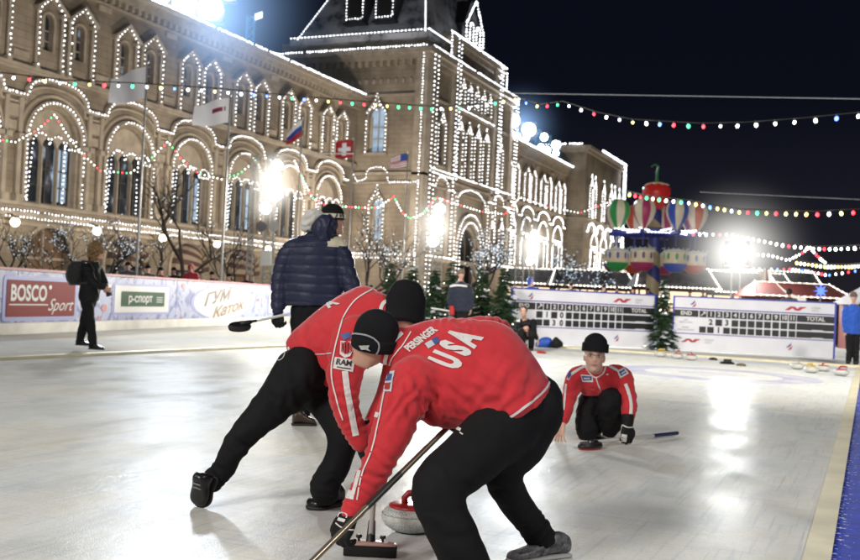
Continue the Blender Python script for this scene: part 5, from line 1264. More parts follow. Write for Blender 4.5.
# ---- front sweeper -------------------------------------------------------
def sweeper_front():
    hipL, hipR = P(527,415,4.34), P(530,404,4.46); pel = (hipL+hipR)/2
    root = thing('person', 'nearest sweeper bent over the ice, USA on the back of the red jacket', 'person', Vector((pel.x, pel.y, 0)))
    nk = P(397,347,4.45); shL, shR = P(410,387,4.25), P(452,342,4.52)
    elL, wrL = P(387,444,4.12), P(352,510,4.05); elR, wrR = P(500,340,4.68), P(466,408,4.42)
    knL, anL = P(438,488,3.98), P(474,586,3.95); knR, anR = P(497,480,4.22), P(545,545,4.45)
    legN = [P(524,412,4.36), P(497,434,4.22), P(467,461,4.08), knL, P(447,520,3.96), P(466,565,3.95), P(474,585,3.95)]; legF = [P(532,404,4.42), P(520,440,4.34), P(504,470,4.27), P(512,498,4.33), P(532,525,4.42), anR]
    hc, hup = P(374,343,4.40), P(378,308,4.36); up_ = (hup-hc).normalized(); fw = cvec(-.80,-.42,-.35)
    def pieces(mb):
        loft(mb, [(pel, (hipR-hipL)*.6, cvec(.05,.43,.9)*.07), (P(465,376,4.38), cvec(.07,.14,-.08), cvec(.05,.43,.9)*.08), (P(428,364,4.40), cvec(.07,.14,-.1), cvec(.05,.43,.9)*.07), (nk, cvec(.02,.045,-.03), cvec(.05,.43,.9)*.05)], seg=16)
        limb(mb, [nk, hc], [.055,.055]); limb(mb, [shL, elL, wrL], [.05,.04,.028]); limb(mb, [shR, elR, wrR], [.05,.04,.028])
        limb(mb, legN, [.085,.08,.07,.055,.05,.04,.04]); limb(mb, legF, [.085,.07,.05,.042,.036,.034]); limb(mb, [hipL, hipR], [.09,.09]);
    body(root, pieces, (hc, up_, fw, 1.0))
    # jacket
    mb = MB()
    torso(mb, [(P(520,401,4.34), cvec(.140,.085,-.10), cvec(.03,-.025,.185)), (P(512,396,4.34), cvec(.138,.110,-.10), cvec(.03,.0,.185)), (P(500,387,4.35), cvec(.122,.165,-.11), .175), (P(482,376,4.38), cvec(.110,.212,-.11), .165),
              (P(454,372,4.38), cvec(.095,.220,-.11), .155), (P(430,364,4.40), cvec(.080,.190,-.13), .130), (P(411,354,4.42), cvec(.05,.130,-.09), .10), (P(397,347,4.43), cvec(.02,.075,-.05), .075)], n=5)
    limb(mb, [P(418,380,4.30), shL, elL, P(371,478,4.08), wrL], [.105,.110,.080,.062,.050], seg=18); limb(mb, [P(440,350,4.45), shR, P(482,333,4.60), elR, P(487,375,4.55), wrR], [.09,.092,.082,.078,.066,.050], seg=18)
    limb(mb, [P(398,342,4.42), P(389,349,4.41)], [.074,.076], seg=20)
    jk = remeshed('jacket', mb, .0075, RJ, root, smooth=5, wr=.0022, wf=4.5, stretch=(1,1,1.8),
        folds=[(P(418,398,4.2), (P(418,398,4.2)-P(470,370,4.3)).normalized(), .12, .007, .055), (P(378,455,4.1), (wrL-elL).normalized(), .10, .005, .05), (P(357,500,4.05), (wrL-elL).normalized(), .06, .004, .03),
               (P(500,338,4.6), cvec(.9,-.3,0).normalized(), .10, .011, .05), (P(478,405,4.2), cvec(.5,.8,0).normalized(), .14, .006, .06), (P(455,330,4.4), cvec(.8,.2,0).normalized(), .1, .007, .045), (P(505,395,4.2), cvec(.6,-.5,0).normalized(), .13, .008, .07), (P(395,400,4.1), cvec(.8,-.5,0).normalized(), .1, .007, .05), (P(370,475,4.05), (wrL-elL).normalized(), .09, .006, .045), (P(430,405,4.2), cvec(.9,.35,0).normalized(), .12, .008, .06)])
    # trousers
    mb = MB()
    limb(mb, [P(524,412,4.36), P(497,434,4.22), P(467,461,4.08), knL, P(447,520,3.96), P(466,565,3.95), P(474,585,3.95)], [.150,.140,.122,.108,.100,.098,.098], seg=20)
    limb(mb, [P(532,404,4.42), P(520,440,4.34), P(504,470,4.27), P(512,498,4.33), P(530,522,4.42), P(541,537,4.45)], [.150,.125,.090,.074,.068,.068], seg=18)
    mb.ell(P(530,412,4.37), cvec(.148,0,0), cvec(0,.145,0), cvec(0,0,.165), 20, 12)
    mb.ell(P(512,408,4.34), cvec(.11,.05,0), cvec(-.04,.12,0), cvec(0,0,.13), 20, 12)
    tr = remeshed('trousers', mb, .009, BT, root, smooth=5, wr=.0025, wf=4, folds=[(P(462,480,4.0), cvec(.3,.9,0).normalized(), .08, .006, .07), (P(505,490,4.25), cvec(.2,.9,0).normalized(), .08, .005, .06), (P(515,440,4.2), cvec(.7,.7,0).normalized(), .12, .003, .09), (P(540,530,4.4), cvec(.5,-.8,0).normalized(), .08, .009, .04), (P(440,480,3.95), cvec(.7,.6,0).normalized(), .10, .003, .08), (P(540,420,4.25), cvec(.8,.4,0).normalized(), .12, .003, .09), (P(455,530,3.9), cvec(.2,.9,0).normalized(), .12, .004, .10)])
    bv = bvh_of(jk)
    # trims, lettering
    mb = MB()
    ribbon(mb, bv, [(551,377),(546,388),(535,399),(521,410),(507,419),(496,423),(489,423),(480,421)], 2.3, .004)
    ribbon(mb, bv, [(402,333),(394,341),(388,351),(385,362),(386,371)], 3.6, .005)
    ribbon(mb, bv, [(411,332),(403,345),(397,352),(390,362),(386,385),(379,420),(372,450),(362,475),(357,500)], 1.3, .004)
    ribbon(mb, bv, [(376,412),(370,432),(361,460),(353,488),(350,499)], 7.0, .003)
    mb.build('white_piping', WJ, jk)
    mb = MB(); un = lambda x, y: (x/sqrt(x*x+y*y), y/sqrt(x*x+y*y))
    for ch, og in (('U',(447.5,361)),('S',(457,349)),('A',(465.5,338.5))):
        text_on(mb, bv, ch, og, un(10,-12), un(-.93,-.36), 29, bold=.06, sx=.44, off=.004)
    text_on(mb, bv, 'PERSINGER', (421,339.5), un(27,-20), un(-20,-16), 7.5, bold=.045, sx=.68, off=.004)
    mb.build('back_lettering', WJ, jk)
    mb = MB(); quadpatch(mb, bv, [(425,344),(437,337),(440.5,342),(428.5,349)], .004, 0); quadpatch(mb, bv, [(431.5,340.2),(437,337),(440.5,342),(435,345.2)], .006, 1)
    quadpatch(mb, bv, [(386,372),(395,371),(391,392),(384,392)], .004, 0, 6); quadpatch(mb, bv, [(387,374.5),(393,374),(391.5,381),(386,381)], .006, 1, 4); quadpatch(mb, bv, [(386,383),(391.5,383),(390,390),(385,390)], .006, 2, 4)
    mb.build('sponsor_patch', [mat('patch_pale', (.55,.58,.62), .6), mat('patch_blue', (.06,.09,.28), .6), mat('patch_red', (.4,.04,.05), .6)], jk)
    bt = bvh_of(tr); mb = MB(); ribbon(mb, bt, [(457,428.5),(461,430.5)], 3.2, .004); ribbon(mb, bt, [(460,433),(463,435)], 1.2, .004); mb.build('small_logo', WJ, tr)
    # hat and ear badge
    ht = beanie(hc, up_, fw, root, low=-.020, tall=.150, s=1.03); bh = bvh_of(ht)
    mb = MB(); lp = [(351.5,338),(352,334.5),(357,333.5),(368,335.5),(376,340),(379,346),(377,353),(372,357.5)]
    ribbon(mb, bh, lp, 1.6, .004); mb.build('badge_outline', mat('badge_grey', (.35,.36,.38), .5), ht)
    mb = MB()
    for q in ([(355,352),(357.5,340),(361,337),(363,350),(360,347)], [(359.5,345.5),(370,345),(368.2,349.2),(362,349.6)], [(365,345),(371,351),(366.5,349.5)]):
        cast_poly(mb, bh, q, [tuple(range(len(q)))], .006)
    mb.build('badge', mat('badge_silver', (.5,.5,.5), .3, metal=.3), ht)
    # hair at the nape, glove, shoes
    gl = glove(P(350,514,4.045), (P(338,535,4.03)-P(352,508,4.05)).normalized(), cvec(.55,-.35,-.55), root, side=-1, curl=(.75,1.1,.8), thumb=.9, s=1.05, cuff=.044, thick=1.4)
    bg_ = bvh_of(gl); mb = MB(); ribbon(mb, bg_, [(336,523),(341,527),(347,529.5),(354,530)], 1.3, .003); ribbon(mb, bg_, [(338,517),(340,513.5),(344,512.5),(347,515),(346.5,518)], 1.1, .003); quadpatch(mb, bg_, [(339,517.5),(346,519.5),(344.5,522.5),(337.5,520.5)], .003, None, 4)
    mb.build('glove_trim', WJ, gl)
    glove(P(466,408,4.42), cvec(-.3,-.85,.1), cvec(-.5,.2,-.5), root, side=1, curl=(.8,1.1,.8), s=.95, cuff=.044)
    sm = mat('grey_trainer', (.13,.13,.14), .45, var=.85, vs=38)
    shoe(G(566,556), G(508,563), Vector((0,0,1)), root, m_=sm, sole=RUBW, width=.052); shoe(G(485,596), G(420,604), Vector((0,0,1)), root, m_=sm, sole=RUBW)
    return root
# ---- brooms ----------------------------------------------------------------
CARB = mat('carbon_handle', (.30,.25,.19), .25, metal=.6); ALU = mat('aluminium_handle', (.58,.56,.52), .35, metal=.35); BRIS = mat('dark_bristle', (.012,.012,.012), .95)
def broom(a, b, label, heads, hm, r=.0125, bands=(), head_len=.20, hd=None, headm=None, padm=None):
    "handle from a (head end) to b"
    t = thing('broom', label, 'curling broom', Vector((a.x, a.y, 0))); mb = MB(); mb.tube([a, b], r, 14); h = mb.build('handle', hm, t, smooth=True, auto=60)
    for f0, f1, m_ in bands:
        mb = MB(); mb.tube([a.lerp(b, f0), a.lerp(b, f1)], r*1.1, 14); mb.build('grip', m_, h, smooth=True, auto=60)
    if heads:
        d_ = (b-a).normalized(); g = Vector((a.x, a.y, 0)); u = hd; v = Vector((-u.y, u.x, 0)).normalized(); z = Vector((0,0,1))
        mb = MB(); loft(mb, [(g+z*.052-u*(head_len/2), v*.012, z*.004), (g+z*.052-u*(head_len*.46), v*.028, z*.007), (g+z*.055, v*.032, z*.011), (g+z*.052+u*(head_len*.46), v*.028, z*.007), (g+z*.052+u*(head_len/2), v*.012, z*.004)], seg=16, n=4, power=.7)
        mb.build('head_block', headm or mat('pink_plate', (.50,.30,.27), .4), t, smooth=True, auto=50)
        mb = MB(); loft(mb, [(g+z*.0235-u*(head_len*.5), v*.020, z*.022), (g+z*.0235-u*(head_len*.44), v*.036, z*.0225), (g+z*.0235+u*(head_len*.44), v*.036, z*.0225), (g+z*.0235+u*(head_len*.5), v*.020, z*.022)], seg=24, n=6, power=.5)
        mb.build('brush_pad', padm or BRIS, t)
        mb = MB(); mb.tube([g+z*.05, g+z*.075, g+z*.075+d_*.10], [.022,.020,.016], 12)
        mb.build('ferrule', BLK, t, smooth=True, auto=50)
        mb = MB()
        for q in (-.052, .052): mb.tube([g+z*.058+u*q, g+z*.085+u*q], .006, 8); mb.lathe(g+z*.078+u*q, [(.013,0),(.014,.008),(.010,.014)], 12)
        mb.build('knob', BLK, t)
    return t
# ---- second sweeper ---------------------------------------------------------
def sweeper_back():
    hipL, hipR = P(300,380,5.25), P(318,388,5.42); hip = (hipL+hipR)/2
    root = thing('person', 'second sweeper in red jacket stretching one leg far back, behind the nearest sweeper', 'person', Vector((hip.x, hip.y, 0)))
    nk = P(390,315,5.22); sh1, sh2 = P(350,345,5.10), P(405,318,5.45); el1, wr1 = P(344,398,5.02), P(361,442,4.98); el2, wr2 = P(392,385,5.25), P(369,436,5.02)
    kn1, an1 = P(240,440,5.25), P(207,482,5.25); kn2, an2 = P(343,438,5.25), P(326,494,5.22)
    hc, up_ = P(406,311,5.22), cvec(.10,.95,-.35); fw = cvec(.85,-.35,-.6)
    def pieces(mb):
        loft(mb, [(hip, (hipR-hipL)*.6, cvec(.2,-.6,.3)*.08), (P(340,345,5.36), cvec(.0,.09,-.07), cvec(-.06,.06,.04)), (P(368,327,5.29), cvec(.0,.08,-.06), cvec(-.06,.05,.04)), (nk, cvec(.02,.04,0), cvec(.2,-.6,.3)*.05)], seg=16)
        limb(mb, [nk, hc], [.055,.055]); limb(mb, [sh1, el1, wr1], [.05,.04,.028]); limb(mb, [sh2, el2, wr2], [.05,.04,.028])
        limb(mb, [P(301,374,5.25), P(276,404,5.25), kn1, P(223,469,5.25)], [.085,.07,.05,.035]); limb(mb, [P(318,384,5.42), P(335,412,5.33), kn2, P(338,462,5.24), P(327,480,5.23)], [.085,.07,.05,.04,.035]); limb(mb, [hipL, hipR], [.09,.09])
    body(root, pieces, (hc, up_, fw, 1.0))
    mb = MB()
    torso(mb, [(P(307,364,5.42), cvec(.085,-.135,.09), .150), (P(316,357,5.40), cvec(.07,-.16,.10), .165), (P(332,346,5.36), cvec(.03,-.19,.12), .170), (P(350,334,5.31), cvec(.0,-.205,.14), .16),
              (P(366,324,5.27), cvec(-.01,-.19,.15), .14), (P(382,317,5.24), cvec(0,-.12,.09), .11), (P(393,313,5.23), cvec(0,-.07,.05), .08)], n=5)
    limb(mb, [P(362,335,5.15), sh1, el1, P(352,424,5.0), wr1], [.11,.108,.078,.062,.054], seg=18); limb(mb, [P(385,322,5.35), sh2, el2, wr2], [.09,.09,.07,.055], seg=16)
    jk = remeshed('jacket', mb, .009, RJ, root, smooth=5, wr=.003, wf=5, stretch=(1,1,1.6), folds=[(P(322,372,5.15), cvec(.5,.7,0).normalized(), .15, .012, .09), (P(345,400,5.0), cvec(.15,-.95,0).normalized(), .1, .006, .05), (P(352,428,5.0), cvec(.2,-.9,0).normalized(), .08, .007, .035), (P(310,340,5.2), cvec(.8,.3,0).normalized(), .12, .006, .07)])
    mb = MB()
    limb(mb, [P(301,374,5.25), P(274,404,5.25), kn1, P(224,468,5.25), P(211,482,5.25)], [.150,.108,.074,.062,.058], seg=18)
    limb(mb, [P(318,384,5.42), P(335,412,5.33), kn2, P(338,462,5.24), P(327,480,5.23), P(325,491,5.22)], [.140,.105,.082,.078,.078,.082], seg=18)
    mb.ell(P(308,376,5.36), cvec(.155,0,0), cvec(0,.15,0), cvec(0,0,.17), 20, 12)
    tr = remeshed('trousers', mb, .0105, BT, root, smooth=5, wr=.005, wf=6, folds=[(P(238,446,5.2), cvec(-.5,-.6,0).normalized(), .11, .006, .08), (P(214,478,5.2), cvec(-.6,-.7,0).normalized(), .08, .008, .045), (P(328,484,5.2), cvec(-.2,-.9,0).normalized(), .08, .007, .045), (P(290,395,5.2), cvec(.8,.2,0).normalized(), .15, .008, .08)])
    bv = bvh_of(jk); mb = MB()
    ribbon(mb, bv, [(289,347),(292,358),(299,371),(309,381),(318,387),(325,390)], 1.8, .005)
    ribbon(mb, bv, [(372,290),(356,300),(345,315),(340,330),(334,355),(332,375),(337,400),(343,420)], 1.3, .005)
    ribbon(mb, bv, [(345,371),(347,390),(351,412),(356,436)], 6.0, .004)
    ribbon(mb, bv, [(398,298),(384,303),(380,312)], 3.5, .006)
    ribbon(mb, bv, [(313,354.5),(322,354),(332,353)], .9, .004)
    mb.build('white_piping', WJ, jk)
    mb = MB(); un = lambda x, y: (x/sqrt(x*x+y*y), y/sqrt(x*x+y*y)); text_on(mb, bv, 'A', (330,304), un(30,-13), un(-30,-16), 11, bold=.05, sx=1.0, off=.005)
    mb.build('back_lettering', WJ, jk)
    mb = MB(); quadpatch(mb, bv, [(335.5,357),(354.5,360),(352.5,372),(333.5,368.5)], .005, 0); text_on(mb, bv, 'RAM', (344.2,363), un(19,3.2), un(2,-12), 5.6, bold=.03, off=.008, mi=1, sx=.95); ribbon(mb, bv, [(337.5,367),(350.5,369.2)], 1.0, .008, mi=1)
    quadpatch(mb, bv, [(341,335),(349,332),(352,337),(344,340.5)], .005, 2)
    sx = [(341,341),(353,342),(353,350),(350,356),(345,358),(340,354)]; cast_poly(mb, bv, sx, [tuple(range(6))], .005, 0)
    for k in range(5): quadpatch(mb, bv, [(342+2.3*k,342.5),(343.1+2.3*k,342.5),(343+2.2*k,354-abs(k-2)),(341.9+2.2*k,354-abs(k-2))], .009, 3, 3)
    mb.build('sponsor_patch', [mat('patch_white', (.7,.68,.66), .6), BLK, mat('patch_blue'), mat('patch_red')], jk)
    bt = bvh_of(tr); mb = MB(); ribbon(mb, bt, [(278,353),(282,350.5),(285,353.5),(283,358.5),(279,360.5),(276.5,357),(278,353)], 1.0, .005); mb.build('small_logo', mat('logo_grey', (.4,.4,.4), .6), tr)
    beanie(hc, up_, fw, root, low=-.065, tall=.150, s=1.13, m_=KN, cuff=False)
    for q, w_ in ((wr1, P(366,452,4.97)), (wr2, P(374,446,5.0))): glove(q, (w_-q).normalized(), cvec(.5,0,-.6), root, side=1, curl=(.8,1.1,.8), s=.95)
    f0 = P(213,486,5.2); shoe(P(213,478,5.22), P(200,508,5.165)+Vector((0,0,.004)), cvec(-.5,.05,.8), root, s=1.05, width=.058); shoe(G(340,505), G(309,510), Vector((0,0,1)), root, s=1.1, width=.056)
# ---- standing man in the quilted jacket ----------------------------------------
def quilt_man():
    d = 8.6; root = thing('person', 'tall man seen from behind in a navy quilted jacket and white-banded black hat', 'person', base(304, d))
    Q = lambda x, y, dd=0.0: P(x, y, d+dd)
    nk = Q(322,236); hc = Q(333,221,.02); up_ = cvec(.02,1,0); fw = cvec(.90,-.12,-.42)
    shL, shR = Q(294,252), Q(342,249,.02); hipL, hipR = Q(302,312), Q(326,313)
    def pieces(mb):
        loft(mb, [(Q(314,320), cvec(.15,0,0), cvec(0,0,.1)), (Q(314,285), cvec(.15,0,0), cvec(0,0,.1)), (Q(316,255), cvec(.18,0,0), cvec(0,0,.1)), (nk, cvec(.05,0,0), cvec(0,0,.05))], seg=16)
        limb(mb, [nk, hc], [.055,.055]); limb(mb, [shL, Q(280,285), Q(279,312,-.1)], [.05,.04,.028]); limb(mb, [shR, Q(350,285,.0), Q(357,312,-.1)], [.05,.04,.028])
        for s_ in ((hipL, Q(303,372), Q(302,414)), (hipR, Q(325,372,.3), Q(328,408,.5))): limb(mb, s_, [.08,.06,.04])
    body(root, pieces, (hc, up_, fw, 1.0), voxel=.02)
    mb = MB(); secs = []
    for y, w, cx in ((305,29.5,312),(298,30.5,312),(285,30,312.5),(270,29.5,313),(256,28,314),(245,26,316),(237,18,319),(231,10,321)): secs.append((Q(cx,y), cvec(w*d/1000,0,.04), cvec(-.03,0,min(.15, w*d/1000*.62))))
    loft(mb, secs, n=4, seg=30)
    limb(mb, [Q(300,244), Q(288,254), Q(281,278), Q(278.5,300,-.05), Q(278,309,-.08)], [.075,.085,.078,.068,.055], seg=16); limb(mb, [Q(332,242), Q(340,252), Q(348,276,-.03), Q(356,297,-.08), Q(361,312,-.12)], [.075,.088,.080,.070,.06], seg=16)
    jk = remeshed('quilted_jacket', mb, .011, [NAVY, mat('cream_patch', (.68,.62,.46), .6)], root, smooth=4)
    # quilt rows: pinched horizontal seams across body and sleeves
    me = jk.data; inv = 1/(9.3*d/1000)
    nn = [v.normal.copy() for v in me.vertices]; new = []
    for vi, v in enumerate(me.vertices):
        rel = v.co-CAM; yy = rel.dot(Vector((0,0,1)))+.016*noise.noise(v.co*3.1)+.008*noise.noise(v.co*9); f = (yy*inv) % 1.0; pin = abs(f-.5)*2; q_ = v.co+nn[vi]*(.013*(1-pin**6)-.009+.007*noise.noise(v.co*8)); new += list(q_)
    me.vertices.foreach_set('co', new); me.update()
    for p in me.polygons:
        c = p.center; rel = c-CAM; zc = rel.dot(CF); px, py = 430+1000*rel.dot(CR)/zc, 280-1000*rel.dot(CU)/zc
        if 327.5 < px < 347 and 236 < py < 246.5 and (py-236) < 12: p.material_index = 1 if px > 327 and (py > 236+(340-px)*.12) else 0
    mb = MB(); limb(mb, [Q(323,240,-.06), Q(325,225,-.07), Q(333,224,-.05)], [.085,.095,.055], seg=16); mb.ell(Q(326,231,-.02), cvec(.09,0,0), cvec(0,.13,0), cvec(0,0,.12))
    remeshed('hood', mb, .012, NAVY, jk, smooth=4, wr=.01, wf=14)
    mb = MB(); limb(mb, [Q(306,226,-.04), Q(311,217,-.06), Q(318,215,-.05)], [.055,.068,.05], seg=14); mb.ell(Q(310,223,-.02), cvec(.062,0,0), cvec(0,.085,0), cvec(0,0,.09))
    remeshed('hood_lining', mb, .012, mat('fleece', (.62,.60,.56), .9, bump=.6, bs=40), jk, smooth=3, wr=.01, wf=18)
    mb = MB(); mb.ell(Q(314,308), cvec(.2,0,0), cvec(0,.1,0), cvec(0,0,.14)); limb(mb, [Q(303,312), Q(303,340), Q(303,375), Q(303,405), Q(302,414)], [.115,.105,.085,.078,.078]); limb(mb, [Q(325,312), Q(325,340,.1), Q(327,375,.3), Q(330,404,.5)], [.115,.105,.085,.08])
    remeshed('trousers', mb, .014, BT, root, smooth=4, wr=.008, wf=9)
    ht = beanie(hc, up_, fw, root, low=.01, tall=.140, s=1.08, cuff=False); bh = bvh_of(ht)
    mb = MB(); R_ = []
    for zz in (.022,.055):
        rt = fw.cross(up_).normalized(); f_ = (fw-up_*fw.dot(up_)).normalized(); R_.append([hc+(rt*.0875*cos(a*pi/16)+f_*((.099 if sin(a*pi/16) > 0 else .110)*sin(a*pi/16))+up_*zz)*1.08 for a in range(32)])
    mb.rings(R_, cap=False); bnd = mb.build('hat_band', mat('cream_band', (.62,.58,.48), .7), ht, smooth=True)
    bb = bvh_of(bnd); mb = MB(); ribbon(mb, bb, [(327,216),(330,214.5),(332,217),(335,217.5),(337,214.5),(335.5,213)], 1.3, .004); text_on(mb, bb, 'И', (341.5,215.5), (1,.05), (0,-1), 4.5, bold=.03); mb.build('band_mark', BLK, bnd)
    mb = MB(); mb.ell(hc+up_*.0-f_*.02, rt*.078, f_*.085, up_*.07, 16, 10); mb.build('hair', HAIRB, root, smooth=True)
    glove(Q(278,312,-.08), cvec(.05,-.9,.2), cvec(.3,0,-.7), root, side=-1, curl=(.9,1.1,.8), s=1.1, cuff=.05, voxel=.007); glove(Q(361,314,-.12), cvec(.05,-.9,.2), cvec(-.3,0,-.7), root, side=1, curl=(.6,.8,.6), s=1.1, cuff=.05, voxel=.007)
    bm_ = mat('brown_boot', (.05,.03,.02), .4); shoe(base(299,8.52), base(305,8.52)+cvec(.15,0,0)*0+Vector((0.1,.12,0)), Vector((0,0,1)), root, m_=bm_, s=1.15); shoe(base(329,9.05), base(329,9.05)+Vector((.12,.2,0)), Vector((0,0,1)), root, m_=bm_, s=1.1)
# ---- kneeling player --------------------------------------------------------------
def kneeler():
    d = 8.5; root = thing('person', 'player kneeling on the ice facing us in a red jacket and black knit hat', 'person', base(600, d)); Q = lambda x, y, dd=0.0: P(x, y, d+dd)
    hc = Q(594.5,357,-.30); up_ = cvec(.10,1,-.10); fw = cvec(-.16,-.08,1); nk = Q(598,371,.0)
    def pieces(mb):
        loft(mb, [(Q(602,412,.15), cvec(.15,0,0), cvec(0,0,.1)), (Q(600,392,.1), cvec(.15,0,0), cvec(0,0,.1)), (Q(599,377,.03), cvec(.19,0,0), cvec(0,0,.09)), (nk, cvec(.05,0,0), cvec(0,0,.05))], seg=16)
        limb(mb, [nk, hc-up_*.05], [.058,.055]); limb(mb, [Q(577,379), Q(567,402,-.12), Q(563,421,-.22)], [.05,.04,.027]); limb(mb, [Q(620,377), Q(629,402,-.12), Q(627,426,-.22)], [.05,.04,.028])
        limb(mb, [Q(590,405,.15), Q(586,435,.0)], [.08,.06]); limb(mb, [Q(608,404,.16), Q(611,399,-.08), Q(611,416,-.06), Q(610,426,.0)], [.07,.05,.05,.04]); limb(mb, [Q(586,434,.0), Q(588,433,.4)], [.06,.045])
    body(root, pieces, (hc, up_, fw, 1.12), tone=(.66,.40,.30), hands=[dict(wrist=Q(562.5,423,-.22), fdir=cvec(-.25,-.95,.25), pn=cvec(.8,-.1,-.5), side=-1, curl=(.15,.25,.2), s=1.08, spread=.35)], voxel=.016, stubble=.10)
    mb = MB(); tn = cvec(0,.15,.85).normalized()
    loft(mb, [(Q(603,397,.08), cvec(.165,0,0), tn*.13), (Q(602,392,.06), cvec(.185,0,0), tn*.145), (Q(600,384,.03), cvec(.215,0,0), tn*.15), (Q(599,376,.0), cvec(.225,.0,0), tn*.13), (Q(598,370,-.02), cvec(.16,0,0), tn*.115), (Q(597,366,-.04), cvec(.085,0,0), tn*.085)], n=4)
    limb(mb, [Q(585,375), Q(576,378), Q(570,396,-.1), Q(566,410,-.18), Q(564,420,-.22)], [.085,.088,.068,.058,.045]); limb(mb, [Q(613,374), Q(622,378), Q(628,396,-.1), Q(629,413,-.18), Q(628,424,-.22)], [.085,.092,.074,.064,.05])
    jk = remeshed('jacket', mb, .011, RJ, root, smooth=4, wr=.006, wf=10, folds=[(Q(570,400,-.1), cvec(.2,-.9,0).normalized(), .1, .006, .06), (Q(628,402,-.1), cvec(.2,-.9,0).normalized(), .1, .006, .06), (Q(600,388,0), cvec(.3,.9,0).normalized(), .12, .006, .07)])
    mb = MB(); mb.ell(Q(603,404,.14), cvec(.17,0,0), cvec(0,.12,0), cvec(0,0,.15))
    limb(mb, [Q(592,402,.12), Q(588,418,.02), Q(587,431,-.02)], [.12,.108,.095]); limb(mb, [Q(587,431,.0), Q(590,432,.42)], [.09,.07])
    limb(mb, [Q(608,404,.16), Q(611,399,-.08), Q(609,407,-.12)], [.115,.102,.098]); limb(mb, [Q(609,405,-.11), Q(612,416,-.06), Q(610,428,-.0)], [.1,.100,.088])
    tr = remeshed('trousers', mb, .012, BT, root, smooth=4, wr=.008, wf=10)
    bv = bvh_of(jk); mb = MB()
    ribbon(mb, bv, [(586,367),(589,372),(595.5,377.5),(603,373),(606,365)], 1.2, .005); ribbon(mb, bv, [(596,377.5),(598,384),(601,391)], 1.0, .005)
    ribbon(mb, bv, [(586,366),(578,370),(571,375),(568,380)], 2.6, .005); ribbon(mb, bv, [(607,365),(614,369),(621,373)], 2.6, .005)
    ribbon(mb, bv, [(566.5,384),(565.5,392),(564.5,402),(563.5,410)], 1.8, .005); ribbon(mb, bv, [(625.5,384),(629,394),(631,406),(630,420)], 3.0, .005)
    mb.build('white_piping', WJ, jk); mb = MB()
    pw_, pb_ = mat('patch_white'), mat('patch_blue')
    quadpatch(mb, bv, [(581,374.5),(593,375.2),(593,382),(582,381.6)], .006, 0, 5); quadpatch(mb, bv, [(581.8,375.6),(592,376.2),(592,380),(582.4,379.6)], .010, 1, 4); ribbon(mb, bv, [(584,377.8),(590,378)], 1.2, .014, mi=0)
    quadpatch(mb, bv, [(616.5,371.5),(624,367.5),(628.5,374),(620,378.5)], .007, 0, 5); quadpatch(mb, bv, [(618.5,372.6),(623.5,369.6),(626.2,373.4),(620.8,376.6)], .011, 1, 4); ribbon(mb, bv, [(621,374.5),(624.5,372)], 1.1, .015, mi=0)
    ribbon(mb, bv, [(606,374.5),(608,374)], 1.2, .006, mi=0); quadpatch(mb, bv, [(568,374),(571,371),(571.5,376),(568.5,380)], .008, 1, 3)
    mb.build('sponsor_patch', [pw_, pb_], jk)
    beanie(hc, up_, fw, root, low=.034, tall=.158, s=1.26); mb = MB(); rt = fw.cross(up_).normalized(); f_ = (fw-up_*fw.dot(up_)).normalized()
    mb.ell(hc-f_*.03+up_*.01, rt*.086, f_*.082, up_*.078, 16, 10); mb.build('hair', HAIRB, root, smooth=True)
    # thin spectacles
    mb = MB()
    for s_ in (-1, 1):
        e_ = hc+(rt*s_*.031+f_*.094+up_*.006)*1.12; mb.tube([e_+rt*.021*cos(a*pi/6)+up_*.014*sin(a*pi/6) for a in range(13)], .0018, 5, cap=False)
        mb.tube([e_+rt*s_*.021, e_+rt*s_*.044-f_*.09], .0018, 4)
    mb.tube([hc+(rt*-.010+f_*.095+up_*.008)*1.12, hc+(rt*.010+f_*.095+up_*.008)*1.12], .0018, 4); mb.build('spectacles', mat('wire_frame', (.25,.2,.18), .3, metal=.7), root)
    gl = glove(Q(627.5,425,-.24), cvec(-.05,-.95,.25), cvec(-.3,.0,-.9), root, side=1, curl=(.55,1.0,.7), s=1.15, cuff=.055, voxel=.007)
    bg_ = bvh_of(gl); mb = MB(); ribbon(mb, bg_, [(621,424),(627,427),(633,427)], 1.5, .004); quadpatch(mb, bg_, [(622,434),(627,435),(626,442),(621,441)], .004, None, 3); mb.build('glove_trim', WJ, gl)
    shoe(base(603,9.02), base(600,8.70), Vector((0,0,1)), root, s=1.15, width=.056, sole=RUBW)
sweeper_front(); sweeper_back(); quilt_man(); kneeler()
broom(P(246,627,3.5), P(463,412,4.42), 'bronze-handled broom held by the nearest sweeper across his knees', True, CARB, r=.0125, bands=[(.50,.66,mat('handle_print', (.03,.03,.03), .4)), (.93,1.0,BLK)], hd=Vector((CR.x,CR.y,0)).normalized())
tb = broom(G(370,556)+Vector((0,0,.09)), P(378,430,4.92), 'upright silver-handled broom of the second sweeper, its dark brush flat on the ice', True, ALU, r=.0125, hd=(Vector((CR.x,CR.y,0))*1+Vector((0,.0,0))).normalized(), head_len=.22)
wb = mat('white_handle', (.70,.70,.68), .35)
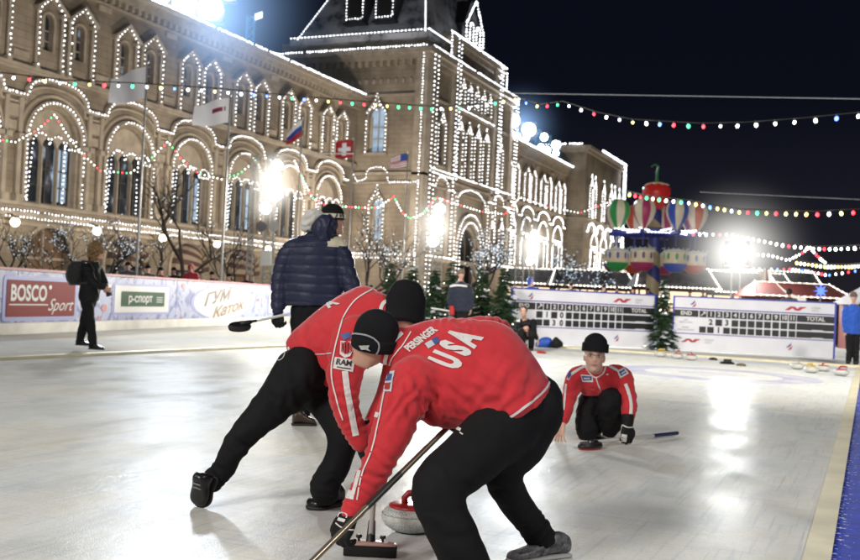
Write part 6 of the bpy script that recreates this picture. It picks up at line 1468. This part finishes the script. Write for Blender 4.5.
# quilted man's broom, held off the ice
def pad_broom(a, b, label, padc, tilt, segs, r=.0125, padr=(.105,.045)):
    t = thing('broom', label, 'curling broom', Vector((a.x, a.y, 0))); d_ = (b-a).normalized(); w = Vector((0,0,1)); v = d_.cross(w).normalized(); w = v.cross(d_).normalized()
    for f0, f1, m_ in segs:
        mb = MB(); mb.tube([a.lerp(b, f0), a.lerp(b, f1)], r if f0 < .6 else r*1.15, 12); mb.build('handle', m_, t, smooth=True, auto=60)
    q = (tilt-d_*0).normalized(); x = d_-q*d_.dot(q); x.normalize(); y = q.cross(x)
    mb = MB(); loft(mb, [(a-q*.0, x*padr[0]*.9, y*padr[1]*.9), (a-q*.02, x*padr[0], y*padr[1]), (a-q*.035, x*padr[0]*.97, y*padr[1]*.97)], seg=24, n=3); p = mb.build('head_block', BLK, t, smooth=True, auto=50)
    mb = MB(); loft(mb, [(a-q*.036, x*padr[0]*.96, y*padr[1]*.96), (a-q*.05, x*padr[0]*.9, y*padr[1]*.9)], seg=24, n=3); mb.build('brush_pad', padc, t, smooth=True, auto=50)
    mb = MB(); mb.tube([a, a+d_*.10], [.025,.016], 10); mb.build('ferrule', BLK, t, smooth=True); return t
pad_broom(P(240,324,8.35), P(287,314.5,8.5), 'broom with black head hanging from the gloved hand of the quilted jacket man', BRIS, cvec(.15,.9,.4), [(0,.35,BLK),(.35,1,wb)], padr=(.10,.055))
a = G(590,449); pad_broom(a+Vector((0,0,.05)), G(677,436.5)+Vector((0,0,.03)), 'white broom with blue grip and red pad lying in front of the kneeling player', REDP, Vector((0,0,1)), [(0,.70,wb),(.70,.995,mat('navy_grip', (.02,.03,.12), .5)),(.985,1,BLK)], padr=(.14,.075), r=.015)

# ---- generic standing / seated figures ---------------------------------------------
def figure(label, d, J, coat, legs, hatc=None, hat='beanie', hairm=HAIRB, facing=(0,0,1), voxel=.02, group=None, extra=None, thick=.12, wid=1.0, jr=1.0, shoes=True, collar=None):
    "J: joints in image px (x, y[, depth offset]); coat and legs are materials"
    Q = lambda k: P(J[k][0], J[k][1], d+(J[k][2] if len(J[k]) > 2 else 0)); root = thing('person', label, 'person', base(J['hip'][0], d), group)
    hc = Q('head'); up_ = cvec(*J.get('hup', (0,1,0))); fw = cvec(*facing); nk = Q('neck'); hp = Q('hip'); sL, sR = Q('sL'), Q('sR'); ac = (sR-sL)/2; acn = ac.normalized(); tk = acn.cross((nk-hp).normalized()).normalized()
    legsj = [('kL','aL'),('kR','aR')] if 'kL' in J else []
    def pieces(mb):
        loft(mb, [(hp, acn*.12, tk*.09), ((hp+nk)/2, acn*.13, tk*.09), ((sL+sR)/2, ac*.9, tk*.08), (nk, acn*.05, tk*.05)], seg=14); limb(mb, [nk, hc], [.055,.055])
        for s_ in 'LR': limb(mb, [Q('s'+s_), Q('e'+s_), Q('w'+s_)], [.045,.035,.026])
        for k, a_ in legsj: limb(mb, [hp, Q(k), Q(a_)], [.08,.055,.035])
    hands = []
    for s_, sd in (('L',-1),('R',1)):
        w = Q('w'+s_); e_ = Q('e'+s_); hands.append(dict(wrist=w, fdir=(w-e_).normalized(), pn=acn*(1 if s_ == 'L' else -1)+cvec(0,0,-.2), side=sd, curl=(.4,.5,.4), s=1.05))
    body(root, pieces, (hc, up_, fw, 1.0), hands=hands, voxel=voxel)
    mb = MB(); w_ = wid
    loft(mb, [(hp-(nk-hp)*.12, acn*.185*w_, tk*thick*1.1), (hp, acn*.195*w_, tk*thick*1.15), ((hp*.5+nk*.5), acn*.19*w_, tk*thick*1.1), ((sL+sR)/2*.9+hp*.1, ac*1.12, tk*thick), ((sL+sR)/2*.6+nk*.4, ac*.8, tk*thick*.85), (nk, acn*.075, tk*.075)], n=4)
    for s_ in 'LR': limb(mb, [Q('s'+s_), Q('e'+s_), Q('w'+s_)], [.085*jr,.070*jr,.052*jr])
    jk = remeshed('coat', mb, voxel*.8, coat, root, smooth=3, wr=.008, wf=9)
    if legsj:
        mb = MB(); mb.ell(hp-(nk-hp)*.05, acn*.16, tk*.13, (nk-hp).normalized()*.14)
        for i, (k, a_) in enumerate(legsj): limb(mb, [hp+acn*(.08 if i else -.08), Q(k), Q(a_)], [.11,.085,.07])
        remeshed('trousers', mb, voxel*.8, legs, root, smooth=3, wr=.006, wf=9)
        if shoes:
            for k, a_ in legsj: q = Q(a_); g = Vector((q.x, q.y, max(0, q.z-.09))); ff = Vector((fw.x, fw.y, 0)).normalized(); shoe(g-ff*.06, g+ff*.2, Vector((0,0,1)), root, s=1.05)
    if hat == 'beanie': beanie(hc, up_, fw, root, m_=hatc or KN, low=.02, tall=.145, s=1.05)
    elif hat == 'hood':
        mb = MB(); mb.ell(hc-fw.normalized()*.03+up_*.01, acn*.115, tk*.12, up_.normalized()*.145); q = remeshed('hood', mb, .02, coat, root, smooth=2, wr=.01, wf=12)
    if hat == 'curly':
        mb = MB(); f_ = fw.normalized(); mb.ell(hc-f_*.04+up_*.03, cvec(.125,0,0), cvec(0,.145,0), cvec(0,0,.12), 18, 12); mb.ell(hc-f_*.06-up_*.06, cvec(.10,0,0), cvec(0,.10,0), cvec(0,0,.11), 18, 12); remeshed('hair', mb, .012, hairm, root, smooth=1, wr=.035, wf=18, sm2=0)
    if hat in (None, 'hair', 'long'):
        rt = fw.cross(up_).normalized(); f_ = (fw-up_*fw.dot(up_)).normalized(); mb = MB(); mb.ell(hc-f_*.024+up_*.038, rt*.092, f_*.096, up_*.104, 18, 12)
        if hat == 'long': mb.ell(hc-f_*.045-up_*.06, rt*.10, f_*.065, up_*.14, 18, 12)
        remeshed('hair', mb, .012, hairm, root, smooth=1, wr=.012, wf=30)
    if extra: extra(root, Q, jk)
    return root
# photographer with backpack walking along the barrier
def pack(root, Q, jk):
    pass
figure('photographer with curly hair walking past the barrier, all in black with a backpack', 16.55, dict(head=(98,252), hup=(.05,1,0), neck=(94,261), hip=(89,296), sL=(87,268,-.1), sR=(97,267,.15), eL=(93,282,-.22), wL=(103,287,-.15), eR=(103,280,.12), wR=(106,286,.05), kL=(90,322), aL=(93,344,.0), kR=(85,320,.1), aR=(80,340,.25)), BLKJ, BT, hat='curly', hairm=mat('golden_hair', (.20,.12,.05), .8, var=.7, vs=40, bump=.8, bs=80), facing=(.95,-.05,.15), thick=.14, wid=.9, voxel=.018)
Qp = lambda x, y, dd=0: P(x, y, 16.55+dd); mb = MB()
loft(mb, [(Qp(76,285), cvec(.10,0,0), cvec(.02,0,.16)), (Qp(75.5,278), cvec(.15,0,0), cvec(.02,0,.19)), (Qp(77,267), cvec(.15,0,0), cvec(.02,0,.18)), (Qp(80,261), cvec(.09,0,0), cvec(0,0,.13))], seg=20, power=.75)
bpk = thing('backpack', 'black backpack on the back of the curly-haired photographer', 'backpack', Qp(76,288)); o = remeshed('bag', mb, .018, fabric('black_nylon', (.012,.012,.013), .5, fold=30, fb=.6), bpk, smooth=2, wr=.01, wf=12)
mb = MB(); mb.tube([Qp(82,261,-.12), Qp(90,262,-.17), Qp(94,270,-.18), Qp(90,282,-.17), Qp(80,284,-.16)], (.018), 6); mb.build('strap', MATS['black_nylon'], bpk); mb = MB(); loft(mb, [(Qp(73,283), cvec(.05,0,0), cvec(0,0,.11)), (Qp(72.5,276), cvec(.06,0,0), cvec(0,0,.13)), (Qp(74,270), cvec(.04,0,0), cvec(0,0,.1))], seg=16); mb.build('pocket', MATS['black_nylon'], bpk, smooth=True)
ct = thing('camera_body', 'black camera with long lens hanging at the photographer\'s front', 'camera', Qp(107,288)); mb = MB(); mb.obox(Qp(106,287,-.02), CR*.06, CU*.05, CF*.07); mb.build('camera_case', BLK, ct); mb = MB(); mb.tube([Qp(107,288), Qp(109.5,296)], [.045,.05], 12); mb.build('lens', BLK, ct)
# man in tracksuit by the firs
def tz(root, Q, jk):
    bv = bvh_of(jk); mb = MB(); ribbon(mb, bv, [(450,286.5),(455,285.5),(461,285.5),(467,286.5)], 1.6, .01); mb.build('chest_stripe', WJ, jk)
figure('man in a dark training jacket with pale chest stripe standing before the firs', 25.3, dict(head=(461,274.5), neck=(460.5,281), hip=(461,308), sL=(452.5,287), sR=(468.5,287), eL=(449.5,298), wL=(451,308), eR=(471.5,298), wR=(471,309), kL=(457.5,326), aL=(457,342), kR=(464.5,326), aR=(465,342)), NAVY2, BT, hat='beanie', hatc=fabric('grey_brown_knit', (.16,.12,.09), .9), facing=(.1,0,1), extra=tz, wid=1.1)
Qm = lambda x, y, dd=0: P(x, y, 25.1+dd); mb = MB(); mb.tube([Qm(431,308), Qm(452,311.5)], .018, 6)
t = thing('broom', 'broom with white handle and red head held low by the man in the training jacket', 'curling broom', Qm(431,345)); mb.build('handle', wb, t)
mb = MB(); loft(mb, [(Qm(451.5,306), cvec(.05,0,0), cvec(0,0,.05)), (Qm(452,310), cvec(.07,0,0), cvec(0,0,.05)), (Qm(452,315), cvec(.06,0,0), cvec(0,0,.04))], seg=16); mb.build('head_block', REDP, t, smooth=True)
# crouching man
def crx(root, Q, jk):
    bv = bvh_of(jk); mb = MB(); ribbon(mb, bv, [(519,316),(518,322)], 3, .01); mb.build('shoulder_panel', WJ, jk)
figure('dark-haired man crouching on the edge of the ice before the left scoreboard', 24.2, dict(head=(523.5,311.5,-.1), neck=(524.5,319), hip=(528,334,.2), sL=(518.5,322), sR=(533.5,322), eL=(518,331,-.2), wL=(523,329,-.35), eR=(534,331,-.25), wR=(537,339,-.3), kL=(521,332,-.45), aL=(524,348,-.1), kR=(532,332,-.45), aR=(531,348,-.1)), BLKJ, BT, hat='hair', hairm=mat('dark_hair', (.015,.012,.01), .6), facing=(-.25,-.1,1), extra=crx)
# man in blue at the corner
figure('man in a bright blue jacket standing at the right edge of the ice', 24.3, dict(head=(853.5,297.5), neck=(853,304), hip=(852.5,331), sL=(845.5,309), sR=(861,310), eL=(844.5,321), wL=(845,331), eR=(863.5,322), wR=(863,332), kL=(849.5,347), aL=(848.5,361), kR=(856,348), aR=(856,362.5)), BLUEJ, BT, hatc=fabric('brown_knit', (.12,.09,.07), .9), facing=(-.5,0,.9), jr=1.05)
# onlookers behind the barrier and boards (standing; only the upper body shows)
def onlooker(px, py, d, coat, label, hat='beanie', hairm=HAIRB, hatc=None, facing=(0,0,1), s=1.0):
    k = 1000/d; J = dict(head=(px,py), neck=(px,py+.13*k), hip=(px,py+.72*k), sL=(px-.19*k,py+.24*k), sR=(px+.19*k,py+.24*k), eL=(px-.25*k,py+.52*k), wL=(px-.15*k,py+.72*k,-.12), eR=(px+.25*k,py+.52*k), wR=(px+.15*k,py+.72*k,-.12), kL=(px-.09*k,py+1.1*k), aL=(px-.09*k,py+1.48*k), kR=(px+.09*k,py+1.1*k), aR=(px+.09*k,py+1.48*k))
    figure(label, d, J, coat, BT, hatc=hatc, hat=hat, hairm=hairm, facing=facing, voxel=.03, shoes=False)
REDC = fabric('dark_red_coat', (.30,.02,.03), .7); PALEC = fabric('cream_coat', (.55,.5,.38), .8); GRYC = fabric('grey_coat', (.08,.08,.09), .8)
onlooker(148, 269, 33, GRYC, 'onlooker with dark hat behind the barrier right of the first flagpole'); onlooker(128, 266, 33, GRYC, 'onlooker in grey with a black knit hat just left of the first flagpole', facing=(.4,0,1)); onlooker(161, 271, 35, REDC, 'onlooker in dark red coat and black hat between the first flagpole and the red hood'); onlooker(229, 277, 38, GRYC, 'onlooker in grey right of the second flagpole', facing=(-.5,0,.8)); onlooker(174, 271, 36, BLKJ, 'onlooker in black just left of the one in the red hood', facing=(.6,0,.8))
onlooker(191, 268, 35, REDC, 'onlooker in a dark red hooded coat behind the barrier', hat='hood', facing=(.3,0,1)); onlooker(212, 275, 38, BLKJ, 'onlooker in black behind the barrier left of the second flagpole', facing=(-.3,0,1))
onlooker(247, 277, 39, BLKJ, 'onlooker with brown hair standing at the foot of the light mast', hat='hair'); onlooker(381, 286, 48, REDC, 'onlooker in dark red left of the fair-haired one', facing=(-.4,0,1))
onlooker(396, 284, 48, PALEC, 'fair-haired onlooker in a cream coat beyond the second sweeper', hat='long', hairm=HAIRF, facing=(.3,0,-1)); onlooker(408, 284, 49, GRYC, 'onlooker in grey just right of the fair-haired one', facing=(0,0,1)); onlooker(371, 288, 49, GRYC, 'onlooker in grey beside the quilted sleeve, left of the dark red coat')
onlooker(531, 282, 31, BLUEJ, 'onlooker in a blue hood peering over the left scoreboard', hat='hood', facing=(.4,-.3,.8)); onlooker(789, 293, 31, GRYC, 'dark-haired onlooker seen above the right scoreboard', hat='hair', hairm=mat('dark_hair'), facing=(.2,0,-1))
for i, (px, py, d_, c) in enumerate([(604,288,44,GRYC),(617,289,50,BLKJ),(633,290,46,BLKJ),(648,291,52,GRYC),(690,293,48,BLKJ),(703,293,52,REDC),(571,286,47,GRYC),(748,296,47,PALEC)]):
    onlooker(px, py, d_, c, ['visitor in grey beyond the middle of the left scoreboard','visitor in black, second beyond the left scoreboard','visitor in black left of the carousel column','visitor in grey at the foot of the carousel column','visitor in black right of the fir between the boards','visitor in dark red left of the dazzling lamp','visitor in grey beyond the left scoreboard header','visitor in cream under the dazzling lamp'][i], facing=(random.uniform(-.8,.8),0,random.choice((-1,1))))
# blue and black bags by the scoreboard
c = base(551, 26.2); mb = MB(); loft(mb, [(c-CR*.35+z*.08, z*.05, CF*.06), (c-CR*.2+z*.13, z*.13, CF*.13), (c+z*.14, z*.13, CF*.13), (c+CR*.1+z*.1, z*.06, CF*.08)], seg=16); tag(mb.build('sports_bag', mat('bag_blue', (.02,.08,.4), .6), smooth=True), 'blue sports bag at the foot of the left scoreboard', 'bag')
c = base(557, 25.95); mb = MB(); loft(mb, [(c-CR*.12+z*.08, z*.05, CF*.06), (c+z*.15, z*.15, CF*.13), (c+CR*.13+z*.12, z*.1, CF*.1), (c+CR*.2+z*.1, z*.05, CF*.06)], seg=16); tag(mb.build('sports_bag', BLKJ, smooth=True), 'black bag leaning on the blue sports bag', 'bag')
# ------------------------------------------------------------------ night sky and lamps
W = bpy.data.worlds.new('World'); S.world = W; W.use_nodes = True; nt = W.node_tree; N = nt.nodes; L = nt.links
bg = N['Background']; tc = N.new('ShaderNodeTexCoord'); sp = N.new('ShaderNodeSeparateXYZ'); L.new(tc.outputs['Generated'], sp.inputs[0])
r = N.new('ShaderNodeValToRGB'); e = r.color_ramp.elements; e[0].position = 0; e[0].color = (.018,.016,.020,1); e[1].position = .5; e[1].color = (.0022,.0030,.0075,1)
k = e.new(.08); k.color = (.011,.011,.018,1); k = e.new(.2); k.color = (.0034,.0042,.0088,1)
L.new(sp.outputs[2], r.inputs[0]); L.new(r.outputs[0], bg.inputs[0]); bg.inputs[1].default_value = 1.0
def area(name, loc, aim, size, power, col=(1,.96,.9), spread=180):
    l = bpy.data.lights.new(name, 'AREA'); l.shape = 'DISK'; l.size = size; l.energy = power; l.color = col; l.spread = radians(spread)
    o = bpy.data.objects.new(name, l); COL.objects.link(o); o.location = loc; d_ = Vector(aim)-Vector(loc); o.rotation_euler = d_.to_track_quat('-Z', 'Y').to_euler(); return o
# real lamps of the picture
area('roof_flood_left', roofp[1]+Vector((.9,-.2,.2)), (-4,10,0), 3.0, 5000, (.93,.96,1), 100)
area('mast_flood_left', P(271,186,39.0), (-4,6,0), .7, 520, (1,.95,.85), 150)
area('mast_flood_middle', P(436,225,38.8), (-4,6,0), .7, 1800, (1,.95,.85), 150)
area('mast_flood_far', P(532,247,48.8), (-4,6,0), .7, 1800, (1,.95,.85), 150)
area('flood_right', P(737,253,44.6), (-3,6,0), .8, 1300, (1,.98,.92), 150)
area('roof_flood_right', onX(520,124,-37.4), (-4,12,0), 2.0, 6000, (.88,.94,1), 110)
# floodlights of the same rink standing behind and beside the photographer
area('rink_flood_near', (-6,-9,8.5), (-3,6,.5), 4.0, 1620, (1,.97,.92))
area('rink_flood_side', (7,2,8), (-1.5,7,.5), 3.0, 520, (1,.97,.93))
area('rink_flood_behind', (-14,-2,8), (-5,8,.5), 1.6, 330, (1,.96,.9))
area('scoreboard_fill', (5,14,8), (-6,27,.5), 1.6, 900, (1,.96,.9), 120)  # unseen fill added to brighten scoreboards, firs and far people
area('scoreboard_fill', (-10,12,8), (-6,27,.5), 1.6, 700, (1,.96,.9), 120)  # second added fill for the same far end
# added lights washing the front of the store from street level
for i, y in enumerate((40, 56, 72)): area('facade_wash', (-31,y-4,3.5), (-44,y,10), 1.0, 1050, (1,.88,.72), 140)
area('facade_wash', (-37,68,3.0), (-41,81.4,12), 1.0, 1000, (1,.88,.72), 140)
for y in (90, 108, 124, 142): area('facade_wash', (-25,y-5,3.5), (-38,y,11), 1.2, 1100, (1,.88,.72), 140)
# added glow volumes imitating lens glare around the strongest lamps
def glare(c, rad, col, st, name, parent=None, label=None):
    M = bpy.data.materials.new(name); M.use_nodes = True; nt = M.node_tree; N = nt.nodes; L = nt.links; N.clear()
    out = N.new('ShaderNodeOutputMaterial'); em = N.new('ShaderNodeEmission'); em.inputs[0].default_value = (*col, 1)
    tc = N.new('ShaderNodeTexCoord'); vm = N.new('ShaderNodeVectorMath'); vm.operation = 'LENGTH'; L.new(tc.outputs['Object'], vm.inputs[0])
    mr = N.new('ShaderNodeMapRange'); mr.inputs[1].default_value = 0; mr.inputs[2].default_value = 1; mr.inputs[3].default_value = 1; mr.inputs[4].default_value = 0; L.new(vm.outputs['Value'], mr.inputs[0])
    pw = N.new('ShaderNodeMath'); pw.operation = 'POWER'; pw.inputs[1].default_value = 5.0; L.new(mr.outputs[0], pw.inputs[0])
    ml = N.new('ShaderNodeMath'); ml.operation = 'MULTIPLY'; ml.inputs[1].default_value = st/rad; L.new(pw.outputs[0], ml.inputs[0]); L.new(ml.outputs[0], em.inputs[1]); L.new(em.outputs[0], out.inputs['Volume'])
    M.cycles.emission_sampling = 'NONE'
    mb = MB(); mb.sph((0,0,0), 1.0, 24, 14); me = mb.mesh(name); me.materials.append(M)
    o = bpy.data.objects.new(name, me); COL.objects.link(o); o.location = c; o.scale = (rad,)*3; o['kind'] = 'stuff'; o['label'] = label; o['category'] = 'glare'; o['group'] = 'added mist around the lamps'
glare(P(737,253,46), 4.8, (1,.98,.93), 5.0, 'lamp_glare', label='added mist around the dazzling lamp right of the carousel')
glare(roofp[1]+Vector((0,1,0)), 13.0, (.35,.58,1), 7.0, 'lamp_glare', label='bluish added mist around the left roof floodlights')
glare(onX(521,126,-39), 7.5, (.32,.56,1), 3.2, 'lamp_glare', label='bluish added mist around the right wing roof floodlights')
for p_, nm in ((P(271,186,39.4), 'left'), (P(436,225,39.3), 'middle'), (P(532,247,49.3), 'farthest')): glare(p_, 2.4, (1,.95,.85), 3.0, 'lamp_glare', label='added mist around the lamps of the %s mast' % nm)
for px, py, d_ in [(277,165.5,39.6),(269,177,39.6),(277,194,39.6),(265.6,208,39.6)]: glare(P(px,py,d_), 1.2, (1,.96,.88), 3.2, 'lamp_glare', label='small ball of added mist hugging one lamp of the left truss mast')
for px, py, d_ in [(439.5,209,39.5),(435,220,39.5),(438.5,230,39.5),(433,241,39.5),(534.5,234,49.5),(531.5,243.5,49.5),(534,252,49.5),(530,261,49.5)]: glare(P(px,py,d_), .85, (1,.96,.88), 2.6, 'lamp_glare', label='small ball of added mist hugging one lamp of the middle or farthest mast')
# ------------------------------------------------------------------ render settings
S.view_settings.view_transform = 'Standard'; S.view_settings.look = 'None'; S.view_settings.exposure = 0
S.render.engine = 'CYCLES'; S.cycles.use_denoising = True; S.cycles.max_bounces = 5; S.cycles.diffuse_bounces = 2; S.cycles.glossy_bounces = 3
S.cycles.volume_bounces = 0; S.cycles.volume_max_steps = 48; S.cycles.volume_step_rate = 1.5; S.cycles.sample_clamp_indirect = 6; S.cycles.caustics_reflective = False; S.cycles.caustics_refractive = False

for o_ in [o_ for o_ in COL.objects if o_.name.split('.')[0] in ('white_piping', 'glove_trim', 'sponsor_patch')]: split_loose(o_)
bpy.data.scenes.remove(WORK)
